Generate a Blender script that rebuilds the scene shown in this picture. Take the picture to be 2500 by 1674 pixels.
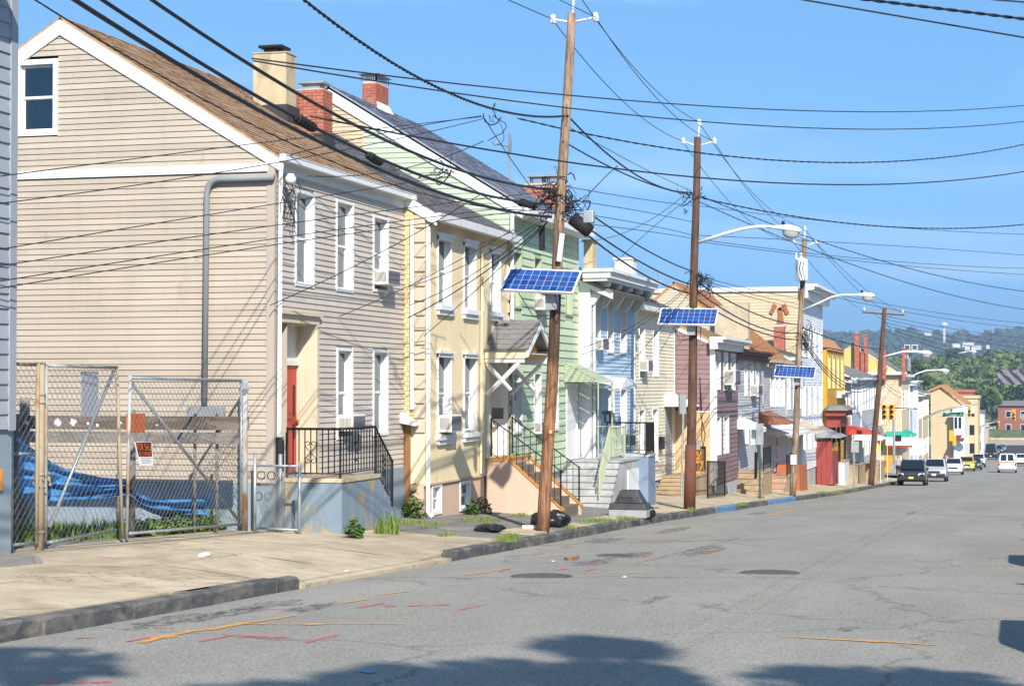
import bpy, math, random
from mathutils import Vector, Matrix
R = math.radians
rnd = random.Random(7)
scene = bpy.context.scene
for o in list(bpy.data.objects): bpy.data.objects.remove(o)

# ------------------------------------------------------------------ camera
F, CX, CY, HY, VX = 4500.0, 1250.0, 837.0, 942.0, 2490.0
pitch = math.atan((HY - CY) / F)
yaw = math.atan((VX - CX) / F * math.cos(pitch))
EYE = Vector((0, 0, 1.65))
cam = bpy.data.cameras.new('camera'); camo = bpy.data.objects.new('camera', cam)
scene.collection.objects.link(camo); scene.camera = camo
cam.sensor_width = 36.0; cam.lens = 36.0 * F / 2500.0
cam.clip_start = 0.1; cam.clip_end = 20000
camo.location = EYE
camo.rotation_euler = (R(90) + pitch, 0, yaw)
# ------------------------------------------------------------------ sky, sun, exposure
SUN_AZ, SUN_EL = 28.0, 35.0           # light travels towards -x and +y
world = bpy.data.worlds.new('World'); scene.world = world; world.use_nodes = True
wn = world.node_tree.nodes; wl = world.node_tree.links
bg = wn['Background']
sky = wn.new('ShaderNodeTexSky'); sky.sky_type = 'NISHITA'; sky.sun_disc = False
sky.sun_elevation = R(SUN_EL); sky.sun_rotation = R(180 - SUN_AZ)
sky.altitude = 0; sky.air_density = 1.2; sky.dust_density = 0.3; sky.ozone_density = 6.0
tcw = wn.new('ShaderNodeTexCoord'); skymap = wn.new('ShaderNodeMapping'); skymap.inputs['Location'].default_value = (0, 0, .2); skymap.inputs['Scale'].default_value = (1, 1, .85)
wl.new(tcw.outputs['Generated'], skymap.inputs[0]); wl.new(skymap.outputs[0], sky.inputs['Vector'])
ctn = wn.new('ShaderNodeMapping'); ctn.inputs['Scale'].default_value = (2.0, 2.0, 14.0); wl.new(tcw.outputs['Generated'], ctn.inputs[0])
cno = wn.new('ShaderNodeTexNoise'); cno.inputs['Scale'].default_value = 1.7; cno.inputs['Detail'].default_value = 7; cno.inputs['Distortion'].default_value = .5; wl.new(ctn.outputs[0], cno.inputs['Vector'])
crp = wn.new('ShaderNodeValToRGB'); crp.color_ramp.elements[0].position = .52; crp.color_ramp.elements[0].color = (0, 0, 0, 1); crp.color_ramp.elements[1].position = .82; crp.color_ramp.elements[1].color = (.4, .4, .4, 1); wl.new(cno.outputs[0], crp.inputs[0])
tin = wn.new('ShaderNodeMix'); tin.data_type = 'RGBA'; tin.blend_type = 'MULTIPLY'; tin.inputs[0].default_value = 1; tin.inputs[7].default_value = (.86, 1.05, 1.06, 1); wl.new(sky.outputs[0], tin.inputs[6])
cld = wn.new('ShaderNodeMix'); cld.data_type = 'RGBA'; cld.inputs[7].default_value = (5.2, 6.2, 7.4, 1); wl.new(crp.outputs[0], cld.inputs[0]); wl.new(tin.outputs[2], cld.inputs[6])
wl.new(cld.outputs[2], bg.inputs[0]); bg.inputs[1].default_value = 0.128
LD = Vector((-math.sin(R(SUN_AZ)) * math.cos(R(SUN_EL)), math.cos(R(SUN_AZ)) * math.cos(R(SUN_EL)), -math.sin(R(SUN_EL))))
sl = bpy.data.lights.new('sun', 'SUN'); slo = bpy.data.objects.new('sun', sl); scene.collection.objects.link(slo)
sl.energy = 4.5; sl.angle = R(0.53); sl.color = (1.0, 0.95, 0.865)
slo.rotation_euler = LD.to_track_quat('-Z', 'Y').to_euler(); slo.location = (20, -20, 30)
scene.view_settings.view_transform = 'Standard'; scene.view_settings.look = 'None'
scene.view_settings.gamma = 1; scene.view_settings.exposure = 0.68
scene.view_settings.use_curve_mapping = False

# ------------------------------------------------------------------ pixels of the photograph -> directions -> points
FW = Vector((-math.sin(yaw) * math.cos(pitch), math.cos(yaw) * math.cos(pitch), math.sin(pitch)))
RT = Vector((math.cos(yaw), math.sin(yaw), 0)); UP = RT.cross(FW)
def ray(u, v): return FW + RT * ((u - CX) / F) + UP * ((CY - v) / F)
def ax(u, v, x): d = ray(u, v); return EYE + d * ((x - EYE.x) / d.x)
def ay(u, v, y): d = ray(u, v); return EYE + d * ((y - EYE.y) / d.y)
def proj(p):
    q = Vector(p) - EYE; w = q.dot(FW); return CX + F * q.dot(RT) / w, CY - F * q.dot(UP) / w
PROF = [(-200, 6), (-60, 2.0), (0, 0), (14, -.53), (27, -1.02), (45, -1.66), (64, -2.45), (89, -3.52), (129, -5.1), (191, -7.2), (254, -9.1), (320, -10.9), (400, -12.3), (470, -12.9), (560, -13.0), (9000, -13.0)]
def zr(Y):
    for (a, za), (b, zb) in zip(PROF, PROF[1:]):
        if Y <= b: return za + (zb - za) * (Y - a) / (b - a)
    return PROF[-1][1]
KX = -8.5                                   # face of the left kerb
def sw(x, Y):                               # height of the left pavement
    t = max(0.0, min(1.0, (KX - x) / 3.7))
    rise = .14 + .16 * t + (.12 * t if Y > 60 else .12 * t * max(0, (Y - 40) / 20))
    dz = max(0.0, min(1.0, 1 - abs(Y - 24.2) / 4.6)); dz = min(1.0, dz * 3.2)
    drop = .12 * dz * max(0.0, min(1.0, 1 - (KX - x) / 1.7))
    return zr(Y) + rise - drop
def gnd(u, v, fn=sw):
    d = ray(u, v); t = 5.0
    while t < 900:
        p = EYE + d * t
        if p.z <= fn(p.x, p.y): return p
        t += .02 + t * .0004
    return p

# ------------------------------------------------------------------ object helpers
COL = scene.collection.objects
ORG = {}
def org(o): return ORG.get(o.name, Vector((0, 0, 0))) if o else Vector((0, 0, 0))
def tag(o, label=None, cat=None, group=None, kind=None):
    if label: o['label'] = label
    if cat: o['category'] = cat
    if group: o['group'] = group
    if kind: o['kind'] = kind
    return o
def thing(name, label, cat, loc, group=None, rz=0.0):
    o = bpy.data.objects.new(name, None); COL.link(o); o.location = loc; o.rotation_euler = (0, 0, rz)
    o.empty_display_size = .2
    ORG[o.name] = Vector(loc) if rz == 0.0 else Vector((0, 0, 0))
    return tag(o, label, cat, group)
def copy_tree(o, parent=None):
    c = o.copy(); COL.link(c)
    if parent: c.parent = parent
    for ch in list(o.children): copy_tree(ch, c)
    return c
class MB:
    def __init__(s): s.v = []; s.f = []; s.m = []; s.cm = 0
    def add(s, vs, fs):
        n = len(s.v); s.v += [tuple(p) for p in vs]
        for f in fs: s.f.append(tuple(i + n for i in f)); s.m.append(s.cm)
        return s
    def quad(s, a, b, c, d): return s.add([a, b, c, d], [(0, 1, 2, 3)])
    def box(s, x0, x1, y0, y1, z0, z1):
        if x0 > x1: x0, x1 = x1, x0
        if y0 > y1: y0, y1 = y1, y0
        if z0 > z1: z0, z1 = z1, z0
        return s.add([(x0, y0, z0), (x1, y0, z0), (x1, y1, z0), (x0, y1, z0), (x0, y0, z1), (x1, y0, z1), (x1, y1, z1), (x0, y1, z1)],
                     [(3, 2, 1, 0), (4, 5, 6, 7), (0, 1, 5, 4), (1, 2, 6, 5), (2, 3, 7, 6), (3, 0, 4, 7)])
    def hexa(s, b, t):                      # bottom ring of 4, top ring of 4
        return s.add(list(b) + list(t), [(3, 2, 1, 0), (4, 5, 6, 7), (0, 1, 5, 4), (1, 2, 6, 5), (2, 3, 7, 6), (3, 0, 4, 7)])
    def prism(s, poly, ext):                # polygon (world points) extruded by a vector
        n = len(poly); e = Vector(ext); b = [Vector(p) for p in poly]; t = [p + e for p in b]
        fs = [tuple(range(n - 1, -1, -1)), tuple(range(n, 2 * n))] + [(i, (i + 1) % n, n + (i + 1) % n, n + i) for i in range(n)]
        return s.add(b + t, fs)
    def tube(s, pts, r, n=6, cap=True):
        pts = [Vector(p) for p in pts]; rs = r if isinstance(r, (list, tuple)) else [r] * len(pts)
        base = len(s.v); prev = None
        for i, p in enumerate(pts):
            d = (pts[min(i + 1, len(pts) - 1)] - pts[max(i - 1, 0)])
            if d.length < 1e-9: d = Vector((0, 0, 1))
            d.normalize()
            a = prev if prev is not None else (Vector((0, 0, 1)) if abs(d.z) < .9 else Vector((1, 0, 0)))
            a = (a - d * a.dot(d))
            if a.length < 1e-6: a = d.orthogonal()
            a.normalize(); prev = a; b = d.cross(a)
            for k in range(n):
                w = 2 * math.pi * k / n
                s.v.append(tuple(p + (a * math.cos(w) + b * math.sin(w)) * rs[i]))
        for i in range(len(pts) - 1):
            for k in range(n):
                k2 = (k + 1) % n
                s.f.append((base + i * n + k, base + i * n + k2, base + (i + 1) * n + k2, base + (i + 1) * n + k)); s.m.append(s.cm)
        if cap:
            s.f.append(tuple(base + k for k in range(n - 1, -1, -1))); s.m.append(s.cm)
            e = base + (len(pts) - 1) * n
            s.f.append(tuple(e + k for k in range(n))); s.m.append(s.cm)
        return s
    def grid(s, fn, nu, nv):
        vs = [fn(i / nu, j / nv) for j in range(nv + 1) for i in range(nu + 1)]
        fs = [(j * (nu + 1) + i, j * (nu + 1) + i + 1, (j + 1) * (nu + 1) + i + 1, (j + 1) * (nu + 1) + i) for j in range(nv) for i in range(nu)]
        return s.add(vs, fs)
    def lathe(s, c, prof, n=12):            # profile (r, z) around the vertical through c
        c = Vector(c); vs = []; fs = []
        for r, z in prof:
            for k in range(n):
                w = 2 * math.pi * k / n; vs.append((c.x + r * math.cos(w), c.y + r * math.sin(w), c.z + z))
        for i in range(len(prof) - 1):
            for k in range(n):
                k2 = (k + 1) % n; fs.append((i * n + k, i * n + k2, (i + 1) * n + k2, (i + 1) * n + k))
        fs.append(tuple(range(n - 1, -1, -1))); e = (len(prof) - 1) * n; fs.append(tuple(e + k for k in range(n)))
        return s.add(vs, fs)
    def build(s, name, mat, parent=None, smooth=False, local=False, kind=None, bevel=0):
        me = bpy.data.meshes.new(name)
        L = org(parent) if (parent and not local) else Vector((0, 0, 0))
        me.from_pydata([(p[0] - L.x, p[1] - L.y, p[2] - L.z) for p in s.v], [], s.f)
        ms = mat if isinstance(mat, (list, tuple)) else [mat]
        for m in ms: me.materials.append(m)
        if len(ms) > 1: me.polygons.foreach_set('material_index', s.m)
        if smooth: me.polygons.foreach_set('use_smooth', [True] * len(me.polygons))
        me.update()
        o = bpy.data.objects.new(name, me); COL.link(o)
        if parent: o.parent = parent; ORG[o.name] = L
        else: ORG[o.name] = Vector((0, 0, 0))
        if kind: o['kind'] = kind
        if bevel:
            bm = o.modifiers.new('bevel', 'BEVEL'); bm.width = bevel; bm.segments = 2; bm.limit_method = 'ANGLE'
        return o
def structure(name, mb, mat, parent=None, smooth=False):
    o = mb.build(name, mat, parent, smooth)
    if not parent: o['kind'] = 'structure'
    return o
def center(mb, name, mat, label, cat, loc, group=None, smooth=False, bevel=0):   # a thing that is one mesh, origin at loc
    L = Vector(loc); mb.v = [(p[0] - L.x, p[1] - L.y, p[2] - L.z) for p in mb.v]
    o = mb.build(name, mat, None, smooth, bevel=bevel); o.location = L; ORG[o.name] = L
    return tag(o, label, cat, group)
def strip(pts, r0, n=3):
    return MB().tube(pts, r0, n)
# ------------------------------------------------------------------ materials (all procedural)
def lin(c): return tuple((x / 255 / 12.92) if x <= 10 else ((x / 255 + .055) / 1.055) ** 2.4 for x in c)
def rgb(r, g, b, k=1.0): l = lin((r, g, b)); return (l[0] * k, l[1] * k, l[2] * k, 1)
MATS = {}
def _m(name):
    m = bpy.data.materials.new(name); m.use_nodes = True; MATS[name] = m
    return m, m.node_tree.nodes, m.node_tree.links, m.node_tree.nodes['Principled BSDF']
def nz(n, l, vec, scale, detail=6, rough=.6, dist=0):
    t = n.new('ShaderNodeTexNoise'); t.inputs['Scale'].default_value = scale; t.inputs['Detail'].default_value = detail
    t.inputs['Roughness'].default_value = rough; t.inputs['Distortion'].default_value = dist
    if vec is not None: l.new(vec, t.inputs['Vector'])
    return t
def ramp(n, l, fac, stops):
    r = n.new('ShaderNodeValToRGB'); e = r.color_ramp.elements
    while len(e) < len(stops): e.new(.5)
    for i, (p, c) in enumerate(stops): e[i].position = p; e[i].color = c if len(c) == 4 else (*c, 1)
    l.new(fac, r.inputs[0]); return r
def mixc(n, l, fac, a, b, blend='MIX'):
    m = n.new('ShaderNodeMix'); m.data_type = 'RGBA'; m.blend_type = blend
    for k, s in ((0, fac), (6, a), (7, b)):
        if hasattr(s, 'is_output'): l.new(s, m.inputs[k])
        else: m.inputs[k].default_value = s if k == 0 or len(s) == 4 else (*s, 1)
    return m.outputs[2]
def mapping(n, l, scale=(1, 1, 1), geo=False):
    if geo: src = n.new('ShaderNodeNewGeometry').outputs['Position']
    else: src = n.new('ShaderNodeTexCoord').outputs['Object']
    mp = n.new('ShaderNodeMapping'); mp.inputs['Scale'].default_value = scale; l.new(src, mp.inputs[0]); return mp.outputs[0]
def mul(c, k): return (c[0] * k, c[1] * k, c[2] * k, 1)
def paint(name, col, rough=.6, var=.12, scale=1.5, stretch=(1, 1, .25), bump=.0, bscale=60, dirt=None, dirtamt=.0, spec=.35, objvar=0.0, metal=0.0, geo=True):
    m, n, l, b = _m(name)
    v = mapping(n, l, stretch, geo)
    t = nz(n, l, v, scale)
    c = ramp(n, l, t.outputs[0], [(.25, mul(col, 1 - var)), (.75, mul(col, 1 + var * .6))]).outputs[0]
    if dirt:
        t2 = nz(n, l, v, scale * 2.3, 8, .7, .4)
        k = ramp(n, l, t2.outputs[0], [(.62 - dirtamt * .3, (0, 0, 0)), (.74 - dirtamt * .25, (1, 1, 1))]).outputs[0]
        c = mixc(n, l, k, c, dirt)
    if objvar:
        oi = n.new('ShaderNodeObjectInfo'); mr = n.new('ShaderNodeMapRange'); l.new(oi.outputs['Random'], mr.inputs[0])
        mr.inputs[3].default_value = 1 - objvar; mr.inputs[4].default_value = 1 + objvar
        h = n.new('ShaderNodeHueSaturation'); l.new(c, h.inputs['Color']); l.new(mr.outputs[0], h.inputs['Value']); c = h.outputs[0]
    l.new(c, b.inputs['Base Color']); b.inputs['Roughness'].default_value = rough
    b.inputs['Specular IOR Level'].default_value = spec; b.inputs['Metallic'].default_value = metal
    if bump:
        t3 = nz(n, l, mapping(n, l, (1, 1, 1), geo), bscale, 4)
        bp = n.new('ShaderNodeBump'); bp.inputs['Strength'].default_value = bump; bp.inputs['Distance'].default_value = .02
        l.new(t3.outputs[0], bp.inputs['Height']); l.new(bp.outputs[0], b.inputs['Normal'])
    return m
def siding(name, col, **k):
    m = paint(name, col, rough=.55, var=.08, scale=1.1, stretch=(1, 1, .5), objvar=.03, spec=.25, dirt=mul(col, .8), dirtamt=.05, bump=.08, bscale=25, **k)
    n, l = m.node_tree.nodes, m.node_tree.links; b = n['Principled BSDF']; src = b.inputs['Base Color'].links[0].from_socket
    g = n.new('ShaderNodeNewGeometry'); oi = n.new('ShaderNodeObjectInfo'); sp = n.new('ShaderNodeSeparateXYZ'); l.new(g.outputs['Position'], sp.inputs[0])
    s1 = n.new('ShaderNodeMath'); s1.operation = 'SUBTRACT'; l.new(sp.outputs[1], s1.inputs[0]); l.new(sp.outputs[0], s1.inputs[1])
    s2 = n.new('ShaderNodeMath'); s2.operation = 'MULTIPLY_ADD'; s2.inputs[1].default_value = .28; l.new(s1.outputs[0], s2.inputs[0]); l.new(oi.outputs['Random'], s2.inputs[2])
    fl = n.new('ShaderNodeMath'); fl.operation = 'FLOOR'; l.new(s2.outputs[0], fl.inputs[0])
    ad = n.new('ShaderNodeMath'); ad.operation = 'ADD'; l.new(fl.outputs[0], ad.inputs[0]); l.new(oi.outputs['Random'], ad.inputs[1])
    wn_ = n.new('ShaderNodeTexWhiteNoise'); wn_.noise_dimensions = '1D'; l.new(ad.outputs[0], wn_.inputs['W'])
    tone = ramp(n, l, wn_.outputs['Value'], [(0, (.91, .91, .91)), (1, (1.04, 1.04, 1.04))]).outputs[0]
    st = nz(n, l, mapping(n, l, (3.5, 3.5, .16), True), 1.6, 7, .65)
    sk = ramp(n, l, st.outputs[0], [(.30, (.945, .94, .93)), (.52, (1, 1, 1))]).outputs[0]
    c = mixc(n, l, 1.0, mixc(n, l, 1.0, src, tone, 'MULTIPLY'), sk, 'MULTIPLY'); l.new(c, b.inputs['Base Color']); return m
def lapmat(name, col, e=.11, dark=.45):      # siding too far to build course by course: fine relief
    m, n, l, b = _m(name)
    g = n.new('ShaderNodeNewGeometry'); sp = n.new('ShaderNodeSeparateXYZ'); l.new(g.outputs['Position'], sp.inputs[0])
    fr = n.new('ShaderNodeMath'); fr.operation = 'MULTIPLY'; fr.inputs[1].default_value = 1 / e; l.new(sp.outputs[2], fr.inputs[0])
    f2 = n.new('ShaderNodeMath'); f2.operation = 'FRACT'; l.new(fr.outputs[0], f2.inputs[0])
    inv = n.new('ShaderNodeMath'); inv.operation = 'SUBTRACT'; inv.inputs[0].default_value = 1; l.new(f2.outputs[0], inv.inputs[1])
    t = nz(n, l, mapping(n, l, (1, 1, .4), True), 1.2)
    c = ramp(n, l, t.outputs[0], [(.3, mul(col, .9)), (.7, mul(col, 1.05))]).outputs[0]
    l.new(c, b.inputs['Base Color']); b.inputs['Roughness'].default_value = .6; b.inputs['Specular IOR Level'].default_value = .25
    bp = n.new('ShaderNodeBump'); bp.inputs['Strength'].default_value = 1; bp.inputs['Distance'].default_value = .025
    l.new(inv.outputs[0], bp.inputs['Height']); l.new(bp.outputs[0], b.inputs['Normal'])
    return m
def shingle(name, c1, c2):
    m, n, l, b = _m(name)
    v = mapping(n, l, (2.2, 1.1, 7), True); t = nz(n, l, v, 3.2, 8, .7)
    t2 = nz(n, l, mapping(n, l, (1, 1, 1), True), .7, 3)
    c = ramp(n, l, t.outputs[0], [(.32, c1), (.66, c2)]).outputs[0]
    c = mixc(n, l, t2.outputs[0], c, mul(c1, .8)) if False else c
    tf = nz(n, l, mapping(n, l, (1, 1, 1), True), 90, 2)
    c = mixc(n, l, .35, c, ramp(n, l, tf.outputs[0], [(.3, mul(c1, .7)), (.7, mul(c2, 1.2))]).outputs[0])
    l.new(c, b.inputs['Base Color']); b.inputs['Roughness'].default_value = .95; b.inputs['Specular IOR Level'].default_value = .15
    return m
def glassmat(name, tint=(.75, .8, .82), refl=.07):
    m = bpy.data.materials.new(name); m.use_nodes = True; n = m.node_tree.nodes; l = m.node_tree.links; n.clear(); MATS[name] = m
    o = n.new('ShaderNodeOutputMaterial'); tr = n.new('ShaderNodeBsdfTransparent'); tr.inputs[0].default_value = (*tint, 1)
    gl = n.new('ShaderNodeBsdfGlossy'); gl.inputs['Roughness'].default_value = .03; gl.inputs['Color'].default_value = (.9, .95, 1, 1)
    fr = n.new('ShaderNodeFresnel'); fr.inputs[0].default_value = 1.5
    ad = n.new('ShaderNodeMath'); ad.operation = 'ADD'; ad.use_clamp = True; ad.inputs[1].default_value = refl; l.new(fr.outputs[0], ad.inputs[0])
    mx = n.new('ShaderNodeMixShader'); l.new(ad.outputs[0], mx.inputs[0]); l.new(tr.outputs[0], mx.inputs[1]); l.new(gl.outputs[0], mx.inputs[2])
    l.new(mx.outputs[0], o.inputs[0]); return m
def woodpole(name, c1, c2, c3):
    m, n, l, b = _m(name)
    t = nz(n, l, mapping(n, l, (9, 9, .55), True), 3.2, 9, .72, .6)
    t2 = nz(n, l, mapping(n, l, (1.5, 1.5, .5), True), 1.2, 4)
    c = ramp(n, l, t.outputs[0], [(.36, c1), (.5, c2), (.63, c3)]).outputs[0]
    c = mixc(n, l, ramp(n, l, t2.outputs[0], [(.4, (0, 0, 0)), (.65, (.5, .5, .5))]).outputs[0], c, mul(c1, .8))
    l.new(c, b.inputs['Base Color']); b.inputs['Roughness'].default_value = .85
    bp = n.new('ShaderNodeBump'); bp.inputs['Strength'].default_value = .7; bp.inputs['Distance'].default_value = .02
    l.new(t.outputs[0], bp.inputs['Height']); l.new(bp.outputs[0], b.inputs['Normal']); return m
def stained(name, base, spots, scale=1.2, amt=.5, stretch=(1, 1, .35), rough=.8, bump=.25, soft=.05):
    m, n, l, b = _m(name)
    v = mapping(n, l, stretch, True); t = nz(n, l, v, scale, 9, .68, .5)
    c = ramp(n, l, nz(n, l, v, scale * 2.7, 6).outputs[0], [(.3, mul(base, .85)), (.7, mul(base, 1.1))]).outputs[0]
    k = ramp(n, l, t.outputs[0], [(amt - soft, (0, 0, 0)), (amt + soft, (1, 1, 1))]).outputs[0]
    c2 = ramp(n, l, nz(n, l, v, scale * 5, 5).outputs[0], [(.3, mul(spots, .75)), (.7, mul(spots, 1.15))]).outputs[0]
    c = mixc(n, l, k, c, c2); l.new(c, b.inputs['Base Color']); b.inputs['Roughness'].default_value = rough
    b.inputs['Specular IOR Level'].default_value = .2
    bp = n.new('ShaderNodeBump'); bp.inputs['Strength'].default_value = bump; bp.inputs['Distance'].default_value = .02
    l.new(nz(n, l, mapping(n, l, (1, 1, 1), True), 30, 6).outputs[0], bp.inputs['Height']); l.new(bp.outputs[0], b.inputs['Normal']); return m
def asphalt():
    m, n, l, b = _m('asphalt')
    g = mapping(n, l, (1, 1, 1), True)
    big = nz(n, l, mapping(n, l, (.35, .10, .1), True), 1.6, 6, .6)
    mid = nz(n, l, mapping(n, l, (1, .35, 1), True), 1.5, 8, .65, .3)
    fine = nz(n, l, g, 38, 3, .7); fine2 = nz(n, l, g, 130, 2, .6)
    base = ramp(n, l, big.outputs[0], [(.3, (.26, .243, .21)), (.7, (.335, .315, .272))]).outputs[0]
    base = mixc(n, l, ramp(n, l, mid.outputs[0], [(.35, (.75, .75, .75)), (.6, (1, 1, 1))]).outputs[0], (.20, .193, .182, 1), base)
    sp = ramp(n, l, fine.outputs[0], [(.32, (.55, .55, .56)), (.5, (1, 1, 1)), (.68, (1.42, 1.4, 1.35))]).outputs[0]
    c = mixc(n, l, 1.0, base, sp, 'MULTIPLY')
    sp2 = ramp(n, l, fine2.outputs[0], [(.35, (.7, .7, .7)), (.65, (1.25, 1.25, 1.22))]).outputs[0]
    c = mixc(n, l, .8, c, sp2, 'MULTIPLY')
    vo = n.new('ShaderNodeTexVoronoi'); vo.feature = 'DISTANCE_TO_EDGE'; vo.inputs['Scale'].default_value = .16
    dv = n.new('ShaderNodeVectorMath'); dv.operation = 'ADD'; dn = nz(n, l, g, 1.1, 5)
    l.new(g, dv.inputs[0]); l.new(dn.outputs['Color'], dv.inputs[1]); l.new(dv.outputs[0], vo.inputs['Vector'])
    ck = ramp(n, l, vo.outputs['Distance'], [(.0, (.45, .45, .45)), (.006, (1, 1, 1))]).outputs[0]
    c = mixc(n, l, .7, c, ck, 'MULTIPLY')
    l.new(c, b.inputs['Base Color']); b.inputs['Roughness'].default_value = .9; b.inputs['Specular IOR Level'].default_value = .25
    bp = n.new('ShaderNodeBump'); bp.inputs['Strength'].default_value = .6; bp.inputs['Distance'].default_value = .01
    l.new(fine.outputs[0], bp.inputs['Height']); l.new(bp.outputs[0], b.inputs['Normal']); return m
def sprayed(name, col, thr=.5):
    m, n, l, b = _m(name); o = n['Material Output']
    t = nz(n, l, mapping(n, l, (1, 1, 1), True), 9, 8, .75); t2 = nz(n, l, mapping(n, l, (1, 1, 1), True), 60, 3)
    a = n.new('ShaderNodeMath'); a.operation = 'MULTIPLY_ADD'; a.inputs[1].default_value = .55; l.new(t2.outputs[0], a.inputs[0]); l.new(t.outputs[0], a.inputs[2])
    k = ramp(n, l, a.outputs[0], [(thr + .1, (0, 0, 0)), (thr + .32, (1, 1, 1))])
    b.inputs['Base Color'].default_value = col; b.inputs['Roughness'].default_value = .9
    tr = n.new('ShaderNodeBsdfTransparent'); mx = n.new('ShaderNodeMixShader')
    l.new(k.outputs[0], mx.inputs[0]); l.new(tr.outputs[0], mx.inputs[1]); l.new(b.outputs[0], mx.inputs[2]); l.new(mx.outputs[0], o.inputs[0]); return m
def leafmat(name, c1, c2, scale=3, trans=.35):
    m, n, l, b = _m(name); o = n['Material Output']
    t = nz(n, l, mapping(n, l, (1, 1, 1), True), scale, 5)
    c = ramp(n, l, t.outputs[0], [(.3, c1), (.7, c2)]).outputs[0]
    l.new(c, b.inputs['Base Color']); b.inputs['Roughness'].default_value = .6; b.inputs['Specular IOR Level'].default_value = .25
    if trans:
        ts = n.new('ShaderNodeBsdfTranslucent'); l.new(c, ts.inputs[0]); mx = n.new('ShaderNodeMixShader'); mx.inputs[0].default_value = trans
        l.new(b.outputs[0], mx.inputs[1]); l.new(ts.outputs[0], mx.inputs[2]); l.new(mx.outputs[0], o.inputs[0])
    return m
def plain(name, col, rough=.5, metal=0.0, spec=.4, emit=0): 
    m, n, l, b = _m(name); b.inputs['Base Color'].default_value = col; b.inputs['Roughness'].default_value = rough
    b.inputs['Metallic'].default_value = metal; b.inputs['Specular IOR Level'].default_value = spec
    if emit: b.inputs['Emission Color'].default_value = col; b.inputs['Emission Strength'].default_value = emit
    return m
def concrete(name, base, spots, scale=.8):
    m = stained(name, base, spots, scale, .58, (1, 1, 1), .93, .45, .12); n, l = m.node_tree.nodes, m.node_tree.links; b = n['Principled BSDF']; src = b.inputs['Base Color'].links[0].from_socket
    g = mapping(n, l, (1, 1, 1), True); vo = n.new('ShaderNodeTexVoronoi'); vo.feature = 'DISTANCE_TO_EDGE'; vo.inputs['Scale'].default_value = .33
    dv = n.new('ShaderNodeVectorMath'); dv.operation = 'ADD'; dn = nz(n, l, g, 1.4, 6); l.new(g, dv.inputs[0]); l.new(dn.outputs['Color'], dv.inputs[1]); l.new(dv.outputs[0], vo.inputs['Vector'])
    ck = ramp(n, l, vo.outputs['Distance'], [(.0, (.4, .38, .35)), (.007, (1, 1, 1))]).outputs[0]
    c = mixc(n, l, .75, src, ck, 'MULTIPLY')
    sp = ramp(n, l, nz(n, l, g, 55, 3, .7).outputs[0], [(.33, (.72, .72, .72)), (.5, (1, 1, 1)), (.68, (1.18, 1.17, 1.15))]).outputs[0]; c = mixc(n, l, .9, c, sp, 'MULTIPLY')
    bl = ramp(n, l, nz(n, l, mapping(n, l, (1, .5, 1), True), .55, 7, .7, .6).outputs[0], [(.36, (.74, .72, .70)), (.55, (1, 1, 1))]).outputs[0]; c = mixc(n, l, .9, c, bl, 'MULTIPLY')
    l.new(c, b.inputs['Base Color']); return m
K = .66
M_white = paint('white_trim', (.74, .74, .72, 1), rough=.5, var=.05, scale=2, dirt=(.5, .48, .44, 1), dirtamt=.02)
M_white2 = paint('white_wood', (.66, .65, .62, 1), rough=.6, var=.08, scale=2, dirt=(.42, .40, .36, 1), dirtamt=.12)
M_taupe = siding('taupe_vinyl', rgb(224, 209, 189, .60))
M_taupe_f = siding('taupe_vinyl_front', rgb(224, 211, 196, .76))  # same vinyl as the side wall, colour lightened to offset the grazing sun
M_taupe_trim = paint('taupe_trim', rgb(212, 198, 182, .62), var=.05)
M_greyh = siding('grey_vinyl', rgb(196, 202, 210, .62))
M_slate = paint('blue_grey_paint', rgb(172, 188, 200, .62), var=.15, dirt=rgb(110, 110, 105, .6), dirtamt=.1)
M_cream = paint('cream_stucco', rgb(244, 224, 182, .88), rough=.85, var=.06, scale=.9, bump=.35, bscale=60, dirt=rgb(232, 206, 156, .8), dirtamt=.12, spec=.15)
M_pink = paint('pink_stucco', rgb(226, 196, 172, .78), rough=.9, var=.08, scale=1.2, bump=.4, bscale=50, dirt=rgb(208, 178, 154, .75), dirtamt=.15, spec=.15)
M_quoin = paint('quoin_stone', rgb(226, 206, 184, .72), rough=.9, var=.08, bump=.3, bscale=50, spec=.15)
M_yshake = siding('yellow_shingle', rgb(246, 228, 172, .66))
M_green = siding('green_siding', rgb(196, 212, 178, .90))
M_greentrim = paint('green_trim', rgb(196, 206, 174, .70), var=.06)
M_greenpale = siding('pale_green_siding', rgb(214, 226, 200, .66))
M_blue = siding('blue_siding', rgb(194, 217, 236, .86))
M_paley = siding('pale_yellow_siding', rgb(246, 236, 208, .84))
M_mauve = siding('mauve_siding', rgb(156, 128, 130, .74))
M_tan = siding('tan_siding', rgb(236, 214, 176, .64))
M_peach = paint('peach_stucco', rgb(250, 208, 156, .66), rough=.85, var=.08, bump=.3)
M_glass = glassmat('window_glass')
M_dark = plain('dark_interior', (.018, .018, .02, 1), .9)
M_curtain = paint('curtain_cloth', (.36, .35, .32, 1), rough=.9, var=.3, scale=7, stretch=(6, 6, .15))
M_blind = lapmat('window_blind', (.45, .44, .40, 1), .05)
M_black = plain('black_iron', (.012, .012, .013, 1), .55, 0, .4)
M_rubber = plain('black_rubber', (.012, .012, .013, 1), .75)
M_cable = plain('cable_sheath', (.016, .018, .024, 1), .5)
M_alum = paint('bare_aluminium', (.50, .51, .52, 1), rough=.45, var=.12, metal=.6, scale=4)
M_galv = paint('galvanised_steel', (.40, .42, .43, 1), rough=.5, var=.2, metal=.5, scale=5, dirt=(.26, .16, .09, 1), dirtamt=.05)
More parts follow.
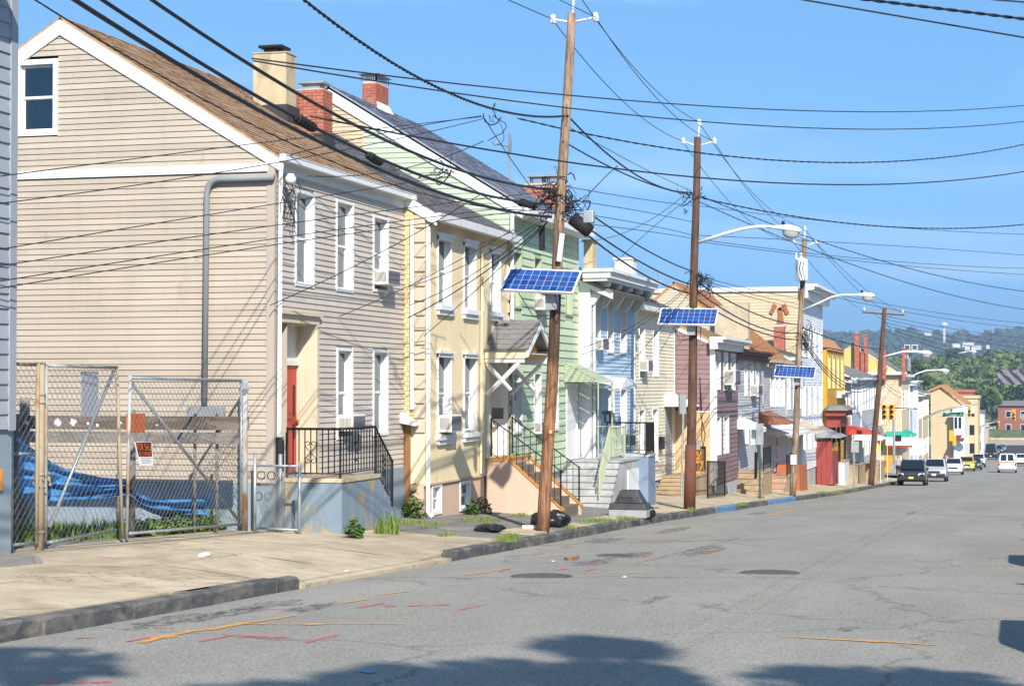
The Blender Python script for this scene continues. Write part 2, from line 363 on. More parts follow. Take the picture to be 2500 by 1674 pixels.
M_rust = stained('rusted_steel', (.37, .31, .21, 1), (.27, .115, .045, 1), 2.2, .58, (1, 1, .3))
M_rustgal = stained('rusty_galvanised', (.36, .37, .36, 1), (.30, .13, .05, 1), 2.4, .56, (1, 1, .3))
M_concrete = concrete('pavement_concrete', rgb(216, 198, 168, .80), rgb(192, 174, 146, .76))
M_slab = concrete('bluestone', rgb(150, 147, 144, .78), rgb(178, 165, 146, .74), .9)
M_kerb = stained('kerb_stone', (.085, .085, .086, 1), (.22, .20, .17, 1), 1.6, .56, (1, 1, 2), .85, .5, .1)
M_kerbblue = stained('blue_kerb_paint', (.11, .25, .46, 1), (.17, .17, .17, 1), 2.2, .54, (1, 1, 1), .8, .3)
M_soil = stained('dirt_ground', (.13, .11, .085, 1), (.20, .18, .15, 1), 1.5, .5, (1, 1, 1), 1, .6, .15)
M_gravel = stained('gravel_ground', (.21, .21, .205, 1), (.30, .29, .28, 1), 14, .52, (1, 1, 1), 1, .9, .08)
M_greystep = stained('grey_step_concrete', (.42, .425, .42, 1), (.28, .28, .27, 1), 1.4, .6, (1, 1, .4), .9, .3, .1)
M_tanstep = stained('tan_step_stone', rgb(214, 188, 152, .6), rgb(170, 145, 115, .6), 1.5, .6, (1, 1, .5), .9, .3, .1)
M_peel = stained('peeling_blue_paint', rgb(150, 168, 182, .66), rgb(206, 184, 144, .6), 1.1, .545, (1, 1, .5), .88, .45, .03)
M_tread = stained('orange_painted_stone', rgb(232, 168, 88, .6), rgb(180, 140, 96, .55), 1.8, .6, (1, 1, 1), .85)
M_stepgrey = stained('weathered_tread', rgb(158, 142, 124, .55), rgb(200, 150, 90, .55), 1.5, .62, (1, 1, 1), .9)
M_roofbrown = shingle('brown_shingles', rgb(160, 126, 94, .76), rgb(204, 170, 134, .82))
M_roofgrey = shingle('grey_shingles', rgb(112, 108, 106, .8), rgb(150, 146, 143, .85))
M_roofblue = shingle('slate_blue_shingles', rgb(126, 130, 142, .85), rgb(164, 168, 180, .88))
M_roofor = shingle('orange_brown_shingles', rgb(184, 124, 78, .75), rgb(214, 160, 112, .8))
M_brick = stained('red_brick', (.36, .105, .065, 1), (.44, .16, .10, 1), 5, .5, (1, 1, 1), .9, .3)
M_mortar = plain('mortar', (.50, .45, .40, 1), .95)
M_stuccochim = stained('chimney_render', rgb(228, 208, 170, .64), rgb(196, 180, 150, .62), 2, .58, (1, 1, .4), .9, .4)
M_tar = paint('roof_tar', (.045, .043, .042, 1), rough=.7, var=.2, bump=.4, bscale=12)
M_pole1 = woodpole('weathered_pole_wood', (.07, .045, .03, 1), (.26, .175, .115, 1), (.46, .35, .25, 1))
M_pole2 = woodpole('creosoted_pole_wood', (.04, .022, .016, 1), (.12, .056, .032, 1), (.20, .105, .062, 1))
M_reddoor = paint('red_door_paint', (.46, .055, .032, 1), rough=.5, var=.1)
M_redpaint = paint('dark_red_paint', (.28, .05, .04, 1), rough=.6, var=.15)
M_gold = siding('golden_siding', rgb(250, 190, 60, .62))
M_orange = paint('orange_paint', (.80, .30, .03, 1), rough=.5, var=.05)
M_tarp = paint('blue_tarp', (.08, .30, .62, 1), rough=.6, var=.3, scale=5, stretch=(1, 1, 1), bump=.8, bscale=9)
M_bag = plain('black_plastic_bag', (.014, .014, .015, 1), .36, 0, .5)
M_wood = paint('raw_wood', (.26, .13, .055, 1), rough=.8, var=.25, scale=3, stretch=(4, 4, .4))
M_greywood = stained('weathered_plank', (.19, .165, .145, 1), (.26, .235, .21, 1), 2.2, .5, (.6, 2, 4), .95)
M_solar = plain('solar_cell', (.012, .055, .22, 1), .22, 0, .55)
M_solarb = plain('solar_backing', (.42, .48, .60, 1), .3)
M_lampwhite = plain('lamp_enamel', (.66, .68, .68, 1), .45)
M_lens = plain('lamp_lens', (.42, .43, .41, 1), .3)
M_porc = plain('porcelain', (.72, .72, .74, 1), .3)
M_leaf = leafmat('leaf_green', (.05, .11, .02, 1), (.15, .25, .06, 1), 2)
M_grass = leafmat('grass_green', (.13, .21, .035, 1), (.30, .38, .09, 1), 3)
M_asph = asphalt()
M_asphdark = paint('dark_asphalt', (.055, .055, .056, 1), rough=.9, var=.2, bump=.4, bscale=80)
M_markY = sprayed('orange_spray_paint', (.72, .34, .06, 1), .50)
M_markR = sprayed('red_spray_paint', (.66, .12, .13, 1), .56)
M_markC = sprayed('worn_yellow_line', (.36, .29, .16, 1), .70)
M_markB = sprayed('blue_spray_paint', (.1, .35, .75, 1), .4)
M_patch = sprayed('dark_tar_stain', (.08, .08, .08, 1), .64)
M_iron = paint('cast_iron', (.10, .095, .092, 1), rough=.7, var=.3, bump=.8, bscale=40)
M_paper = plain('white_paper', (.75, .75, .74, 1), .8)
M_card = paint('cardboard', (.40, .23, .09, 1), rough=.85, var=.08)

_n = M_pole1.node_tree; _b = _n.nodes['Principled BSDF']; _src = _b.inputs['Base Color'].links[0].from_socket
_m2 = MATS['weathered_pole_wood']
def pole_wear():                                  # the near pole: red-brown stripped foot, dark creosote band, grey top
    m = M_pole1.copy(); m.name = 'near_pole_wood'; n, l = m.node_tree.nodes, m.node_tree.links; b = n['Principled BSDF']; src = b.inputs['Base Color'].links[0].from_socket
    g = n.new('ShaderNodeNewGeometry'); sp = n.new('ShaderNodeSeparateXYZ'); l.new(g.outputs['Position'], sp.inputs[0])
    mr = n.new('ShaderNodeMapRange'); mr.inputs[1].default_value = -1.2; mr.inputs[2].default_value = 8.6; l.new(sp.outputs[2], mr.inputs[0])
    r = ramp(n, l, mr.outputs[0], [(0, (.95, .66, .50)), (.325, (1.0, .68, .50)), (.345, (.34, .25, .22)), (.46, (.45, .33, .28)), (.52, (.85, .72, .6)), (.7, (1.15, 1.1, 1.05))])
    c = mixc(n, l, 1.0, src, r.outputs[0], 'MULTIPLY'); l.new(c, b.inputs['Base Color']); return m
M_polenear = pole_wear()

M_mesh = paint('dull_wire_mesh', (.22, .225, .225, 1), rough=.6, var=.2, metal=.3, scale=6)
# ------------------------------------------------------------------ ground, road, kerbs, pavements
YS = [-60, -30, -10, 0, 5, 10, 14, 18, 22, 27, 33, 39, 45, 54, 64, 76, 89, 108, 129, 160, 191, 222, 254, 290, 320, 360, 400, 470, 560, 700]
g = MB(); xs = [-3000, -900, -300, -120, -60, -30, -17, 10, 25, 60, 120, 300, 900, 3000]; ys = [-2500, -900, -300] + YS + [1000, 1600, 2600, 6000]
n0 = len(xs)
vs = [(x, y, zr(y) - (.10 if -18 < x < 12 else .02)) for y in ys for x in xs]
g.add(vs, [(j * n0 + i, j * n0 + i + 1, (j + 1) * n0 + i + 1, (j + 1) * n0 + i) for j in range(len(ys) - 1) for i in range(n0 - 1)])
structure('ground', g, M_soil)
RXR = 2.9
m = MB(); xs = [KX - .02, -5.8, -3, 0, RXR + .02]
vs = [(x, y, zr(y) - .03 * abs((x + 2.8) / 5.7) ** 2) for y in YS for x in xs]
m.add(vs, [(j * 5 + i, j * 5 + i + 1, (j + 1) * 5 + i + 1, (j + 1) * 5 + i) for j in range(len(YS) - 1) for i in range(4)])
road = structure('road', m, M_asph)
def rz(x, Y): return zr(Y) - .03 * abs((x + 2.8) / 5.7) ** 2
def rpt(u, v, h=0): p = gnd(u, v, lambda x, y: rz(x, y)); return Vector((p.x, p.y, rz(p.x, p.y) + h))
# left kerb: single stones; gap where the driveway is dropped
kerb = bpy.data.objects.new('kerb', None); COL.link(kerb); kerb['kind'] = 'structure'; ORG[kerb.name] = Vector((0, 0, 0))
Y = 6.0; i = 0
while Y < 120:
    L = rnd.uniform(1.5, 2.6)
    if Y < 21.1 < Y + L: L = 21.1 - Y
    if 21.05 < Y < 27.3: Y = 27.35; continue
    h = .135 + rnd.uniform(-.012, .012); dx = rnd.uniform(-.015, .015); a = .012
    if 27.3 < Y < 29.4: L = .9
    z0, z1 = zr(Y), zr(Y + L); e0 = .12 if abs(Y + L - 21.1) < .1 else .012
    k = MB(); ns = 7; vs = []; fs = []; tk = random.Random(int(Y * 100))
    for q in range(ns + 1):
        f = q / ns; yy = Y + a + (L - 2 * a) * f; zz = z0 + (z1 - z0) * f; e = .02 if 0 < q < ns else .035; w1, w2, w3 = tk.uniform(0, .012), tk.uniform(0, .014), tk.uniform(-.006, .006)
        vs += [(KX + dx + w3, yy, zz - .2), (KX + dx + w3 - w1 * .5, yy, zz + h - e - w2), (KX + dx - e - w1, yy, zz + h - w2 * .6), (KX + dx - .16, yy, zz + h + .004), (KX + dx - .16, yy, zz - .2)]
    for q in range(ns):
        for c in range(4): fs.append((5 * q + c, 5 * q + c + 1, 5 * q + c + 6, 5 * q + c + 5))
    fs += [(4, 3, 2, 1, 0), tuple(5 * ns + c for c in range(5))]; k.add(vs, fs)
    blue = (51.8 < Y + L / 2 < 56.5) or (64.5 < Y + L / 2 < 73.5)
    k.build('kerb_stone', M_kerbblue if blue else M_kerb, kerb); Y += L; i += 1
k = MB(); vs = []
yy = [Y] + [y for y in YS if y > Y and y < 480]
for y in yy: vs += [(KX, y, zr(y) - .2), (KX, y, zr(y) + .13), (KX - .16, y, zr(y) + .14)]
k.add(vs, [(3 * j + q, 3 * j + q + 1, 3 * j + q + 4, 3 * j + q + 3) for j in range(len(yy) - 1) for q in range(2)])
k.build('kerb_run', M_kerb, kerb)
k = MB(); vs = []
for y in YS:
    if y > 480: break
    vs += [(RXR, y, zr(y) - .2), (RXR, y, zr(y) + .13), (RXR + .16, y, zr(y) + .14)]
k.add(vs, [(j + q, j + q + 3, j + q + 4, j + q + 1) for j in range(0, len(vs) - 3, 3) for q in range(2)])
structure('kerb_opposite', k, M_kerb)
k = MB(); vs = []
for y in YS: vs += [(RXR + .16, y, zr(y) + .14), (RXR + 3.6, y, zr(y) + .25)]
k.add(vs, [(j, j + 1, j + 3, j + 2) for j in range(0, len(vs) - 3, 2)])
structure('pavement_opposite', k, M_concrete)
# left pavement: a bed with single slabs on it
bed = MB(); xs = [KX - .15, -9.2, -10.2, -11.4, -12.6, -14.0, -18.0]; ysb = [5 + .8 * q for q in range(160)] + list(range(134, 480, 8))
vs = [(x, y, sw(x, y) - .035) for y in ysb for x in xs]; nn = len(xs)
bed.add(vs, [(j * nn + i, j * nn + i + 1, (j + 1) * nn + i + 1, (j + 1) * nn + i)[::-1] for j in range(len(ysb) - 1) for i in range(nn - 1)])
pav = structure('pavement', bed, M_soil)
def slab(x0, x1, y0, y1, mat, dz=0.0, sub=1, name='paving_slab', cr=0):
    m = MB(); gap = .018
    x0 -= gap; x1 += gap; y0 += gap; y1 -= gap
    nx = max(1, int(abs(x0 - x1) / .5)) if sub else 1; ny = max(1, int((y1 - y0) / .6)) if sub else 1
    t = random.Random(int(x0 * 31 + y0 * 57)); tilt = (t.uniform(-.008, .008), t.uniform(-.008, .008))
    def P(a, b): x = x0 + (x1 - x0) * a; y = y0 + (y1 - y0) * b; return (x, y, sw(x, y) + dz + tilt[0] * (a - .5) + tilt[1] * (b - .5))
    m.grid(P, nx, ny)
    for (a0, b0, a1, b1) in ((0, 0, 0, 1), (0, 1, 1, 1), (1, 1, 1, 0), (1, 0, 0, 0)):
        p, q = P(a0, b0), P(a1, b1); m.quad(p, q, (q[0], q[1], q[2] - .06), (p[0], p[1], p[2] - .06))
    return m.build(name, mat, pav)
Y = 5.5
while Y < 31:                                  # tan concrete in front of the fenced lot
    L = 3.1 if Y < 20 else 2.6
    slab(KX - .16, -10.4, Y, min(Y + L, 31), M_concrete); slab(-10.4, -13.0, Y, min(Y + L, 31), M_concrete); Y += L
slab(KX + .02, KX - .17, 21.12, 27.34, M_concrete, -.004, name='driveway_lip')
Y = 31
while Y < 49:                                  # bluestone flags
    L = rnd.uniform(1.4, 2.2)
    cuts = [KX - .16, -9.35 - rnd.uniform(0, .2), -10.75 + rnd.uniform(-.2, .2), -12.3]
    for a, b in zip(cuts, cuts[1:]):
        slab(a, b, Y, Y + L, M_slab if (a < -9 or rnd.random() < .4) else M_concrete, rnd.uniform(-.014, .012))
    Y += L
while Y < 100:
    L = 1.8
    cuts = [KX - .16, -9.9, -11.0] + ([-12.6] if Y < 66 else [])
    for a, b in zip(cuts, cuts[1:]): slab(a, b, Y, Y + L, M_concrete, rnd.uniform(-.006, .006), sub=0)
    Y += L
far = MB(); vs = []
yy = [Y] + [y for y in range(int(Y) + 6, 480, 8)]
for y in yy: vs += [(KX - .16, y, sw(KX - .16, y)), (-11.5, y, sw(-11.5, y))]
far.add(vs, [(2 * j, 2 * j + 2, 2 * j + 3, 2 * j + 1) for j in range(len(yy) - 1)]); far.build('pavement_surface', M_concrete, pav)
# vacant lot behind the gate
lot = MB(); lot.grid(lambda a, b: (-12.95 - 8 * a, 19.0 + 10.0 * b, sw(-12.9, 19 + 10 * b) - .02 + .06 * math.sin(a * 9 + b * 7) * a), 10, 12)
structure('vacant_lot', lot, M_gravel)
def lotz(x, y): return sw(-12.9, y) - .02

# ---- utility marks sprayed on the asphalt, worn centre line, stains, manhole covers
def mark(pts, w, mat, h=.006, name='paint_mark'):
    pts = [rpt(u, v) for u, v in pts]; m = MB()
    for a, b in zip(pts, pts[1:]):
        d = (b - a); n = Vector((-d.y, d.x, 0)).normalized() * (w / 2)
        q = [a + n, a - n, b - n, b + n]
        m.quad(*[(p.x, p.y, rz(p.x, p.y) + h) for p in q])
    return m.build(name, mat, road)
Yl = M_markY; Rl = M_markR
for pts, w in [([(343, 1569), (395, 1555), (470, 1540), (520, 1536), (610, 1519)], .10), ([(370, 1558), (430, 1553)], .16), ([(600, 1521), (720, 1503)], .06), ([(600, 1523), (700, 1524), (790, 1524)], .06), ([(745, 1524), (785, 1524)], .16), ([(785, 1523), (985, 1524)], .05),
               ([(1135, 1404), (1180, 1398), (1245, 1386)], .06), ([(930, 1452), (1000, 1443)], .05), ([(1310, 1361), (1373, 1353)], .08), ([(1325, 1330), (1373, 1328)], .07), ([(840, 1472), (900, 1462)], .05),
               ([(1905, 1553), (2030, 1561)], .05), ([(2030, 1561), (2150, 1566), (2285, 1575)], .07), ([(2090, 1563), (2150, 1567)], .14), ([(1873, 1258), (1945, 1244)], .12), ([(1420, 1397), (1600, 1400)], .06), ([(1720, 1345), (1760, 1340)], .1), ([(2395, 1380), (2440, 1383)], .08), ([(2025, 1224), (2060, 1222)], .12), ([(2110, 1212), (2130, 1211)], .2), ([(1600, 1290), (1720, 1288)], .06)]:
    mark(pts, w, Yl)
for pts, w in [([(490, 1566), (575, 1549)], .08), ([(575, 1555), (620, 1552), (650, 1557), (700, 1554)], .16), ([(870, 1484), (940, 1471)], .07), ([(935, 1479), (965, 1478)], .18), ([(995, 1479), (1040, 1478)], .13), ([(1045, 1478), (1095, 1475)], .15), ([(1120, 1489), (1190, 1474)], .06), ([(745, 1569), (830, 1548)], .07),
               ([(375, 1534), (425, 1533)], .06), ([(310, 1566), (380, 1553)], .06), ([(185, 1558), (245, 1556)], .06), ([(100, 1668), (135, 1664)], .14), ([(180, 1667), (215, 1664)], .10), ([(225, 1667), (275, 1664)], .13), ([(600, 1488), (700, 1486)], .06), ([(1270, 1423), (1320, 1422)], .08), ([(1345, 1422), (1360, 1421)], .08), ([(1360, 1392), (1385, 1388)], .08), ([(1460, 1360), (1490, 1359)], .09), ([(1575, 1325), (1640, 1324)], .08), ([(1670, 1323), (1690, 1321)], .09), ([(1745, 1290), (1800, 1290)], .08), ([(1840, 1275), (1880, 1273)], .1), ([(1570, 1360), (1580, 1356)], .1), ([(1430, 1395), (1455, 1387)], .06), ([(1220, 1395), (1245, 1388)], .06), ([(1640, 1307), (1740, 1306)], .05)]:
    mark(pts, w, Rl)
mark([(885, 1641), (907, 1639)], .14, M_markB)
for x0 in (-3.05, -2.75):
    m = MB(); ys_ = [6 + 1.0 * q for q in range(130)]
    vs = []
    for y in ys_: vs += [(x0 - .05, y, rz(x0, y) + .004), (x0 + .05, y, rz(x0, y) + .004)]
    m.add(vs, [(2 * j, 2 * j + 1, 2 * j + 3, 2 * j + 2) for j in range(len(ys_) - 1)]); m.build('centre_line', M_markC, road)
def blob(u, v, rx, ry, mat, seed, h=.005, name='tar_stain'):
    p = rpt(u, v); t = random.Random(seed); n = 22; pts = []
    for k in range(n):
        w = 2 * math.pi * k / n; q = t.uniform(.6, 1.1); x = p.x + rx * q * math.cos(w); y = p.y + ry * q * math.sin(w); pts.append((x, y, rz(x, y) + h))
    MB().add(pts, [tuple(range(n))]).build(name, mat, road)
for q, (u, v, rx, ry) in enumerate([(440, 1512, .3, 1.1), (560, 1497, .22, 1.0), (660, 1476, .3, .8), (1480, 1318, .35, 1.3), (1650, 1293, .3, 2.0), (1540, 1355, .3, 1.2), (1720, 1343, .3, 2.2), (2225, 1252, .12, 2.3), (1850, 1253, .35, 2.0), (760, 1483, .2, .8), (1450, 1372, .3, 1.2), (2070, 1534, .12, .3), (1600, 1463, .1, 1.0)]):
    blob(u, v, rx, ry, M_patch, q)
def manhole(u, v, r, label):
    p = rpt(u, v); m = MB(); m.lathe((p.x, p.y, rz(p.x, p.y) - .05), [(r, 0), (r, .058), (r * .93, .062), (r * .90, .055), (.01, .055)], 28)
    for k in range(-3, 4):
        yk = p.y + k * r * .24; hw = math.sqrt(max(0, r * r * .7 - (k * r * .24) ** 2)); m.box(p.x - hw, p.x + hw, yk - .02, yk + .02, p.z - .02, p.z + .012)
    center(m, 'manhole_cover', M_iron, label, 'manhole cover', p, 'manhole covers in the road')
manhole(1322, 1407, .42, 'round iron manhole cover nearest the left kerb')
manhole(1880, 1398, .42, 'round iron manhole cover on the worn centre line')
manhole(1500, 1356, .3, 'small dark iron cover beyond the first manhole, near the pole')
# ------------------------------------------------------------------ building kit
def Tf(x0): return lambda a, d, z: Vector((x0 + d, a, z))           # wall facing the street (+x), a runs along y
def Ts(y0): return lambda a, d, z: Vector((a, y0 - d, z))           # wall facing the camera (-y), a runs along x
def bx(m, T, a0, a1, d0, d1, z0, z1):
    c = [T(a, d, z) for z in (z0, z1) for (a, d) in ((a0, d0), (a1, d0), (a1, d1), (a0, d1))]
    return m.hexa(c[:4], c[4:])
def segs(a0, a1, cuts):
    s = [(a0, a1)]
    for c0, c1 in cuts:
        t = []
        for p, q in s:
            if c1 <= p or c0 >= q: t.append((p, q)); continue
            if c0 > p: t.append((p, c0))
            if c1 < q: t.append((c1, q))
        s = t
    return [x for x in s if x[1] - x[0] > .01]
def boards(par, T, alim, z0, z1, e, holes, mat, lap=.018, joined=False, name='siding_board', seam=0, d0=.004):
    z = z0; J = MB(); k = 0
    while z < z1 - .01:
        zt = min(z + e, z1); m = J if joined else MB()
        la = alim((z + zt) / 2) if callable(alim) else alim
        cuts = [(h[0], h[1]) for h in holes if h[2] < zt - e * .35 and h[3] > z + e * .35]
        for p, q in segs(la[0], la[1], cuts):
            if callable(alim):
                lb, lt = alim(z), alim(zt); p0, q0 = max(p, lb[0]) if p == la[0] else p, q
                p0 = lb[0] if p == la[0] else p; p1 = lt[0] if p == la[0] else p; q0 = lb[1] if q == la[1] else q; q1 = lt[1] if q == la[1] else q
            else: p0 = p1 = p; q0 = q1 = q
            if not joined: m = MB()
            m.add([T(p0, d0 + lap, z), T(q0, d0 + lap, z), T(q1, d0, zt), T(p1, d0, zt), T(p0, d0, z), T(q0, d0, z)], [(0, 1, 2, 3), (4, 5, 1, 0), (0, 3, 4), (1, 5, 2)])
            if not joined: m.build(name, mat, par)
        z += e; k += 1
    if joined: return J.build(name + 's', mat, par, kind='stuff')
def holed(m, T, a0, a1, z0, z1, holes, d=0.0):
    A = sorted({a0, a1} | {min(max(x, a0), a1) for h in holes for x in h[:2]}); Z = sorted({z0, z1} | {min(max(x, z0), z1) for h in holes for x in h[2:]})
    for p, q in zip(A, A[1:]):
        for r, s in zip(Z, Z[1:]):
            ca, cz = (p + q) / 2, (r + s) / 2
            if any(h[0] < ca < h[1] and h[2] < cz < h[3] for h in holes): continue
            m.quad(T(p, d, r), T(q, d, r), T(q, d, s), T(p, d, s))
    return m
def window(par, T, a0, a1, z0, z1, cas=.07, depth=.13, mat=None, blind=0.0, cover=None, sill=False, hood=False, mid=.5, proud=.035, glass=None, simple=False):
    mat = mat or M_white; m = MB(); c = cas; b0, b1, y0, y1 = a0 + c, a1 - c, z0 + c, z1 - c
    bx(m, T, a0, b0, -.02, proud, z0, z1); bx(m, T, b1, a1, -.02, proud, z0, z1); bx(m, T, b0, b1, -.02, proud - .003, y1, z1); bx(m, T, b0, b1, -.02, proud - .003, z0, y0)
    D = -depth
    for (p, q, r, s) in ((b0 - .02, b0, y0, y1), (b1, b1 + .02, y0, y1)): bx(m, T, p, q, D - .06, -.021, r, s)
    bx(m, T, b0, b1, D - .06, -.021, y1, y1 + .02); bx(m, T, b0, b1, D - .06, -.021, y0 - .02, y0)
    zm = y0 + (y1 - y0) * mid; s = min(.045, (b1 - b0) * .12)
    for (lo, hi, dd) in ((zm - .01, y1, D), (y0, zm + .02, D - .025)):
        bx(m, T, b0, b0 + s, dd - .02, dd, lo, hi); bx(m, T, b1 - s, b1, dd - .02, dd, lo, hi)
        bx(m, T, b0 + s, b1 - s, dd - .02, dd - .002, hi - s, hi); bx(m, T, b0 + s, b1 - s, dd - .02, dd - .002, lo, lo + s)
    if sill: bx(m, T, a0 - .08, a1 + .08, -.01, .12, z0 - .10, z0 - .002); bx(m, T, a0 - .04, a1 + .04, -.01, .07, z0 - .2, z0 - .102)
    if hood: bx(m, T, a0 - .04, a1 + .04, -.01, .10, z1 + .002, z1 + .06); bx(m, T, a0, a1, -.01, .06, z1 - .08, z1 + .001)
    w = m.build('window', mat, par)
    g = glass or M_glass
    p = MB(); p.quad(T(b0 + s, D - .012, zm + .03), T(b1 - s, D - .012, zm + .03), T(b1 - s, D - .012, y1 - s), T(b0 + s, D - .012, y1 - s)); p.build('pane', g, w)
    p = MB(); p.quad(T(b0 + s, D - .037, y0 + s), T(b1 - s, D - .037, y0 + s), T(b1 - s, D - .037, zm - .02), T(b0 + s, D - .037, zm - .02)); p.build('pane', g, w)
    if blind > 0:
        q = MB(); zb = y1 - (y1 - y0) * blind
        q.quad(T(b0, D - .09, zb), T(b1, D - .09, zb), T(b1, D - .09, y1), T(b0, D - .09, y1)); q.build('blind', cover or M_blind, w)
    return w, (b0, b1, y0, y1)
def hole(a0, a1, z0, z1, c=.05): return (a0 + c, a1 - c, z0 + c, z1 - c)
def pw(x0, u0, vt, vb, u1): a = ax(u0, vt, x0); b = ax(u0, vb, x0); c = ax(u1, vt, x0); return (a.y, c.y, b.z, a.z)
def roof_slope(par, e0, e1, r1, r0, mat, thick=.09, ex=.14, tabs=True, name='roof', tabw=.3):
    e0, e1, r1, r0 = map(Vector, (e0, e1, r1, r0)); n = (e1 - e0).cross(r0 - e0).normalized()
    if n.z < 0: n = -n
    dn = n * -thick; m = MB(); m.hexa([e0 + dn, e1 + dn, r1 + dn, r0 + dn], [e0, e1, r1, r0])
    ro = m.build(name, mat, par)
    if tabs:
        J = MB(); H = (r0 - e0).length; nc = max(2, int(H / ex)); t = random.Random(int(e0.x * 91 + e0.y * 37))
        for c in range(nc):
            t0, t1 = c / nc, (c + 1) / nc; A, B = e0.lerp(r0, t0), e1.lerp(r1, t0); C, D = e0.lerp(r0, t1), e1.lerp(r1, t1)
            W = (B - A).length; nt = max(1, int(W / tabw)); off = t.uniform(0, .5)
            for q in range(nt + 1):
                s0 = max(0, (q - off) / nt); s1 = min(1, (q + 1 - off) / nt) - .004
                if s1 <= s0: continue
                h = .012 + t.uniform(0, .012); dr = t.uniform(-.012, .012) / H
                ee = lambda s, tt: (e0.lerp(e1, s)).lerp(r0.lerp(r1, s), tt)
                a, b, d, e = ee(s0, max(0, t0 + dr)), ee(s1, max(0, t0 + dr)), ee(s1, t1), ee(s0, t1)
                J.add([a + n * h, b + n * h, d + n * .004, e + n * .004, a, b], [(0, 1, 2, 3), (4, 5, 1, 0)])
        J.build('shingles', mat, ro, kind='stuff')
    return ro
def bricks(par, x0, x1, y0, y1, z0, z1, bw=.21, bh=.072, wide=.11, flare=0):
    m = MB().box(x0 + .012, x1 - .012, y0 + .012, y1 - .012, z0, z1); core = m.build('mortar_core', M_mortar, par)
    me = {}
    def br(cx, cy, cz, lx, ly):
        k = (round(lx, 2), round(ly, 2))
        if k not in me:
            o = MB().box(-lx / 2, lx / 2, -ly / 2, ly / 2, -bh / 2 + .006, bh / 2 - .006)
            mm = bpy.data.meshes.new('brick'); mm.from_pydata(o.v, [], o.f); mm.materials.append(M_brick); me[k] = mm
        b = bpy.data.objects.new('brick', me[k]); COL.link(b); b.parent = core; b.location = Vector((cx, cy, cz)) - org(core)
    nz_ = int((z1 - z0) / bh)
    for r in range(nz_):
        cz = z0 + (r + .5) * bh; off = (r % 2) * .5
        n = max(1, round((x1 - x0) / bw)); w = (x1 - x0) / n
        for q in range(n + (1 if off else 0)):
            a = max(x0, x0 + (q - off) * w); b = min(x1, x0 + (q + 1 - off) * w)
            if b - a > .04: br((a + b) / 2, y0 + .03, cz, b - a - .014, .06 + rnd.uniform(0, .01))
        n = max(1, round((y1 - y0) / bw)); w = (y1 - y0) / n
        for q in range(n + (1 if off else 0)):
            a = max(y0, y0 + (q - off) * w); b = min(y1, y0 + (q + 1 - off) * w)
            if b - a > .04: br(x1 - .03, (a + b) / 2, cz, .06 + rnd.uniform(0, .01), b - a - .014)
    return core
def chim_cap(par, x0, x1, y0, y1, z, mesh=True, mat=None):
    m = MB(); i = .05; h = .17; mat = mat or M_galv
    n = 7
    for k in range(n + 1):
        a = x0 + i + (x1 - x0 - 2 * i) * k / n; b = y0 + i + (y1 - y0 - 2 * i) * k / n
        for yy in (y0 + i, y1 - i): m.box(a - .008, a + .008, yy - .008, yy + .008, z, z + h)
        for xx in (x0 + i, x1 - i): m.box(xx - .008, xx + .008, b - .008, b + .008, z, z + h)
    cx, cy = (x0 + x1) / 2, (y0 + y1) / 2
    b = [(x0 - .04, y0 - .04, z + h), (x1 + .04, y0 - .04, z + h), (x1 + .04, y1 + .04, z + h), (x0 - .04, y1 + .04, z + h)]
    t = [(cx + (p[0] - cx) * .7, cy + (p[1] - cy) * .7, z + h + .06) for p in b]
    m.hexa(b, t); return m.build('chimney_cap', mat, par)
def aircon(T, a0, a1, d, z0, z1, label, bracket=True):
    c = T((a0 + a1) / 2, d / 2, z0); t = thing('air_conditioner', label, 'air conditioner', c, 'window air conditioners')
    m = MB(); bx(m, T, a0, a1, -.14, d, z0, z1); b = m.build('body', M_white2, t, bevel=.012)
    g = MB(); bx(g, T, a0 + .03, a1 - .03, d + .001, d + .008, z0 + .03, z1 - .03); g.build('condenser_grille', M_acgrille, t)
    for q in range(9):
        s = MB(); dd = d * (.12 + .76 * q / 9)
        bx(s, T, a0 - .006, a0 - .001, dd, dd + d * .045, z0 + .06, z1 - .06); s.build('vent_slot', M_acgrille2, t)
    if bracket:
        s = MB(); A = T((a0 + a1) / 2, d - .05, z0 - .004); B = T((a0 + a1) / 2, .03, z0 - .3); s.tube([A, B], .012, 4); s.build('support_bracket', M_white2, t)
    return t
M_acgrille = paint('condenser_grille', (.16, .16, .17, 1), rough=.6, var=.3, scale=40, stretch=(1, 1, 1))
M_acgrille2 = plain('vent_dark', (.20, .18, .15, 1), .7)
def downspout(par, pts, mat=None, r=.04): return MB().tube(pts, r, 6).build('downspout', mat or M_white, par)
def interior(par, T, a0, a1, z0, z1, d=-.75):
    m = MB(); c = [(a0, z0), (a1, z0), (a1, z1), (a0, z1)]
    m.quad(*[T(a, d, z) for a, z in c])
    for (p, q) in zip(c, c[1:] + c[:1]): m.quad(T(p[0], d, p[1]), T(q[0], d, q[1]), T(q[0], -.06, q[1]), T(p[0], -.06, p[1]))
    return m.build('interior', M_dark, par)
def body(par, x0, xb, y0, y1, z0, z1, mat):          # side and back walls under the eaves
    m = MB(); m.quad((x0, y0, z0), (xb, y0, z0), (xb, y0, z1), (x0, y0, z1)); m.quad((x0, y1, z0), (xb, y1, z0), (xb, y1, z1), (x0, y1, z1)); m.quad((xb, y0, z0), (xb, y1, z0), (xb, y1, z1), (xb, y0, z1))
    return m
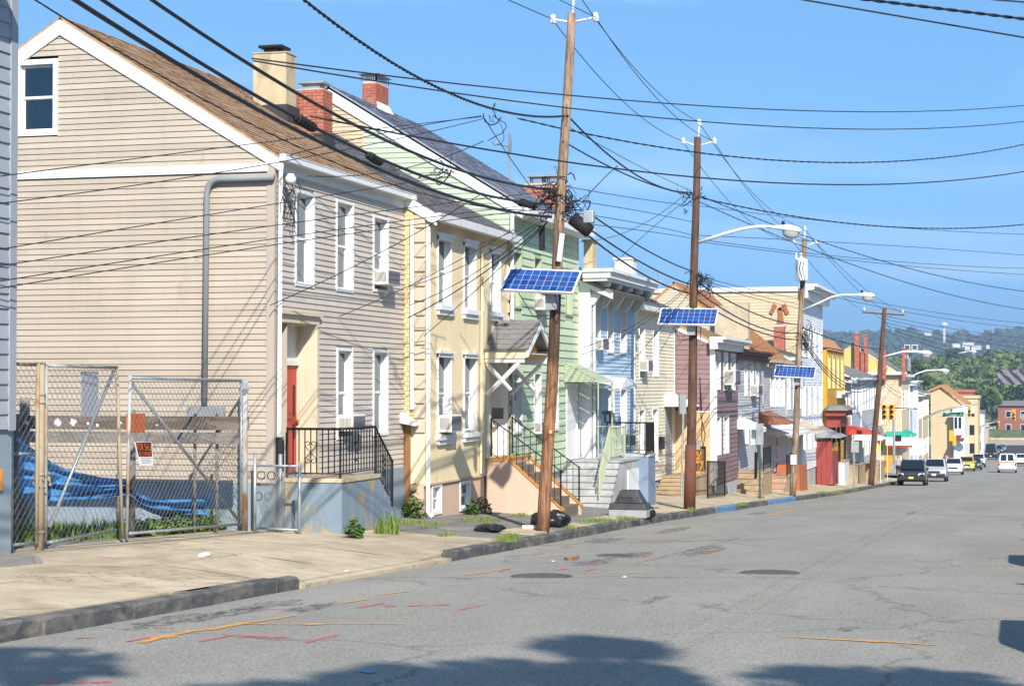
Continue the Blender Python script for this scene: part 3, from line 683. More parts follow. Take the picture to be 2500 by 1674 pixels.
def panel_door(par, T, a0, a1, z0, z1, d, mat, name='door', lites=False):
    m = MB(); bx(m, T, a0, a1, d - .05, d, z0, z1)
    w, h = a1 - a0, z1 - z0
    for i in range(2):
        for (p, q) in ((.08, .42), (.5, .92)):
            A0 = a0 + w * (.12 + .42 * i); bx(m, T, A0, A0 + w * .34, d + .0005, d + .012, z0 + h * p, z0 + h * q)
    o = m.build(name, mat, par)
    k = MB(); P = T(a1 - .08, d + .05, z0 + h * .48); k.lathe((P.x, P.y, P.z - .03), [(.01, 0), (.035, .02), (.035, .045), (.01, .06)], 8); k.build('door_knob', M_brass, o)
    return o
M_brass = plain('brass', (.55, .36, .10, 1), .35, 1)
def cornice(par, T, a0, a1, z, prj=.35, h=.3, mat=None, name='cornice'):
    m = MB(); bx(m, T, a0 - .02, a1 + .02, -.02, prj * .45, z - h, z - h * .45); bx(m, T, a0 - .03, a1 + .03, -.02, prj * .8, z - h * .449, z - h * .2); bx(m, T, a0 - .04, a1 + .04, -.02, prj, z - h * .199, z)
    return m.build(name, mat or M_white, par)

# ================================================================== taupe house with the big side wall
X1, Y1a, Y1b = -12.2, 29.06, 36.0
XR, ZR_, XB = -16.25, 8.11, -20.3
slope = .622
def rz1(x): return ZR_ - abs(x - XR) * slope
H1 = thing('taupe_house', 'taupe clapboard house with brown roof and big blank side wall', 'house', (X1, Y1a, sw(X1, Y1a)))
T = Tf(X1); S = Ts(Y1a)
wins = [pw(X1, 718.6, 460.6, 697, 765.2), pw(X1, 818.5, 484.5, 710, 860.9), pw(X1, 908.7, 522.8, 711, 946), pw(X1, 820, 848, 1073, 859), pw(X1, 908.7, 852.9, 1064, 945.4)]
dA, dB = Y1a + .16, ax(774.8, 900, X1).y; dz1 = ax(690, 766, X1).z; dz0 = ax(700, 1160, X1).z
holes = [hole(*w) for w in wins] + [(dA + .02, dB - .06, dz0, dz1 - .05)]
w = MB(); holed(w, T, Y1a, Y1b, -.3, 5.5, holes, -.01); w1 = w.build('wall', M_taupe_f, H1)
boards(w1, T, (Y1a + .06, Y1b - .06), -.23, 5.32, .1016, [h for h in [(x[0], x[1], x[2], x[3]) for x in wins]] + [(dA - .06, dB, dz0 - .2, dz1)], M_taupe_f)
w = MB(); gx = [(X1, -1.1), (XB, -1.1), (XB, rz1(XB)), (XR, ZR_ - .05), (X1, rz1(X1))]
w.add([S(a, -.6, z) for a, z in gx], [tuple(range(5))]); w1z = w.build('wall', M_taupe, H1); w = MB(); w.quad((X1, Y1b, -1.4), (XB, Y1b, -1.4), (XB, Y1b, 5.5), (X1, Y1b, 5.5)); 
w.v[2] = (XB, Y1b, 5.45); w.add([w.v[3], w.v[2], (XR, Y1b, ZR_ - .05)], [(0, 1, 2)]); w.build('party_wall', M_taupe, H1); w1s = w1z
gw = [ay(40, 146, Y1a), ay(142, 330, Y1a)]; GW = (gw[0].x, gw[1].x, gw[1].z, ay(40, 146, Y1a).z - .02)
def al1(z):
    if z < rz1(X1): return (XB, X1 - .10)
    d = (ZR_ - z) / slope - .02
    return (XR - d, min(XR + d, X1 - .1))
zb = ay(400, 428, Y1a).z
boards(w1s, S, al1, 0.0, zb - .0, .1016, [], M_taupe)
boards(w1s, S, al1, zb + .14, ZR_ - .32, .1016, [GW], M_taupe)
m = MB(); bx(m, S, XB, X1 - .1, -.005, .045, zb + .005, zb + .145); m.build('trim_band', M_white, H1)
m = MB(); bx(m, S, X1 - .12, X1 + .022, -.01, .03, -.02, 5.4); m.build('corner_board', M_taupe_trim, H1)
m = MB(); bx(m, T, Y1a + .001, Y1a + .07, -.01, .024, -.02, 5.4); bx(m, T, Y1b - .07, Y1b, -.01, .024, -.26, 5.35); m.build('corner_board', M_taupe_trim, H1)
window(H1, S, *GW, cas=.09, depth=.06, glass=M_glass, blind=0)
for i, q in enumerate(wins):
    window(H1, T, *q, cas=.055, depth=.10, blind=[.3, .0, .0, .0, .45][i], cover=[M_blind, M_curtain, M_curtain, M_blind, M_blind][i])
interior(H1, T, Y1a + .3, Y1b - .1, .1, 5.2, -.9)
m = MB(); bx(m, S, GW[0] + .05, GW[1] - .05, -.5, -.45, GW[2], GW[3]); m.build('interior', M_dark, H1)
# foundation
m = MB(); m.box(XB, X1 + .03, Y1a - .02, Y1b, -1.7, -.005); m.build('foundation', M_slate, H1)
# recessed entrance
m = MB(); D = -.36
bx(m, T, dA, dA + .05, -.3, .04, dz0, dz1); bx(m, T, dB - .10, dB, D, .04, dz0 - .1, dz1); bx(m, T, dA + .05, dB - .1, -.01, .039, dz1 - .14, dz1 + .0); bx(m, T, dA - .02, dB + .03, -.01, .10, dz1 + .001, dz1 + .06)
bx(m, T, dA + .02, dB - .1, D - .03, -.011, dz1 - .16, dz1 - .141)
m.build('door_surround', paint('cream_painted_wood', rgb(240, 226, 196, .66), var=.06, dirt=rgb(200, 170, 120, .6), dirtamt=.08), H1)
dt = ax(700, 890, X1).z
m = MB(); bx(m, T, dA + .05, dB - .1, D - .06, D, dt + .08, dz1 - .16); bx(m, T, dA + .05, dB - .1, D - .05, D + .05, dt, dt + .079); bx(m, T, dA + .48, dA + .5, D, D + .015, dt + .09, dz1 - .17); m.build('transom_panel', M_white2, H1)
dr = panel_door(H1, T, dA + .05, dB - .1, dz0, dt - .002, D, M_reddoor)
m = MB(); bx(m, T, dB - .3, dB - .22, D + .013, D + .02, dt - .9, dt - .35); bx(m, T, dB - .3, dB - .2, D + .013, D + .02, dt - 1.3, dt - 1.05); m.build('door_notice', M_black, dr)
# roof, rakes, gutter, frieze
roof_slope(H1, (X1 + .12, Y1a - .03, rz1(X1 + .12) + .03), (X1 + .12, Y1b, rz1(X1 + .12) + .03), (XR, Y1b, ZR_ + .04), (XR, Y1a - .03, ZR_ + .04), M_roofbrown)
roof_slope(H1, (XB - .12, Y1b, rz1(XB) + .0), (XB - .12, Y1a - .03, rz1(XB) + .0), (XR, Y1a - .03, ZR_ + .035), (XR, Y1b, ZR_ + .035), M_roofbrown, tabs=False)
for sgn, xe in ((1, X1 + .1), (-1, XB - .1)):
    p = [(XR, ZR_ + .0), (xe, rz1(xe) - .0), (xe, rz1(xe) - .20), (XR, ZR_ - .27)]
    m = MB(); m.prism([(a, Y1a + .012, z - .02) for a, z in p], (0, -.06, 0)); m.build('rake_board', M_white, H1)
ze = rz1(X1)
m = MB(); bx(m, T, Y1a - .02, Y1b + .1, .10, .22, ze - .12, ze - .02); bx(m, T, Y1a - .02, Y1b + .1, .10, .23, ze - .021, ze - .005); m.build('gutter', M_white, H1)
m = MB(); bx(m, T, Y1a, Y1b, -.01, .03, 5.3, ze + .02); bx(m, T, Y1a, Y1b, .031, .1, ze - .14, ze - .1); m.build('frieze', M_white2, H1)
downspout(H1, [(X1 + .12, Y1a + .06, ze - .1), (X1 + .10, Y1a + .05, ze - .3), (X1 + .08, Y1a + .05, ax(676, 1068, X1).z), (X1 + .16, Y1a + .06, ax(678, 1072, X1).z)])
MB().tube([(X1 + .10, Y1a + .06, ax(678, 1066, X1).z), (X1 + .10, Y1a + .06, ax(678, 1150, X1).z)], .075, 8).build('downspout_boot', M_rubber, H1)
# conduit on the side wall
c0 = ay(668, 433, Y1a - .1); c1 = ay(535, 437, Y1a - .1); c2 = ay(505, 470, Y1a - .1); c3 = ay(499, 985, Y1a - .1)
MB().tube([c0, c1, ay(520, 442, Y1a - .1), ay(510, 452, Y1a - .1), c2, c3], .055, 8).build('conduit', paint('grey_conduit', (.24, .25, .26, 1), var=.1), H1, smooth=True)
m = MB(); a = ay(458, 992, Y1a - .1); b = ay(546, 1030, Y1a - .1); bx(m, S, a.x, b.x, .02, .12, b.z, a.z); m.build('meter_panel', M_galv, H1)
m = MB(); p = ay(694, 437, Y1a + .3); m.lathe((X1 + .2, Y1a + .25, p.z - .1), [(.03, 0), (.09, .03), (.10, .1), (.05, .18)], 10); m.build('floodlight', M_lampwhite, H1, smooth=True)
m = MB()
for q in range(9):
    t = random.Random(q); pts = []
    for k in range(7): pts.append((X1 + .12 + t.uniform(-.05, .1), Y1a - .02 + q * .09 + t.uniform(-.06, .06), 5.25 - k * .13 * t.uniform(.5, 1.3)))
    m.tube(pts, .008, 3)
m.build('loose_wires', M_cable, H1, kind='stuff')
# house-side chimneys
CH = thing('stucco_chimney', 'broad cream stucco chimney with black cap on the taupe roof', 'chimney', (-15.2, 35.6, 6.5))
a = ay(617, 235, 35.4); b = ay(698, 235, 35.4); zt = ay(650, 128, 35.4).z
m = MB().box(a.x, b.x, 35.4, 35.95, 6.9, zt - .03); m.box(a.x - .02, b.x + .02, 35.38, 35.97, zt - .03, zt); m.build('stack', M_stuccochim, CH, bevel=.05)
m = MB().box(a.x - .05, b.x + .06, 35.33, 36.02, 6.4, rz1(b.x) + .38); m.build('tar_flashing', M_tar, CH)
m = MB(); m.box(a.x + .2, b.x - .25, 35.5, 35.85, zt + .001, zt + .1); m.box(a.x + .1, b.x - .1, 35.42, 35.93, zt + .1, zt + .16); m.build('chimney_cap', M_black, CH, bevel=.02)
CH = thing('brick_chimney', 'red brick chimney standing right beside the cream stucco chimney', 'chimney', (-14.4, 36.5, 6.5), 'red brick chimneys')
a = ay(722, 300, 36.2); b = ay(789, 300, 36.2); zt = ay(750, 217, 36.2).z
bricks(CH, a.x, b.x, 36.2, 36.75, 6.6, zt, bw=.2)
m = MB().box(a.x - .03, b.x + .03, 36.15, 36.8, 6.3, 6.95); m.build('tar_flashing', M_tar, CH)
m = MB(); m.box(a.x + .12, b.x - .12, 36.3, 36.6, zt + .001, zt + .12); m.box(a.x + .03, b.x - .0, 36.22, 36.7, zt + .12, zt + .16); m.build('chimney_cap', M_galv, CH)
aircon(T, ax(908, 700, X1).y + .1, ax(946, 700, X1).y - .1, .30, ax(915, 695, X1).z, ax(915, 657, X1).z, 'white air conditioner in the top right window of the taupe house')
aircon(T, ax(820, 1040, X1).y + .1, ax(859, 1040, X1).y - .08, .30, ax(825, 1052, X1).z, ax(825, 1012, X1).z, 'air conditioner in the ground floor window behind the black stoop railing')

# ================================================================== grey house cut by the left edge
X0, Y0b = -12.2, ax(31, 900, -12.2).y
H0 = thing('grey_house', 'pale grey clapboard house cut off by the left edge', 'house', (X0, Y0b - 6, sw(X0, Y0b - 6)))
T0 = Tf(X0); zs0 = ax(20, 1047, X0).z
m = MB(); m.box(-20, X0 - .01, Y0b - 7, Y0b, zs0, 6.9); w0 = m.build('wall', M_greyh, H0)
boards(w0, T0, (Y0b - 7, Y0b - .1), zs0, 6.75, .188, [], M_greyh, lap=.022)
m = MB(); bx(m, T0, Y0b - .13, Y0b + .02, -.05, .035, zs0 - .02, 6.6); m.box(X0 - .15, X0 + .034, Y0b, Y0b + .03, zs0, 6.6); m.build('corner_board', M_greyh, H0)
m = MB(); bx(m, T0, Y0b - 7, Y0b + .02, -.3, -.02, -1.3, zs0); m.build('foundation', M_slate, H0)
roof_slope(H0, (X0 + .4, Y0b - 7, 6.6), (X0 + .4, Y0b - .55, 6.6), (-16.2, Y0b - .55, 9.3), (-16.2, Y0b - 7, 9.3), M_roofgrey, tabs=False)
m = MB(); bx(m, T0, Y0b - 7, Y0b - .5, -.02, .36, 6.45, 6.58); m.build('soffit', M_white2, H0)
m = MB(); p = ax(3, 1195, X0); bx(m, T0, p.y - .4, p.y, .0, .02, p.z, p.z + .26); m.build('orange_notice', M_orange, H0)

# ================================================================== cream stucco house
X2, Y2a, Y2b = -11.75, ax(1037, 900, -11.75).y, ax(1243, 900, -11.75).y
zs2 = ax(1045, 1180, X2).z; ze2 = ax(1045, 512, -11.5).z
H2 = thing('cream_house', 'cream stucco house with quoins and a grey shingle porch roof', 'house', (X2, Y2a, sw(X2, Y2a)))
T = Tf(X2); S = Ts(Y2a)
wins = [pw(X2, 1067, 574, 744, 1100), pw(X2, 1131, 590, 755, 1160), pw(X2, 1196, 608, 761, 1220), pw(X2, 1067, 862, 1062, 1100), pw(X2, 1131, 865, 1056, 1162)]
basew = [pw(X2, 1056, 1183, 1258, 1080), pw(X2, 1124, 1175, 1248, 1150)]
d2 = (ax(1189, 900, X2).y, ax(1237, 900, X2).y, ax(1192, 1118, X2).z, ax(1192, 868, X2).z)
holes = [hole(*q) for q in wins] + [hole(*d2, .04)]
w = MB(); holed(w, T, Y2a, Y2b, zs2, ze2, holes); w2 = w.build('wall', M_cream, H2)
w = MB(); holed(w, T, Y2a, Y2b, -2.2, zs2 - .04, [hole(*q, .02) for q in basew], -.03); bx(w, T, Y2a, Y2b, -.03, .02, zs2 - .04, zs2 - .001); w.build('foundation', M_pink, H2)
zq = ax(1010, 1012, X2).z
m = MB(); m.quad((X2, Y2a, zq), (-13, Y2a, zq), (-13, Y2a, ze2), (X2, Y2a, ze2)); ws2 = m.build('side_wall', M_yshake, H2)
m = MB(); m.quad((X2, Y2a, zs2), (-13, Y2a, zs2), (-13, Y2a, zq), (X2, Y2a, zq)); m.build('lower_side_wall', M_cream, H2)
m = MB(); m.quad((X2 - .02, Y2a + .01, -2), (-13, Y2a + .01, -2), (-13, Y2a + .01, zs2), (X2 - .02, Y2a + .01, zs2)); m.build('side_foundation', M_pink, H2)
for i, q in enumerate(wins):
    window(H2, T, *q, cas=.03, depth=.115, sill=True, hood=True, blind=[.45, .5, .5, .5, .5][i], cover=M_blind)
for q in basew:
    window(H2, T, *q, cas=.06, depth=.08, mid=.5, proud=-.002)
interior(H2, T, Y2a + .1, Y2b - .1, -1.3, ze2 - .1, -.8)
qz = zs2 + 1.05; k = 0
while qz < ze2 - .25:
    m = MB(); h = .26; m.hexa([(X2 - .22, Y2a - .05, qz), (X2 + .015, Y2a - .05, qz), (X2 + .015, Y2a + .02, qz), (X2 - .22, Y2a + .02, qz)], [(X2 - .22, Y2a - .05, qz + h), (X2 + .015, Y2a - .05, qz + h), (X2 + .015, Y2a + .02, qz + h), (X2 - .22, Y2a + .02, qz + h)])
    m.build('quoin_block', M_quoin, H2, bevel=.015)
    q = MB(); bx(q, T, Y2b - .16, Y2b - .02, 0, .05, qz, qz + .2); q.build('quoin_block', M_quoin, H2)
    qz += .30; k += 1
for r in range(48):                                    # small yellow shingles on the return wall
    for c in range(2):
        z = zs2 + 1.1 + r * .1; m = MB(); xx = X2 - .48 + c * .12 + (.06 if r % 2 else 0); m.box(xx, xx + .112, Y2a - .03, Y2a - .005, z, z + .107); m.build('wall_shingle', M_yshake, ws2)
downspout(H2, [(X2 - .25, Y2a - .09, ze2 - .15), (X2 - .25, Y2a - .08, ax(1003, 1000, X2).z)], r=.045)
downspout(H2, [(X2 + .06, Y2a + .04, ze2 - .1), (X2 + .05, Y2a + .06, ze2 - .4), (X2 + .05, Y2a + .06, ax(1040, 1250, X2).z), (X2 + .16, Y2a + .05, ax(1036, 1262, X2).z)], r=.05)
downspout(H2, [(X2 + .06, Y2b + .05, 5.9), (X2 + .05, Y2b + .05, ax(1247, 780, X2).z)], r=.05)
ZR2 = 7.85
sl2 = (ZR2 - ze2) / (X2 + .25 + 16.2)
roof_slope(H2, (X2 + .25, Y2a - .05, ze2), (X2 + .25, Y2b, ze2), (-16.2, Y2b, ZR2), (-16.2, Y2a - .05, ZR2), M_roofgrey)
m = MB(); m.prism([(X2 + .27, Y2a - .03, ze2 - .05), (X2 + .27, Y2a - .03, ze2 - .28), (X2 - .5, Y2a - .03, ze2 + .18), (X2 - .5, Y2a - .03, ze2 + .42)], (0, -.05, 0)); m.build('rake_board', M_white, H2)
m = MB(); bx(m, T, Y2a, Y2b, .18, .34, ze2 - .17, ze2 - .01); m.build('gutter', M_white2, H2)
m = MB(); bx(m, T, Y2a, Y2b, -.02, .18, ze2 - .12, ze2 - .08); m.build('soffit', M_white2, H2)
MB().tube([ax(1178, 760, X2 + .04), ax(1176, 600, X2 + .04), ax(1183, 592, X2 + .05)], .03, 6).build('conduit', M_cream, H2)
MB().tube([ax(1174, 1155, X2 + .04), ax(1176, 600, X2 + .04)], .025, 6).build('conduit', M_cream, H2)
# door
m = MB(); bx(m, T, d2[0], d2[0] + .08, -.35, .03, d2[2], d2[3]); bx(m, T, d2[1] - .08, d2[1], -.35, .03, d2[2], d2[3]); bx(m, T, d2[0] + .08, d2[1] - .08, -.35, .029, d2[3] - .1, d2[3]); m.build('door_surround', M_white, H2)
panel_door(H2, T, d2[0] + .08, d2[1] - .08, d2[2], d2[3] - .1, -.3, M_cream)
p = ax(1207, 995, X2); m = MB(); bx(m, T, p.y - .5, p.y + .5, .0, .02, p.z, p.z + .01)
# porch roof (gabled, front end towards the street)
pc = (d2[0] + d2[1]) / 2; pz = ax(1190, 862, X2).z; pk = ax(1240, 775, X2).z
PR = thing('porch_roof', 'small gabled grey shingle porch roof over the cream house door', 'porch roof', (X2, pc, pz))
xo = X2 + 1.0; hw = (d2[1] - d2[0]) / 2 + .22; pr = pz + .78
for s, nm in ((-1, 'a'), (1, 'b')):
    e = pc + s * (hw + .12)
    f = roof_slope(PR, (xo + .06, e, pz + .08), (X2 + .03, e, pz + .08), (X2 + .03, pc, pr), (xo + .06, pc, pr), M_roofgrey, ex=.16, tabs=False, name='roof', thick=.05)
    A, B, C, D_ = Vector((xo + .06, e, pz + .08)), Vector((X2 + .03, e, pz + .08)), Vector((X2 + .03, pc, pr)), Vector((xo + .06, pc, pr)); n = (B - A).cross(D_ - A).normalized(); n = n if n.z > 0 else -n
    for c in range(6):
        for q in range(4):
            off = .5 * (c % 2); s0, s1 = max(0, (q - off) / 3.5), min(1, (q + 1 - off) / 3.5) - .012
            if s1 - s0 < .05: continue
            ee = lambda ss, tt: A.lerp(B, ss).lerp(D_.lerp(C, ss), tt)
            a_, b_, c_, d_ = ee(s0, c / 6), ee(s1, c / 6), ee(s1, (c + 1) / 6), ee(s0, (c + 1) / 6)
            m = MB(); h = .014 + rnd.uniform(0, .01); m.add([a_ + n * h, b_ + n * h, c_ + n * .004, d_ + n * .004, a_, b_], [(0, 1, 2, 3), (4, 5, 1, 0)]); m.build('roof_shingle', M_roofgrey, f)
    m = MB(); m.prism([(xo + .02, e, pz + .03), (xo + .02, e, pz - .10), (xo + .02, pc, pr - .2), (xo + .02, pc, pr - .05)], (.05, 0, 0)); m.build('bargeboard', M_white, PR)
    m = MB(); m.box(X2 + .03, xo, pc + s * hw - .06, pc + s * hw + .06, pz - .12, pz + .06); m.build('fascia', M_cream, PR)
    # crossed white brackets
    y = pc + s * (hw - .02)
    m = MB(); m.box(X2 + .03, xo - .05, y - .045, y + .045, pz - .22, pz - .121); m.tube([(X2 + .05, y, pz - .95), (xo - .15, y, pz - .18)], .05, 4); m.tube([(X2 + .05, y + .01, pz - .25), (X2 + .62, y + .01, pz - .85)], .05, 4); m.build('bracket', M_white, PR)
m = MB(); m.add([(xo - .25, pc - hw, pz), (xo - .25, pc + hw, pz), (xo - .25, pc, pr - .12)], [(0, 1, 2)]); m.build('gable_panel', paint('tan_board', rgb(220, 170, 100, .6)), PR)
m = MB(); m.box(X2 + .03, xo - .02, pc - hw + .05, pc + hw - .05, pz - .02, pz + .0); m.build('ceiling', M_white2, PR)
# alley door between the taupe and the cream house
AD = thing('alley_door', 'weathered brown board door in the gap beside the cream house', 'door', (-12.2, Y2a - .04, sw(-12.2, 36)))
xs_ = [-12.3, -12.17, -12.04]
for a_, b_ in zip(xs_, xs_[1:]):
    m = MB().box(a_ + .005, b_ - .005, Y2a - .06, Y2a - .02, sw(-12.2, 36) - .02, ax(995, 1035, -12.2).z); m.build('plank', M_wood, AD)
m = MB(); z = ax(1003, 1015, -12.1).z; yh = Y2a - .3; m.hexa([(-12.3, yh, z - .12), (-11.85, yh, z - .2), (-11.85, Y2a - .02, z - .2), (-12.3, Y2a - .02, z - .12)], [(-12.3, yh, z + .16), (-11.85, yh, z - .16), (-11.85, Y2a - .02, z - .16), (-12.3, Y2a - .02, z + .16)]); m.build('rain_hood', M_white2, AD)
aircon(T, wins[3][0] + .12, wins[3][1] - .1, .28, wins[3][2] + .06, wins[3][2] + .42, 'air conditioner in the ground floor window of the cream house', False)

# ================================================================== green house
X3, Y3a, Y3b = -11.75, Y2b + .12, ax(1410, 900, -11.75).y
ze3 = 6.05; XR3, ZR3 = -16.39, 9.02; sl3 = (ZR3 - 6.15) / (XR3 * -1 - 11.76)
zs3 = ax(1405, 1142, X3).z
H3 = thing('green_house', 'light green wide-board house with slate roof and gable side', 'house', (X3, Y3a, sw(X3, Y3a)))
T = Tf(X3); S = Ts(Y3a)
wins = [pw(X3, 1254, 610, 752, 1272), pw(X3, 1302, 624, 756, 1320), pw(X3, 1378, 650, 770, 1397), pw(X3, 1252, 905, 1060, 1273), pw(X3, 1302, 908, 1062, 1320), pw(X3, 1343, 910, 1052, 1362)]
ex3 = .20
w = MB(); holed(w, T, Y3a, Y3b, zs3, ze3, [hole(*q) for q in wins], -.01); w3 = w.build('wall', M_green, H3)
xd0, xd1 = ax(1380, 900, X3).y, Y3b - .15
boards(w3, T, (Y3a + .06, Y3b - .06), zs3, ze3 - .1, ex3, [(q[0], q[1], q[2], q[3]) for q in wins] + [(xd0, xd1, zs3, ax(1380, 935, X3).z)], M_green, lap=.028)
w = MB(); w.add([(X3, Y3a, 4.8), (-21, Y3a, 4.8), (-21, Y3a, 6.15), (XR3, Y3a, ZR3 - .05), (X3, Y3a, 6.1)], [(0, 1, 2, 3, 4)]); ws3 = w.build('side_wall', M_greenpale, H3)
w = MB(); w.add([(X3, Y3b, -1.8), (-21, Y3b, -1.8), (-21, Y3b, 6.1), (XR3, Y3b, ZR3 - .06), (X3, Y3b, 6.1)], [(0, 1, 2, 3, 4)]); w.build('party_wall', M_greenpale, H3)
xt = ay(890, 300, Y3a).x
boards(ws3, S, lambda z: (max(-21, XR3 - (ZR3 - z) / sl3 + .05), min(X3, XR3 + (ZR3 - z) / sl3 - .03) if z > 6.1 else X3 - .02), 5.0, ZR3 - .35, .13, [(-25, xt, 0, 20)], M_greenpale)
boards(ws3, S, lambda z: (max(-21, XR3 - (ZR3 - z) / sl3 + .05), min(xt - .05, XR3 + (ZR3 - z) / sl3 - .03)), 6.6, ZR3 - .35, .1016, [], M_tan)
m = MB(); bx(m, S, xt - .05, xt + .0, -.01, .035, 6.6, ZR3 - .95); m.build('trim_strip', M_tan, H3)
for xe in (X3 + .3, -21.3):
    rzz = lambda x: ZR3 - abs(x - XR3) * sl3
    m = MB(); m.prism([(XR3, Y3a + .01, ZR3 - .0), (xe, Y3a + .01, rzz(xe)), (xe, Y3a + .01, rzz(xe) - .3), (XR3, Y3a + .01, ZR3 - .34)], (0, -.07, 0)); m.build('rake_board', M_white, H3)
roof_slope(H3, (X3 + .4, Y3a - .06, 6.15 - .4 * sl3 + .05), (X3 + .4, Y3b + .06, 6.15 - .4 * sl3 + .05), (XR3, Y3b + .06, ZR3 + .05), (XR3, Y3a - .06, ZR3 + .05), M_roofblue)
roof_slope(H3, (-21.4, Y3b + .06, 6.0), (-21.4, Y3a - .06, 6.0), (XR3, Y3a - .06, ZR3 + .045), (XR3, Y3b + .06, ZR3 + .045), M_roofblue, tabs=False)
m = MB(); bx(m, T, Y3a - .02, Y3b + .12, -.02, .34, 5.72, 5.9); bx(m, T, Y3a - .03, Y3b + .13, .3, .46, 5.74, 5.96); m.build('eave_box', M_white, H3)
m = MB(); bx(m, T, Y3a, Y3a + .07, -.01, .04, zs3, 5.72); bx(m, T, Y3b - .07, Y3b, -.01, .04, zs3, 5.72); m.build('corner_board', M_greentrim, H3)
for i, q in enumerate(wins): window(H3, T, *q, cas=.05, depth=.1, mat=M_greentrim if i < 3 else M_white2, blind=[.0, .4, .5, .4, .3, .6][i], cover=M_curtain)
interior(H3, T, Y3a + .1, Y3b - .1, zs3 + .2, 5.6, -.8)
m = MB(); m.box(-20, X3 - .02, Y3a, Y3b, -2.6, zs3 - .002); m.build('foundation', M_greystep, H3)
m = MB(); bx(m, T, xd0, xd0 + .07, -.02, .05, ax(1380, 1122, X3).z, ax(1380, 935, X3).z); bx(m, T, xd0 + .07, xd1 - .07, -.02, .02, ax(1380, 1122, X3).z, ax(1380, 935, X3).z); bx(m, T, xd1 - .07, xd1, -.02, .05, ax(1380, 1122, X3).z, ax(1380, 935, X3).z); m.build('storm_door', M_white, H3)
aircon(T, wins[1][0] + .06, wins[1][1] + .05, .3, wins[1][2] - .0, wins[1][2] + .33, 'air conditioner below the solar panel on the green house')
aircon(T, wins[4][0] + .06, wins[4][1] - .02, .2, wins[4][2] + .03, wins[4][2] + .36, 'air conditioner in the ground floor window of the green house', False)
# green door awning
AW = thing('door_awning', 'green metal awning over the green house door', 'awning', (X3, xd0, ax(1378, 935, X3).z), 'door awnings')
q0, q1 = ax(1375, 885, X3), ax(1375, 932, X3); yL, yR = q0.y, Y3b + .15; xo = ax(1467, 918, -9).x
xo = X3 + .95
T_ = lambda x, y, z: (x, y, z)
zt, zl = q0.z, q1.z
for k in range(9):                                     # slatted cheek facing the camera
    f0, f1 = k / 9, (k + 1) / 9; za, zbb = zl + (zt - zl) * f0, zl + (zt - zl) * f1 - .008
    xe0, xe1 = X3 + .04 + .95 * (1 - f0 * .88), X3 + .04 + .95 * (1 - f1 * .88)
    m = MB(); m.add([(X3 + .03, yL, za), (xe0, yL, za), (xe1, yL, zbb), (X3 + .03, yL, zbb), (X3 + .03, yL + .012, za), (xe0, yL + .012, za)], [(0, 1, 2, 3), (0, 4, 5, 1)]); m.build('slat', M_greentrim, AW)
nS = 10
for k in range(nS):
    y0_, y1_ = yL + (yR - yL) * k / nS, yL + (yR - yL) * (k + 1) / nS - .02
    m = MB(); m.hexa([(X3 + .03, y0_, zt - .01), (X3 + 1.0, y0_, zl - .01), (X3 + 1.0, y1_, zl - .01), (X3 + .03, y1_, zt - .01)], [(X3 + .03, y0_, zt + .01 * (k % 2)), (X3 + 1.0, y0_, zl + .01 * (k % 2)), (X3 + 1.0, y1_, zl + .01 * (k % 2)), (X3 + .03, y1_, zt + .01 * (k % 2))]); m.build('slat', M_greentrim, AW)
for (y) in (yL + .02, yR - .05): MB().tube([(X3 + .95, y, zl - .02), (X3 + .95, y, ax(1378, 1118, X3).z)], .022, 6).build('post', M_greentrim, AW)
# chimneys and dish on the green house
CH = thing('brick_chimney', 'tall narrow red brick chimney with cage cap on the slate ridge', 'chimney', (-16.3, 47, 8.6), 'red brick chimneys')
yb = ax(919, 230, -16.1).y; bricks(CH, -16.5, -16.1, yb, yb + .95, 8.1, ax(919, 197, -16.1).z, bw=.21)
zc = ax(919, 197, -16.1).z; chim_cap(CH, -16.55, -16.05, yb - .05, yb + 1.0, zc + .005)
m = MB(); m.hexa([(-16.0, yb - .1, 8.35), (-15.6, yb - .1, 8.2), (-15.6, yb + 1.05, 8.2), (-16.0, yb + 1.05, 8.35)], [(-16.09, yb - .0, 9.05), (-16.08, yb - .0, 9.05), (-16.08, yb + .95, 9.05), (-16.09, yb + .95, 9.05)]); m.build('flashing', M_white, CH)
CH = thing('brick_chimney', 'wide orange brick chimney behind the leaning utility pole', 'chimney', (-15, Y3b, 7.5), 'red brick chimneys')
ya = Y3b - 1.2
a = ay(1283, 500, ya); b = ay(1372, 500, ya); zc = ay(1300, 452, ya).z
bricks(CH, a.x, b.x, ya, ya + .6, 6.4, zc, bw=.22); m = MB().box(a.x - .03, b.x + .03, ya - .03, ya + .63, zc, zc + .05); m.build('stack_top', M_stuccochim, CH)
for s in (.27, .73): xx = a.x + (b.x - a.x) * s; chim_cap(CH, xx - .22, xx + .22, ya + .06, ya + .5, zc + .06)
DI = thing('satellite_dish', 'grey antenna dish on a thin mast above the green roof', 'dish', ax(1245, 455, -13.5))
p = ax(1246, 450, -13.5); t_ = ax(1243, 360, -13.5)
MB().tube([p, t_], .03, 6).build('mast', M_galv, DI); MB().tube([t_, t_ + Vector((-.15, -.75, .02)), t_ + Vector((-.15, -.75, .2))], .02, 5).build('feed_arm', M_galv, DI)
m = MB(); m.grid(lambda a, b: tuple(t_ + Vector((.05 - .12 * ((a - .5) ** 2 + (b - .5) ** 2), (a - .5) * .38, .1 + (b - .5) * .55))), 6, 6); m.build('reflector', M_galv, DI, smooth=True)
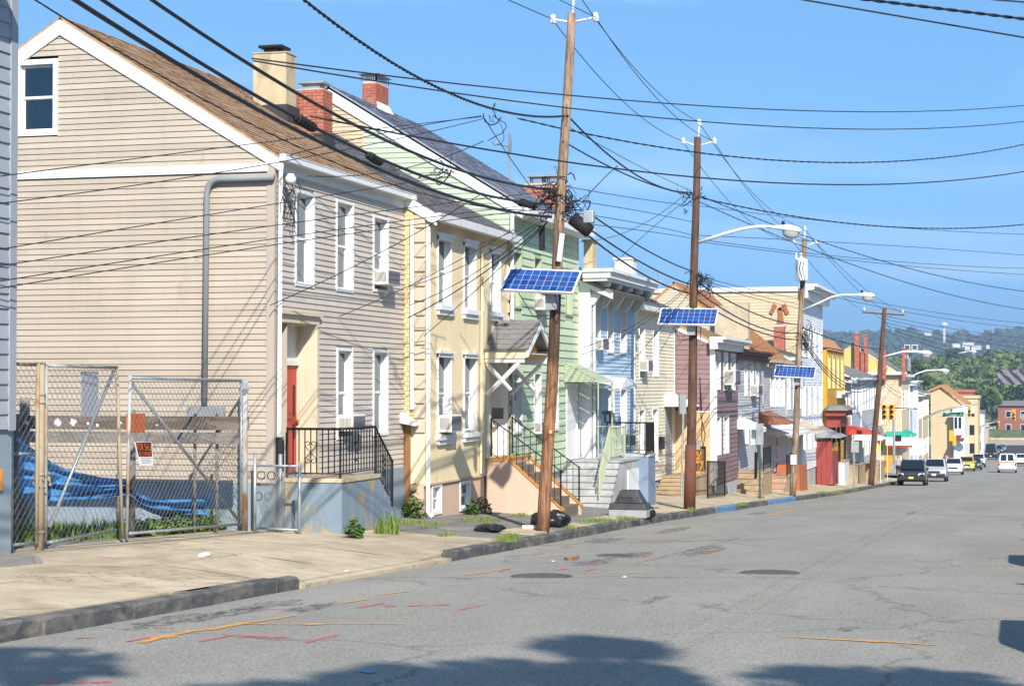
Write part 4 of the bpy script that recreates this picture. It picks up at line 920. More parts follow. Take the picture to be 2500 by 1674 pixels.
# ================================================================== the rest of the row
def rowhouse(name, label, X, Ya, Yb, zs, ze, mat, wins, e=.11, sidemat=None, joined=True, roofm=None, ridge=2.2, depth=8.0, eave=.3, cor='eave', trim=None, lap=.02, back=True, wmat=None, cas=.05, wd=.09, group=None, far=False, corner=True, blinds=.4, sidevis=0.0, rake=True, base=None, basez=None, cmat=None):
    trim = trim or M_white; H = thing(name, label, 'house', (X, Ya, sw(X, Ya)), group); T = Tf(X); S = Ts(Ya)
    w = MB(); holed(w, T, Ya, Yb, zs, ze, [hole(*q, .03) for q in wins], -.005); wo = w.build('wall', mat, H)
    if e and not far: boards(wo, T, (Ya + .04, Yb - .04), zs, ze - .02, e, wins, mat, lap=lap, joined=joined)
    sm = sidemat or mat
    xr = X - depth / 2; w = MB(); w.add([(X, Ya, zs), (X - depth, Ya, zs), (X - depth, Ya, ze), (xr, Ya, ze + ridge), (X, Ya, ze)], [(0, 1, 2, 3, 4)]); so = w.build('side_wall', sm, H)
    if sidevis and not far:
        sl = ridge / (depth / 2)
        boards(so, S, lambda z: ((X - depth, X - .03) if z < ze else (xr - (ze + ridge - z) / sl, xr + (ze + ridge - z) / sl - .02)), zs, ze + ridge - .2, sidevis, [], sm, lap=lap, joined=joined)
    w = MB(); w.add([(X, Yb, zs), (X - depth, Yb, zs), (X - depth, Yb, ze), (xr, Yb, ze + ridge), (X, Yb, ze)], [(4, 3, 2, 1, 0)]); w.build('party_wall', sm, H)
    w = MB(); w.quad((X - depth, Ya, zs), (X - depth, Yb, zs), (X - depth, Yb, ze), (X - depth, Ya, ze)); w.build('back_wall', sm, H)
    if ridge > .3:
        sl = ridge / (depth / 2); rm = roofm or M_roofgrey
        roof_slope(H, (X + eave, Ya - .05, ze - eave * sl + .06), (X + eave, Yb + .05, ze - eave * sl + .06), (xr, Yb + .05, ze + ridge + .06), (xr, Ya - .05, ze + ridge + .06), rm, tabs=not far)
        roof_slope(H, (X - depth - eave, Yb + .05, ze - eave * sl + .06), (X - depth - eave, Ya - .05, ze - eave * sl + .06), (xr, Ya - .05, ze + ridge + .055), (xr, Yb + .05, ze + ridge + .055), rm, tabs=False)
        if rake:
            m = MB(); xe = X + eave; m.prism([(xr, Ya + .01, ze + ridge + .02), (xe, Ya + .01, ze - eave * sl + .02), (xe, Ya + .01, ze - eave * sl - .16), (xr, Ya + .01, ze + ridge - .18)], (0, -.05, 0)); m.build('rake_board', trim, H)
    else:
        m = MB().box(X - depth, X + .02, Ya, Yb, ze, ze + .15); m.build('roof', M_tar, H)
    if cor == 'eave':
        m = MB(); bx(m, T, Ya, Yb, -.01, eave, ze - eave * .5 - .06, ze - eave * .5 - .01) ; m.build('soffit', M_white2, H)
        m = MB(); bx(m, T, Ya - .02, Yb + .02, eave - .02, eave + .11, ze - eave * .5 - .08, ze - eave * .5 + .06); m.build('gutter', trim, H)
    elif cor: cornice(H, T, Ya, Yb, ze + .05, cor, .45, cmat or trim)
    if corner:
        m = MB(); bx(m, T, Ya, Ya + .1, -.01, .035, zs, ze - .1); m.build('corner_board', trim, H); m = MB(); bx(m, T, Yb - .1, Yb, -.01, .035, zs, ze - .1); m.build('corner_board', trim, H)
    for i, q in enumerate(wins): window(H, T, *q, cas=cas, depth=wd, mat=wmat or M_white, blind=blinds * (1 if (i * 7) % 3 else 0), cover=M_curtain if i % 2 else M_blind)
    interior(H, T, Ya + .05, Yb - .05, zs + .05, ze - .1, -.7)
    m = MB().box(X - depth, X - .03, Ya, Yb, sw(X, Yb) - .6, zs - .003); m.build('foundation', base or M_greystep, H)
    return H, T, S
def awning(label, X, y0, y1, zt, zl, prj, mat, slats=8, cheek=True, valance=0.0, group='door awnings', post=None):
    A = thing('door_awning', label, 'awning', (X, y0, zl), group)
    for k in range(slats):
        a, b = y0 + (y1 - y0) * k / slats, y0 + (y1 - y0) * (k + 1) / slats - .012; u = .012 * (k % 2)
        m = MB(); m.hexa([(X + .02, a, zt - .02), (X + prj, a, zl - .02), (X + prj, b, zl - .02), (X + .02, b, zt - .02)], [(X + .02, a, zt + u), (X + prj, a, zl + u), (X + prj, b, zl + u), (X + .02, b, zt + u)]); m.build('slat', mat, A)
        if valance: m = MB(); m.hexa([(X + prj - .015, a, zl - .02 - valance), (X + prj, a, zl - .02 - valance), (X + prj, b, zl - .02 - valance), (X + prj - .015, b, zl - .02 - valance)], [(X + prj - .015, a, zl - .021), (X + prj, a, zl - .021), (X + prj, b, zl - .021), (X + prj - .015, b, zl - .021)]); m.build('valance', mat, A)
    if cheek:
        for y in (y0 - .004, y1):
            m = MB(); m.prism([(X + .02, y, zl), (X + prj, y, zl), (X + prj, y, zl + .02), (X + .02, y, zt - .01)], (0, .012, 0)); m.build('cheek', mat, A)
    if post:
        for y in (y0 + .03, y1 - .03): MB().tube([(X + prj - .05, y, zl - .02), (X + prj - .05, y, post)], .025, 6).build('post', M_white, A)
    return A
# ---- blue house with bracketed cornice
X4 = -11.45; Y4a, Y4b = ax(1436, 900, X4).y, ax(1549, 900, X4).y
ze4 = ax(1440, 690, X4).z; zs4 = ax(1500, 1140, X4).z
w4 = [pw(X4, 1447, 716, 856, 1464), pw(X4, 1480.6, 721, 862, 1497), pw(X4, 1512.5, 728, 864, 1528.5), pw(X4, 1481, 948, 1066, 1498), pw(X4, 1513, 947, 1094, 1528.5)]
dz = ax(1440, 1110, X4).z
H4, T, S = rowhouse('blue_house', 'sky blue clapboard house with white bracketed cornice', X4, Y4a, Y4b, zs4, ze4, M_blue, w4, .105, ridge=2.0, eave=.7, cor=None, wd=.12, depth=9)
cz = ax(1440, 655, X4 + .5).z
m = MB(); bx(m, T, Y4a - .45, Y4b + .1, -.05, .72, cz - .16, cz); bx(m, T, Y4a - .5, Y4b + .15, -.05, .80, cz + .001, cz + .09); bx(m, T, Y4a - .4, Y4b + .05, -.05, .62, cz - .24, cz - .161); m.build('cornice', M_white, H4)
for k in range(5):
    y = Y4a + .15 + (Y4b - Y4a - .4) * k / 4
    m = MB(); m.prism([(X4, y, cz - .241), (X4 + .58, y, cz - .241), (X4 + .58, y, cz - .36), (X4 + .42, y, cz - .42), (X4 + .14, y, cz - .85), (X4, y, cz - .9)], (0, .14, 0)); m.build('cornice_bracket', M_white, H4)
m = MB(); bx(m, T, Y4a - .02, Y4a + .22, -.3, .06, zs4, cz - .24); m.build('pilaster', M_white, H4)
downspout(H4, [(X4 + .12, Y4a + .3, cz - .2), (X4 + .09, Y4a + .32, cz - .5), (X4 + .09, Y4a + .32, dz - .5)], r=.045)
m = MB(); dY0, dY1 = ax(1441, 1000, X4).y, ax(1462, 1000, X4).y
bx(m, T, dY0 + .02, dY1 + .1, -.004, .028, dz, ax(1441, 930, X4).z); do = m.build('door_frame', M_white2, H4)
m = MB(); bx(m, T, dY0 + .15, dY1, .029, .05, dz, ax(1441, 940, X4).z - .1); m.build('door', paint('pale_blue_door', rgb(190, 205, 222, .6)), H4)
m = MB(); a = ax(1438, 1003, X4); bx(m, T, dY0 + .1, dY1 - .02, .3, .42, a.z - .1, a.z); bx(m, T, dY0 + .25, dY0 + .3, .34, .38, a.z - .32, a.z - .1); bx(m, T, dY1 - .2, dY1 - .16, .34, .38, a.z - .32, a.z - .1); center(m, 'mailbox', M_black, 'black mailbox hanging by the blue house door', 'mailbox', (X4, dY0, a.z))
DH = thing('door_hood', 'small white rounded hood over the blue house door', 'awning', (X4, dY0, ax(1441, 940, X4).z), 'door awnings')
hz = ax(1441, 945, X4).z
m = MB(); m.grid(lambda a, b: (X4 + .04 + .85 * b, Y4a + .25 + (dY1 + .9 - Y4a - .25) * a, hz + .03 + .26 * math.sin(math.pi * a) * (1 - .15 * b) + .06 * (1 - b)), 12, 4); m.build('canopy', M_white, DH, smooth=True)
m = MB(); m.box(X4 + .87, X4 + .91, Y4a + .2, dY1 + .95, hz - .03, hz + .03); m.box(X4 + .03, X4 + .869, Y4a + .2, Y4a + .24, hz - .03, hz + .03); m.build('frame', M_white, DH)
m = MB(); m.add([(X4 + .9, Y4a + .25 + (dY1 + .9 - Y4a - .25) * a / 10, hz + .03 + .22 * math.sin(math.pi * a / 10)) for a in range(11)], [tuple(range(11))]); m.build('end_panel', M_white, DH)
aircon(T, w4[0][0] + .05, w4[0][1] - .05, .28, w4[0][2] + .03, w4[0][2] + .36, 'air conditioner in the top left window of the blue house', False)
aircon(T, w4[4][0] + .08, w4[4][1] - .0, .28, w4[4][2] + .05, w4[4][2] + .40, 'air conditioner in the ground floor window of the blue house', False)
CH = thing('rendered_chimney', 'pale rendered chimney behind the blue house roof', 'chimney', (-14.6, Y4b, 6)); a = ay(1500, 660, Y4b - .4); b = ay(1545, 660, Y4b - .4); m = MB().box(a.x, b.x, Y4b - .4, Y4b + .2, 4.5, ay(1520, 634, Y4b - .4).z); m.build('stack', M_white2, CH); m = MB().box(a.x - .04, b.x + .04, Y4b - .44, Y4b + .24, ay(1520, 634, Y4b - .4).z, ay(1520, 634, Y4b - .4).z + .07); m.build('stack_top', M_white2, CH)
CH = thing('rendered_chimney', 'tan chimney top just right of the green house', 'chimney', (-14.6, Y4a, 6)); a = ay(1425, 600, Y4a + .3); b = ay(1447, 600, Y4a + .3); m = MB().box(a.x, b.x, Y4a + .3, Y4a + .8, 4.5, ay(1430, 590, Y4a + .3).z); m.build('stack', M_stuccochim, CH)
m = MB().box(a.x - .04, b.x + .04, Y4a + .26, Y4a + .84, ay(1430, 590, Y4a + .3).z, ay(1430, 590, Y4a + .3).z + .06); m.build('stack_top', M_stuccochim, CH)
# ---- pale yellow house
X5 = -11.75; Y5a, Y5b = Y4b + .05, ax(1646, 900, X5).y
ze5 = ax(1566, 742, X5).z; zs5 = ax(1590, 1175, X5).z
w5 = [pw(X5, 1559, 793, 925, 1573), pw(X5, 1593, 802, 920, 1607), pw(X5, 1558.5, 998, 1115, 1573), pw(X5, 1591.5, 996, 1128, 1605)]
dzz = ax(1625, 1158, X5).z
H5, T, S = rowhouse('pale_yellow_house', 'pale yellow clapboard house with folding chairs on its stoop', X5, Y5a, Y5b, zs5, ze5, M_paley, w5, .115, ridge=1.9, eave=.3, depth=8.5)
dy0, dy1 = ax(1623, 1000, X5).y, ax(1638, 1000, X5).y
m = MB(); bx(m, T, dy0, dy1, -.01, .03, dzz, ax(1623, 990, X5).z); m.build('door', paint('grey_door', rgb(170, 178, 184, .6)), H5)
awning('plain white metal awning over the pale yellow house door', X5, dy0 - .2, Y5b + .15, ax(1620, 962, X5).z, ax(1620, 992, X5).z, .9, M_white, 6)
aircon(T, w5[0][0] + .08, w5[0][1] - .08, .3, w5[0][2] + .25, w5[0][2] + .62, 'air conditioner in the top left window of the pale yellow house', False)
AN = thing('roof_antenna', 'thin television antenna above the pale yellow roof', 'antenna', ax(1606, 720, -14)); p = ax(1606, 712, -14); q = ax(1606, 664, -14)
MB().tube([p - Vector((0, 0, .3)), q], .015, 4).build('mast', M_galv, AN)
for k in range(3): MB().tube([q + Vector((-.3, -.4 + .1 * k, -.1 - .12 * k)), q + Vector((.3, .4 - .1 * k, -.1 - .12 * k))], .008, 3).build('antenna_rod', M_galv, AN)
m = MB(); p = ax(1621, 1088, X5 + .1); bx(m, T, p.y - .55, p.y - .15, .01, .16, p.z - .1, p.z + .32); center(m, 'mailbox', M_black, 'dark mailbox on the pale yellow wall beside its door', 'mailbox', (X5, p.y, p.z))
# ---- mauve house, standing forward
X6 = -10.43; Y6a, Y6b = Y5b + .1, ax(1801, 900, X6).y
ze6 = ax(1745, 832, X6).z; zs6 = ax(1790, 1168, X6).z
w6 = [pw(X6, 1746, 857, 952, 1757.5), pw(X6, 1765, 859, 953, 1775.5), pw(X6, 1783, 862, 953, 1793.5), pw(X6, 1747, 1016, 1113, 1759), pw(X6, 1765, 1015, 1109, 1778)]
H6, T, S = rowhouse('mauve_house', 'dusty mauve clapboard house standing forward of the row', X6, Y6a, Y6b, zs6, ze6, M_mauve, w6, .17, ridge=1.5, eave=.25, cor=None, depth=7.0, sidevis=.17, joined=False, lap=.022, roofm=M_roofbrown, corner=False, wd=.07)
cornice(H6, T, Y6a - .3, Y6b + .05, ze6 + .12, .55, .42, M_white)
m = MB(); bx(m, S, X6 - .06, X6 + .04, -.01, .04, zs6, ze6 - .25); bx(m, T, Y6a + .0, Y6a + .08, .0, .035, zs6, ze6 - .3); m.build('corner_board', M_white, H6)
m = MB(); z = ay(1700, 1006, Y6a).z; bx(m, S, X6 - 3, X6 - .06, .028, .045, zs6 - .4, z); m.build('stucco_skirt', M_peach, H6)
m = MB(); bx(m, S, X6 - 3, X6 - .06, .028, .07, z, z + .04); m.build('skirt_cap', M_white, H6)
downspout(H6, [(X6 + .08, Y6a - .02, ze6 - .3), (X6 + .08, Y6a + .02, zs6)], r=.045)
downspout(H6, [(X6 + .09, Y6a + .35, ax(1742, 908, X6).z), (X6 + .09, Y6a + .3, zs6 - .2)], r=.04)
aircon(T, w6[1][0] + .02, w6[1][1] + .25, .45, w6[1][2] + .2, w6[1][2] + .75, 'large air conditioner hanging from the mauve house upstairs window')
for k in range(2):
    p = [ay(1709, 920 + 8 * k, Y6a - .05), ay(1710 + 4 * k, 1010, Y6a - .05), ay(1722 - 9 * k, 1060, Y6a - .07), ay(1716, 1095, Y6a - .05)]; MB().tube(p, .012, 4).build('wall_cable', M_cable, H6)
m = MB(); p = ay(1706, 1087, Y6a); bx(m, S, p.x - .06, p.x + .08, .05, .15, p.z - .15, p.z + .18); m.build('meter_box', M_galv, H6)
# ---- beige / grey house with brown cornice
X7 = -10.6; Y7a, Y7b = Y6b + .03, ax(1862, 900, X7).y
ze7 = ax(1811, 868, X7).z; zs7 = ax(1820, 1150, X7).z
w7 = [pw(X7, 1816, 880, 968, 1823.5), pw(X7, 1830, 882, 969, 1838), pw(X7, 1844, 884, 970, 1852), pw(X7, 1818, 1016, 1086, 1826), pw(X7, 1832, 1016, 1088, 1842)]
M_whites = siding('white_siding', rgb(225, 226, 226, .66)); M_beige = siding('beige_siding', rgb(238, 220, 188, .64)); M_browntrim = paint('brown_trim', (.16, .065, .045, 1), var=.2)
H7, T, S = rowhouse('brown_corniced_house', 'narrow pale house with dark brown box cornice beside the mauve house', X7, Y7a, Y7b, zs7, ze7, M_whites, w7, .11, ridge=.1, cor=None, depth=8, trim=M_beige, wd=.06)
cornice(H7, T, Y7a - .2, Y7b + .1, ze7 + .22, .5, .4, M_browntrim)
aircon(T, w7[1][0] + .1, w7[1][1] + .35, .35, w7[1][2] + .05, w7[1][2] + .5, 'air conditioner under the middle window of the brown corniced house')
m = MB(); bx(m, T, Y7a + .2, Y7a + 1.1, -.002, .03, zs7 + .1, ax(1800, 1040, X7).z); m.build('door', M_black, H7)
awning('white ribbed awning with scalloped edge right of the mauve house', X7, Y7a - .25, Y7a + 1.9, ax(1803, 1015, X7).z, ax(1803, 1045, X7).z, 1.0, M_white, 9, valance=.12)
# ---- beige house with orange-brown roof
X8 = -10.7; Y8a, Y8b = Y7b + .05, ax(1918, 900, X8).y
ze8 = ax(1880, 872, X8).z; zs8 = ax(1880, 1155, X8).z
w8 = [pw(X8, 1879, 892, 994, 1889), pw(X8, 1892, 894, 994, 1901), pw(X8, 1904, 896, 994, 1914), pw(X8, 1893, 1064, 1125, 1903)]
H8, T, S = rowhouse('orange_roofed_house', 'beige house with steep orange brown shingle roof', X8, Y8a, Y8b, zs8, ze8, M_whites, w8, .12, sidemat=M_beige, sidevis=.12, ridge=3.2, eave=.35, depth=7.5, roofm=M_roofor, trim=M_beige, wd=.05)
cz_ = ay(1800, 745, Y8a + .2); CHB = thing('rendered_chimney', 'broad bare concrete chimney wall left of the orange roof', 'chimney', (-14, Y8a, 3)); a = ay(1745, 790, Y8a - .6); b = ay(1797, 790, Y8a - .6); m = MB().box(a.x, b.x, Y8a - .6, Y8a - .02, 1.5, ay(1760, 746, Y8a - .6).z); m.build('stack', M_concrete, CHB); m = MB().box(b.x + .002, b.x + .5, Y8a - .5, Y8a - .02, 1.5, ay(1760, 740, Y8a - .6).z); m.build('stack_side', M_concrete, CHB)
AR = thing('arrow_sign', 'brown three-pointed painted board on the beige gable wall', 'sign', ay(1905, 800, Y8b - .5))
awning('brown wooden lean-to awning over the beige house door', X8, ax(1842, 1010, X8 + .1).y + 1.2, Y8a + 2.6, ax(1858, 1003, X8).z, ax(1858, 1034, X8).z, 1.2, M_browntrim2 if 'M_browntrim2' in globals() else paint('brown_awning', (.32, .12, .055, 1)), 6)
awning('white awning under the brown lean-to of the beige house', X8, Y8a + 1.6, Y8b + 1.6, ax(1880, 1042, X8).z, ax(1880, 1060, X8).z, 1.0, M_white, 8, valance=.08)
# ---- low white house
X9 = -10.7; Y9a, Y9b = Y8b + .03, ax(1957, 900, X9).y
ze9 = ax(1925, 868, X9).z; zs9 = ax(1925, 1150, X9).z
def grid_wins(X, Ya, Yb, cols, rows, wfrac=.5):
    r = []; W = (Yb - Ya) / cols
    for z0, z1 in rows:
        for c in range(cols): r.append((Ya + W * (c + .5 - wfrac / 2), Ya + W * (c + .5 + wfrac / 2), z0, z1))
    return r
H9, T, S = rowhouse('low_white_house', 'low white clapboard house in front of the tall white building', X9, Y9a, Y9b, zs9, ze9, M_whites, grid_wins(X9, Y9a, Y9b, 3, [(ze9 - 2.6, ze9 - .8), (zs9 + .9, zs9 + 2.5)]), .12, ridge=1.2, eave=.3, depth=7, wd=.05)
awning('tan cloth awning beside the orange painted stoop', X9, Y9a + 2.0, Y9b + .3, ax(1935, 1030, X9).z, ax(1935, 1058, X9).z, 1.2, M_beige, 8)
# ---- tall white building with beige side
X10 = -10.75; Y10a, Y10b = Y9b + .02, ax(2007, 900, X10).y
zt10 = ax(1958, 712, X10).z; zs10 = ax(1960, 1150, X10).z
H10, T, S = rowhouse('tall_white_house', 'tall white three-storey building with beige side wall and round-cornered parapet', X10, Y10a, Y10b, zs10, zt10, siding('bright_white_siding', (.78, .78, .79, 1)), grid_wins(X10, Y10a, Y10b, 4, [(zt10 - 3.4, zt10 - 1.7), (zt10 - 6.4, zt10 - 4.7), (zs10 + 1.0, zs10 + 2.6)], .42), .13, sidemat=M_tan, sidevis=.16, ridge=.1, cor=None, depth=12, wd=.05)
cornice(H10, T, Y10a - .2, Y10b + .3, zt10 + .35, .9, .7, M_white)
m = MB(); m.box(X10 - 12, X10 - .1, Y10a - .12, Y10a + .05, zt10 + .0, zt10 + .22); m.build('parapet', M_white, H10)
# brown arrow-like board pinned to the beige side wall
Yp = Y10a - .06
def px(u, v): p = ay(u, v, Yp); return (p.x, p.z)
P1 = [px(*q) for q in [(1900, 790), (1893, 772), (1878, 768), (1892, 741), (1898, 740), (1903, 748), (1910, 742), (1916, 738), (1926, 764), (1918, 766), (1912, 758), (1908, 770), (1915, 798), (1889, 798), (1889, 786)]]
AR.location = (P1[0][0], Yp, P1[0][1]); ORG[AR.name] = Vector(AR.location)
M_arrow = paint('arrow_brown', (.34, .12, .05, 1), var=.1)
for poly in ([(1896, 798), (1915, 798), (1912, 768), (1908, 752), (1899, 752), (1901, 768)], [(1878, 763), (1886, 768), (1898, 746), (1888, 740)], [(1909, 745), (1917, 740), (1927, 764), (1919, 768)], [(1900, 750), (1912, 746), (1914, 756), (1902, 758)]):
    m = MB(); m.prism([(px(*q)[0], Yp, px(*q)[1]) for q in poly], (0, -.05, 0)); m.build('painted_board', M_arrow, AR)
CHP = thing('brick_chimney', 'short brick chimney in front of the beige gable wall', 'chimney', (-13, Y10a - 1, 4), 'red brick chimneys'); a = ay(1889, 820, Y10a - 1.6); b = ay(1914, 820, Y10a - 1.6); m = MB().box(a.x, b.x, Y10a - 1.6, Y10a - 1.0, 2.2, ay(1900, 798, Y10a - 1.6).z); m.build('stack', M_brick, CHP); m = MB().box(a.x - .04, b.x + .04, Y10a - 1.64, Y10a - .96, ay(1900, 798, Y10a - 1.6).z, ay(1900, 797, Y10a - 1.6).z + .1); m.build('stack_top', M_mortar, CHP)
# ---- golden house
X11 = -10.5; Y11a, Y11b = Y10b + .05, ax(2060, 900, X11).y
zt11 = ax(2010, 852, X11).z; zs11 = ax(2010, 1120, X11).z - .4
H11, T, S = rowhouse('golden_house', 'bright golden yellow house with brown mansard roof', X11, Y11a, Y11b, zs11, zt11, M_gold, grid_wins(X11, Y11a, Y11b, 4, [(zt11 - 2.2, zt11 - .3), (zt11 - 5.4, zt11 - 3.4), (zs11 + 1.0, zs11 + 3.0)], .45), .18, ridge=.1, cor=None, depth=9, wd=.05, far=True, wmat=paint('cream_casing', rgb(255, 236, 170, .68)), trim=M_gold)
m = MB(); z = zt11; m.hexa([(X11 - 9, Y11a, z), (X11 + .1, Y11a, z), (X11 + .1, Y11b, z), (X11 - 9, Y11b, z)], [(X11 - 8.5, Y11a + .3, z + .75), (X11 - .6, Y11a + .3, z + .75), (X11 - .6, Y11b - .3, z + .75), (X11 - 8.5, Y11b - .3, z + .75)]); m.build('mansard', M_roofor, H11)
cornice(H11, T, Y11a + 6, Y11b + .2, zt11 - 2.35, .6, .4, M_white2)
FX, FY0, FY1 = X11 + .05, Y11a + .4, Y11a + 5.0
zp0 = ax(2010, 1040, X11).z
SP = thing('shop_pediment', 'dark red projecting porch with grey roof on the golden house', 'porch', (X11, Y11a, zp0)); m = MB(); m.box(X11, X11 + .8, Y11a - .3, Y11a + 3.5, zp0 - .1, zp0 + .55); m.build('fascia', M_redpaint, SP); m = MB(); m.box(X11, X11 + 1.1, Y11a - .6, Y11a + 3.9, zp0 + .551, zp0 + .85); m.build('upper_fascia', M_redpaint, SP); m = MB(); m.hexa([(X11, Y11a - .8, zp0 + .851), (X11 + 1.3, Y11a - .8, zp0 + .851), (X11 + 1.3, Y11a + 4.1, zp0 + .851), (X11, Y11a + 4.1, zp0 + .851)], [(X11, Y11a - .6, zp0 + 1.15), (X11 + .9, Y11a - .6, zp0 + 1.1), (X11 + .9, Y11a + 3.9, zp0 + 1.1), (X11, Y11a + 3.9, zp0 + 1.15)]); m.build('roof', M_roofgrey, SP)
for y in (Y11a - .1, Y11a + 3.3): MB().tube([(X11 + .7, y, zp0 - .1), (X11 + .7, y, zs11 + .2)], .07, 6).build('post', M_black, SP)
# ---- smaller houses down to the crossing
specs = [('olive_house', 'narrow olive tan house with red door awning', 2061, 2077, M_tan, 925, .1, -10.5), ('grey_gabled_house', 'pale grey house with small front gable and dormer', 2077.5, 2101, siding('grey_blue_siding', rgb(196, 204, 218, .64)), 918, 2.2, -10.6), ('white_corner_house', 'white clapboard house just before the crossing street', 2101.5, 2140, M_whites, 918, 1.6, -10.6)]
for nm, lb, u0, u1, mt, vt, rg, X in specs:
    ya, yb = ax(u0, 900, X).y, ax(u1, 900, X).y; zt = ax(u0, vt, X).z; z0 = sw(X, ya) + .9
    rowhouse(nm, lb, X, ya, yb, z0, zt, mt, grid_wins(X, ya, yb, max(2, int((yb - ya) / 2.2)), [(zt - 2.4, zt - .7), (z0 + .6, z0 + 2.4)], .4), .12, ridge=rg, eave=.3, depth=9, far=True, wd=.05, corner=True)
ya = ax(2061, 900, -10.5).y
awning('red cloth awning over the olive house door', -10.5, ya, ya + 5, ax(2061, 1042, -10.5).z, ax(2061, 1060, -10.5).z, 1.9, paint('red_canvas', (.55, .06, .03, 1)), 6)
yq = ax(2101, 900, -10.6).y
awning('white and brown porch canopy before the white corner house', -10.6, yq - 6, yq + .5, ax(2085, 1056, -10.6).z, ax(2090, 1072, -10.6).z, 1.8, M_white2, 6, post=sw(-10, yq))
# ================================================================== stoops, steps, railings
def bar(par, a, b, r, mat, name='baluster', n=5): return MB().tube([a, b], r, n).build(name, mat, par)
def railing(label, pts, h, mat, n=8, post=True, scroll=None, r=.011, group='stoop railings', rz_=None, hr=.022, sub=.08):
    """pts: base points of a railing that may bend; each leg gets top rail, bottom rail and balusters"""
    Rg = thing('railing', label, 'railing', pts[0], group)
    for i, (a, b) in enumerate(zip(pts, pts[1:])):
        a, b = Vector(a), Vector(b); up = Vector((0, 0, h))
        bar(Rg, a + up, b + up, hr, mat, 'top_rail', 4); bar(Rg, a + Vector((0, 0, sub)), b + Vector((0, 0, sub)), r, mat, 'bottom_rail', 4)
        for k in range(1, n[i] if isinstance(n, list) else n):
            N = n[i] if isinstance(n, list) else n; p = a.lerp(b, k / N); bar(Rg, p + Vector((0, 0, sub)), p + up, r, mat)
        if scroll and i in scroll:
            f = scroll[i]; d = (b - a).normalized(); c = a.lerp(b, f)
            m = MB()
            for s in (-1, 1):
                for (z0, sg) in ((.30, 1), (.62, -1)):
                    pl = []
                    for q in range(19):
                        t = q / 18
                        if t < .5: w = .10 * math.sin(t * 2 * math.pi * .5); zz = z0 + sg * (.16 - .32 * t) * 1.0
                        else: ang = (t - .5) * 2 * math.pi * 1.6; rr = .05 * (1 - (t - .5) * 1.1); w = .10 - .05 + rr * math.cos(ang); zz = z0 + sg * (.0 - rr * math.sin(ang))
                        pl.append(c + d * (s * w) + Vector((0, 0, h * zz / .92 + .02)))
                    m.tube(pl, .007, 4, cap=False)
            m.build('scroll', mat, Rg, kind='stuff')
    if post:
        for p in pts: p = Vector(p); bar(Rg, p, p + Vector((0, 0, h + .03)), .02, mat, 'post', 4)
    return Rg
# --- taupe house stoop
zt = dz0
cF = ax(835, 1168, -11.1)
sx = X1 + 1.08; sy0 = Y1a + .02; sy1 = ax(926, 1160, sx).y; szt = dz0 - .02
cF = ax(835, 1168, sx); sy0 = cF.y; szt = cF.z
ST = thing('front_stoop', 'peeling blue painted concrete stoop in front of the taupe house', 'stoop', (X1 + .5, sy0, sw(X1, sy0)))
zb = sw(sx, sy0) - .15
m = MB().box(X1 + .04, sx, sy0, sy1, zb - .2, szt - .07); m.build('base', M_peel, ST)
m = MB().box(X1 + .035, sx + .02, sy0 - .02, sy1 + .02, szt - .069, szt); m.build('landing', M_concrete, ST)
for k in range(3):
    y0 = sy1 + k * .34 + (.0 if k else .021); zz = szt - .22 * (k + 1); m = MB().box(X1 + .04, sx - .03, y0, sy1 + (k + 1) * .34, zb - .3, zz); m.build('step', M_peel, ST)
zw = Vector((0, 0, 0))
railing('black iron stoop railing with scrolls in front of the taupe house', [(X1 + .06, sy0 + .05, szt), (sx - .05, sy0 + .05, szt), (sx - .05, sy1 - .08, szt), (sx - .08, sy1 + .95, szt - .66)], .84, M_black, [9, 12, 10], scroll={0: .44, 1: .45, 2: .5})
# --- cream house stairs: run towards the street between sloping pink cheeks
sl0 = d2[2]; yc0, yc1 = d2[0] - .12, d2[1] + .12; SX0 = X2 + .02; SX1 = X2 + 1.75
CS = thing('front_stairs', 'cream house stairs with pink cheek walls and orange edges', 'stairs', (X2 + .8, yc0, sw(-11, yc0)))
zg = sw(SX1, yc0)
nst = 6
for k in range(nst):
    x0 = SX0 + .45 + (SX1 - SX0 - .45) * k / nst; zz = sl0 - (sl0 - zg) * (k + 1) / (nst + 1)
    m = MB().box(x0 + .001, SX0 + .45 + (SX1 - SX0 - .45) * (k + 1) / nst, yc0 + .13, yc1 - .13, zg - .3, zz); m.build('step', M_stepgrey, CS)
m = MB().box(SX0, SX0 + .45, yc0 + .001, yc1 - .001, zg - .3, sl0 - .062); m.build('landing_base', M_pink, CS); m = MB().box(SX0, SX0 + .46, yc0 - .02, yc1 + .02, sl0 - .06, sl0 - .002); m.build('landing', M_tread, CS)
for s, (a, b) in enumerate(((yc0 - .0, yc0 + .13), (yc1 - .13, yc1))):
    pl = [(SX0 + .451, a, zg - .4), (SX1 + .05, a, zg - .4), (SX1 + .05, a, zg + .12), (SX0 + .451, a, sl0 + .02)]
    m = MB(); m.prism(pl, (0, b - a, 0)); m.build('cheek_wall', M_pink, CS)
    m = MB(); m.hexa([(SX0 + .451, a - .02, sl0 + .021), (SX1 + .08, a - .02, zg + .121), (SX1 + .08, b + .02, zg + .121), (SX0 + .451, b + .02, sl0 + .021)], [(SX0 + .451, a - .02, sl0 + .07), (SX1 + .08, a - .02, zg + .16), (SX1 + .08, b + .02, zg + .16), (SX0 + .451, b + .02, sl0 + .07)]); m.build('coping', M_tread, CS)
railing('thin iron handrail on the near side of the cream house stairs', [(SX0 + .1, yc0 + .06, sl0 + .05), (SX1 + .0, yc0 + .06, zg + .18)], .85, M_black, 11, group='stoop railings', r=.008, hr=.014)
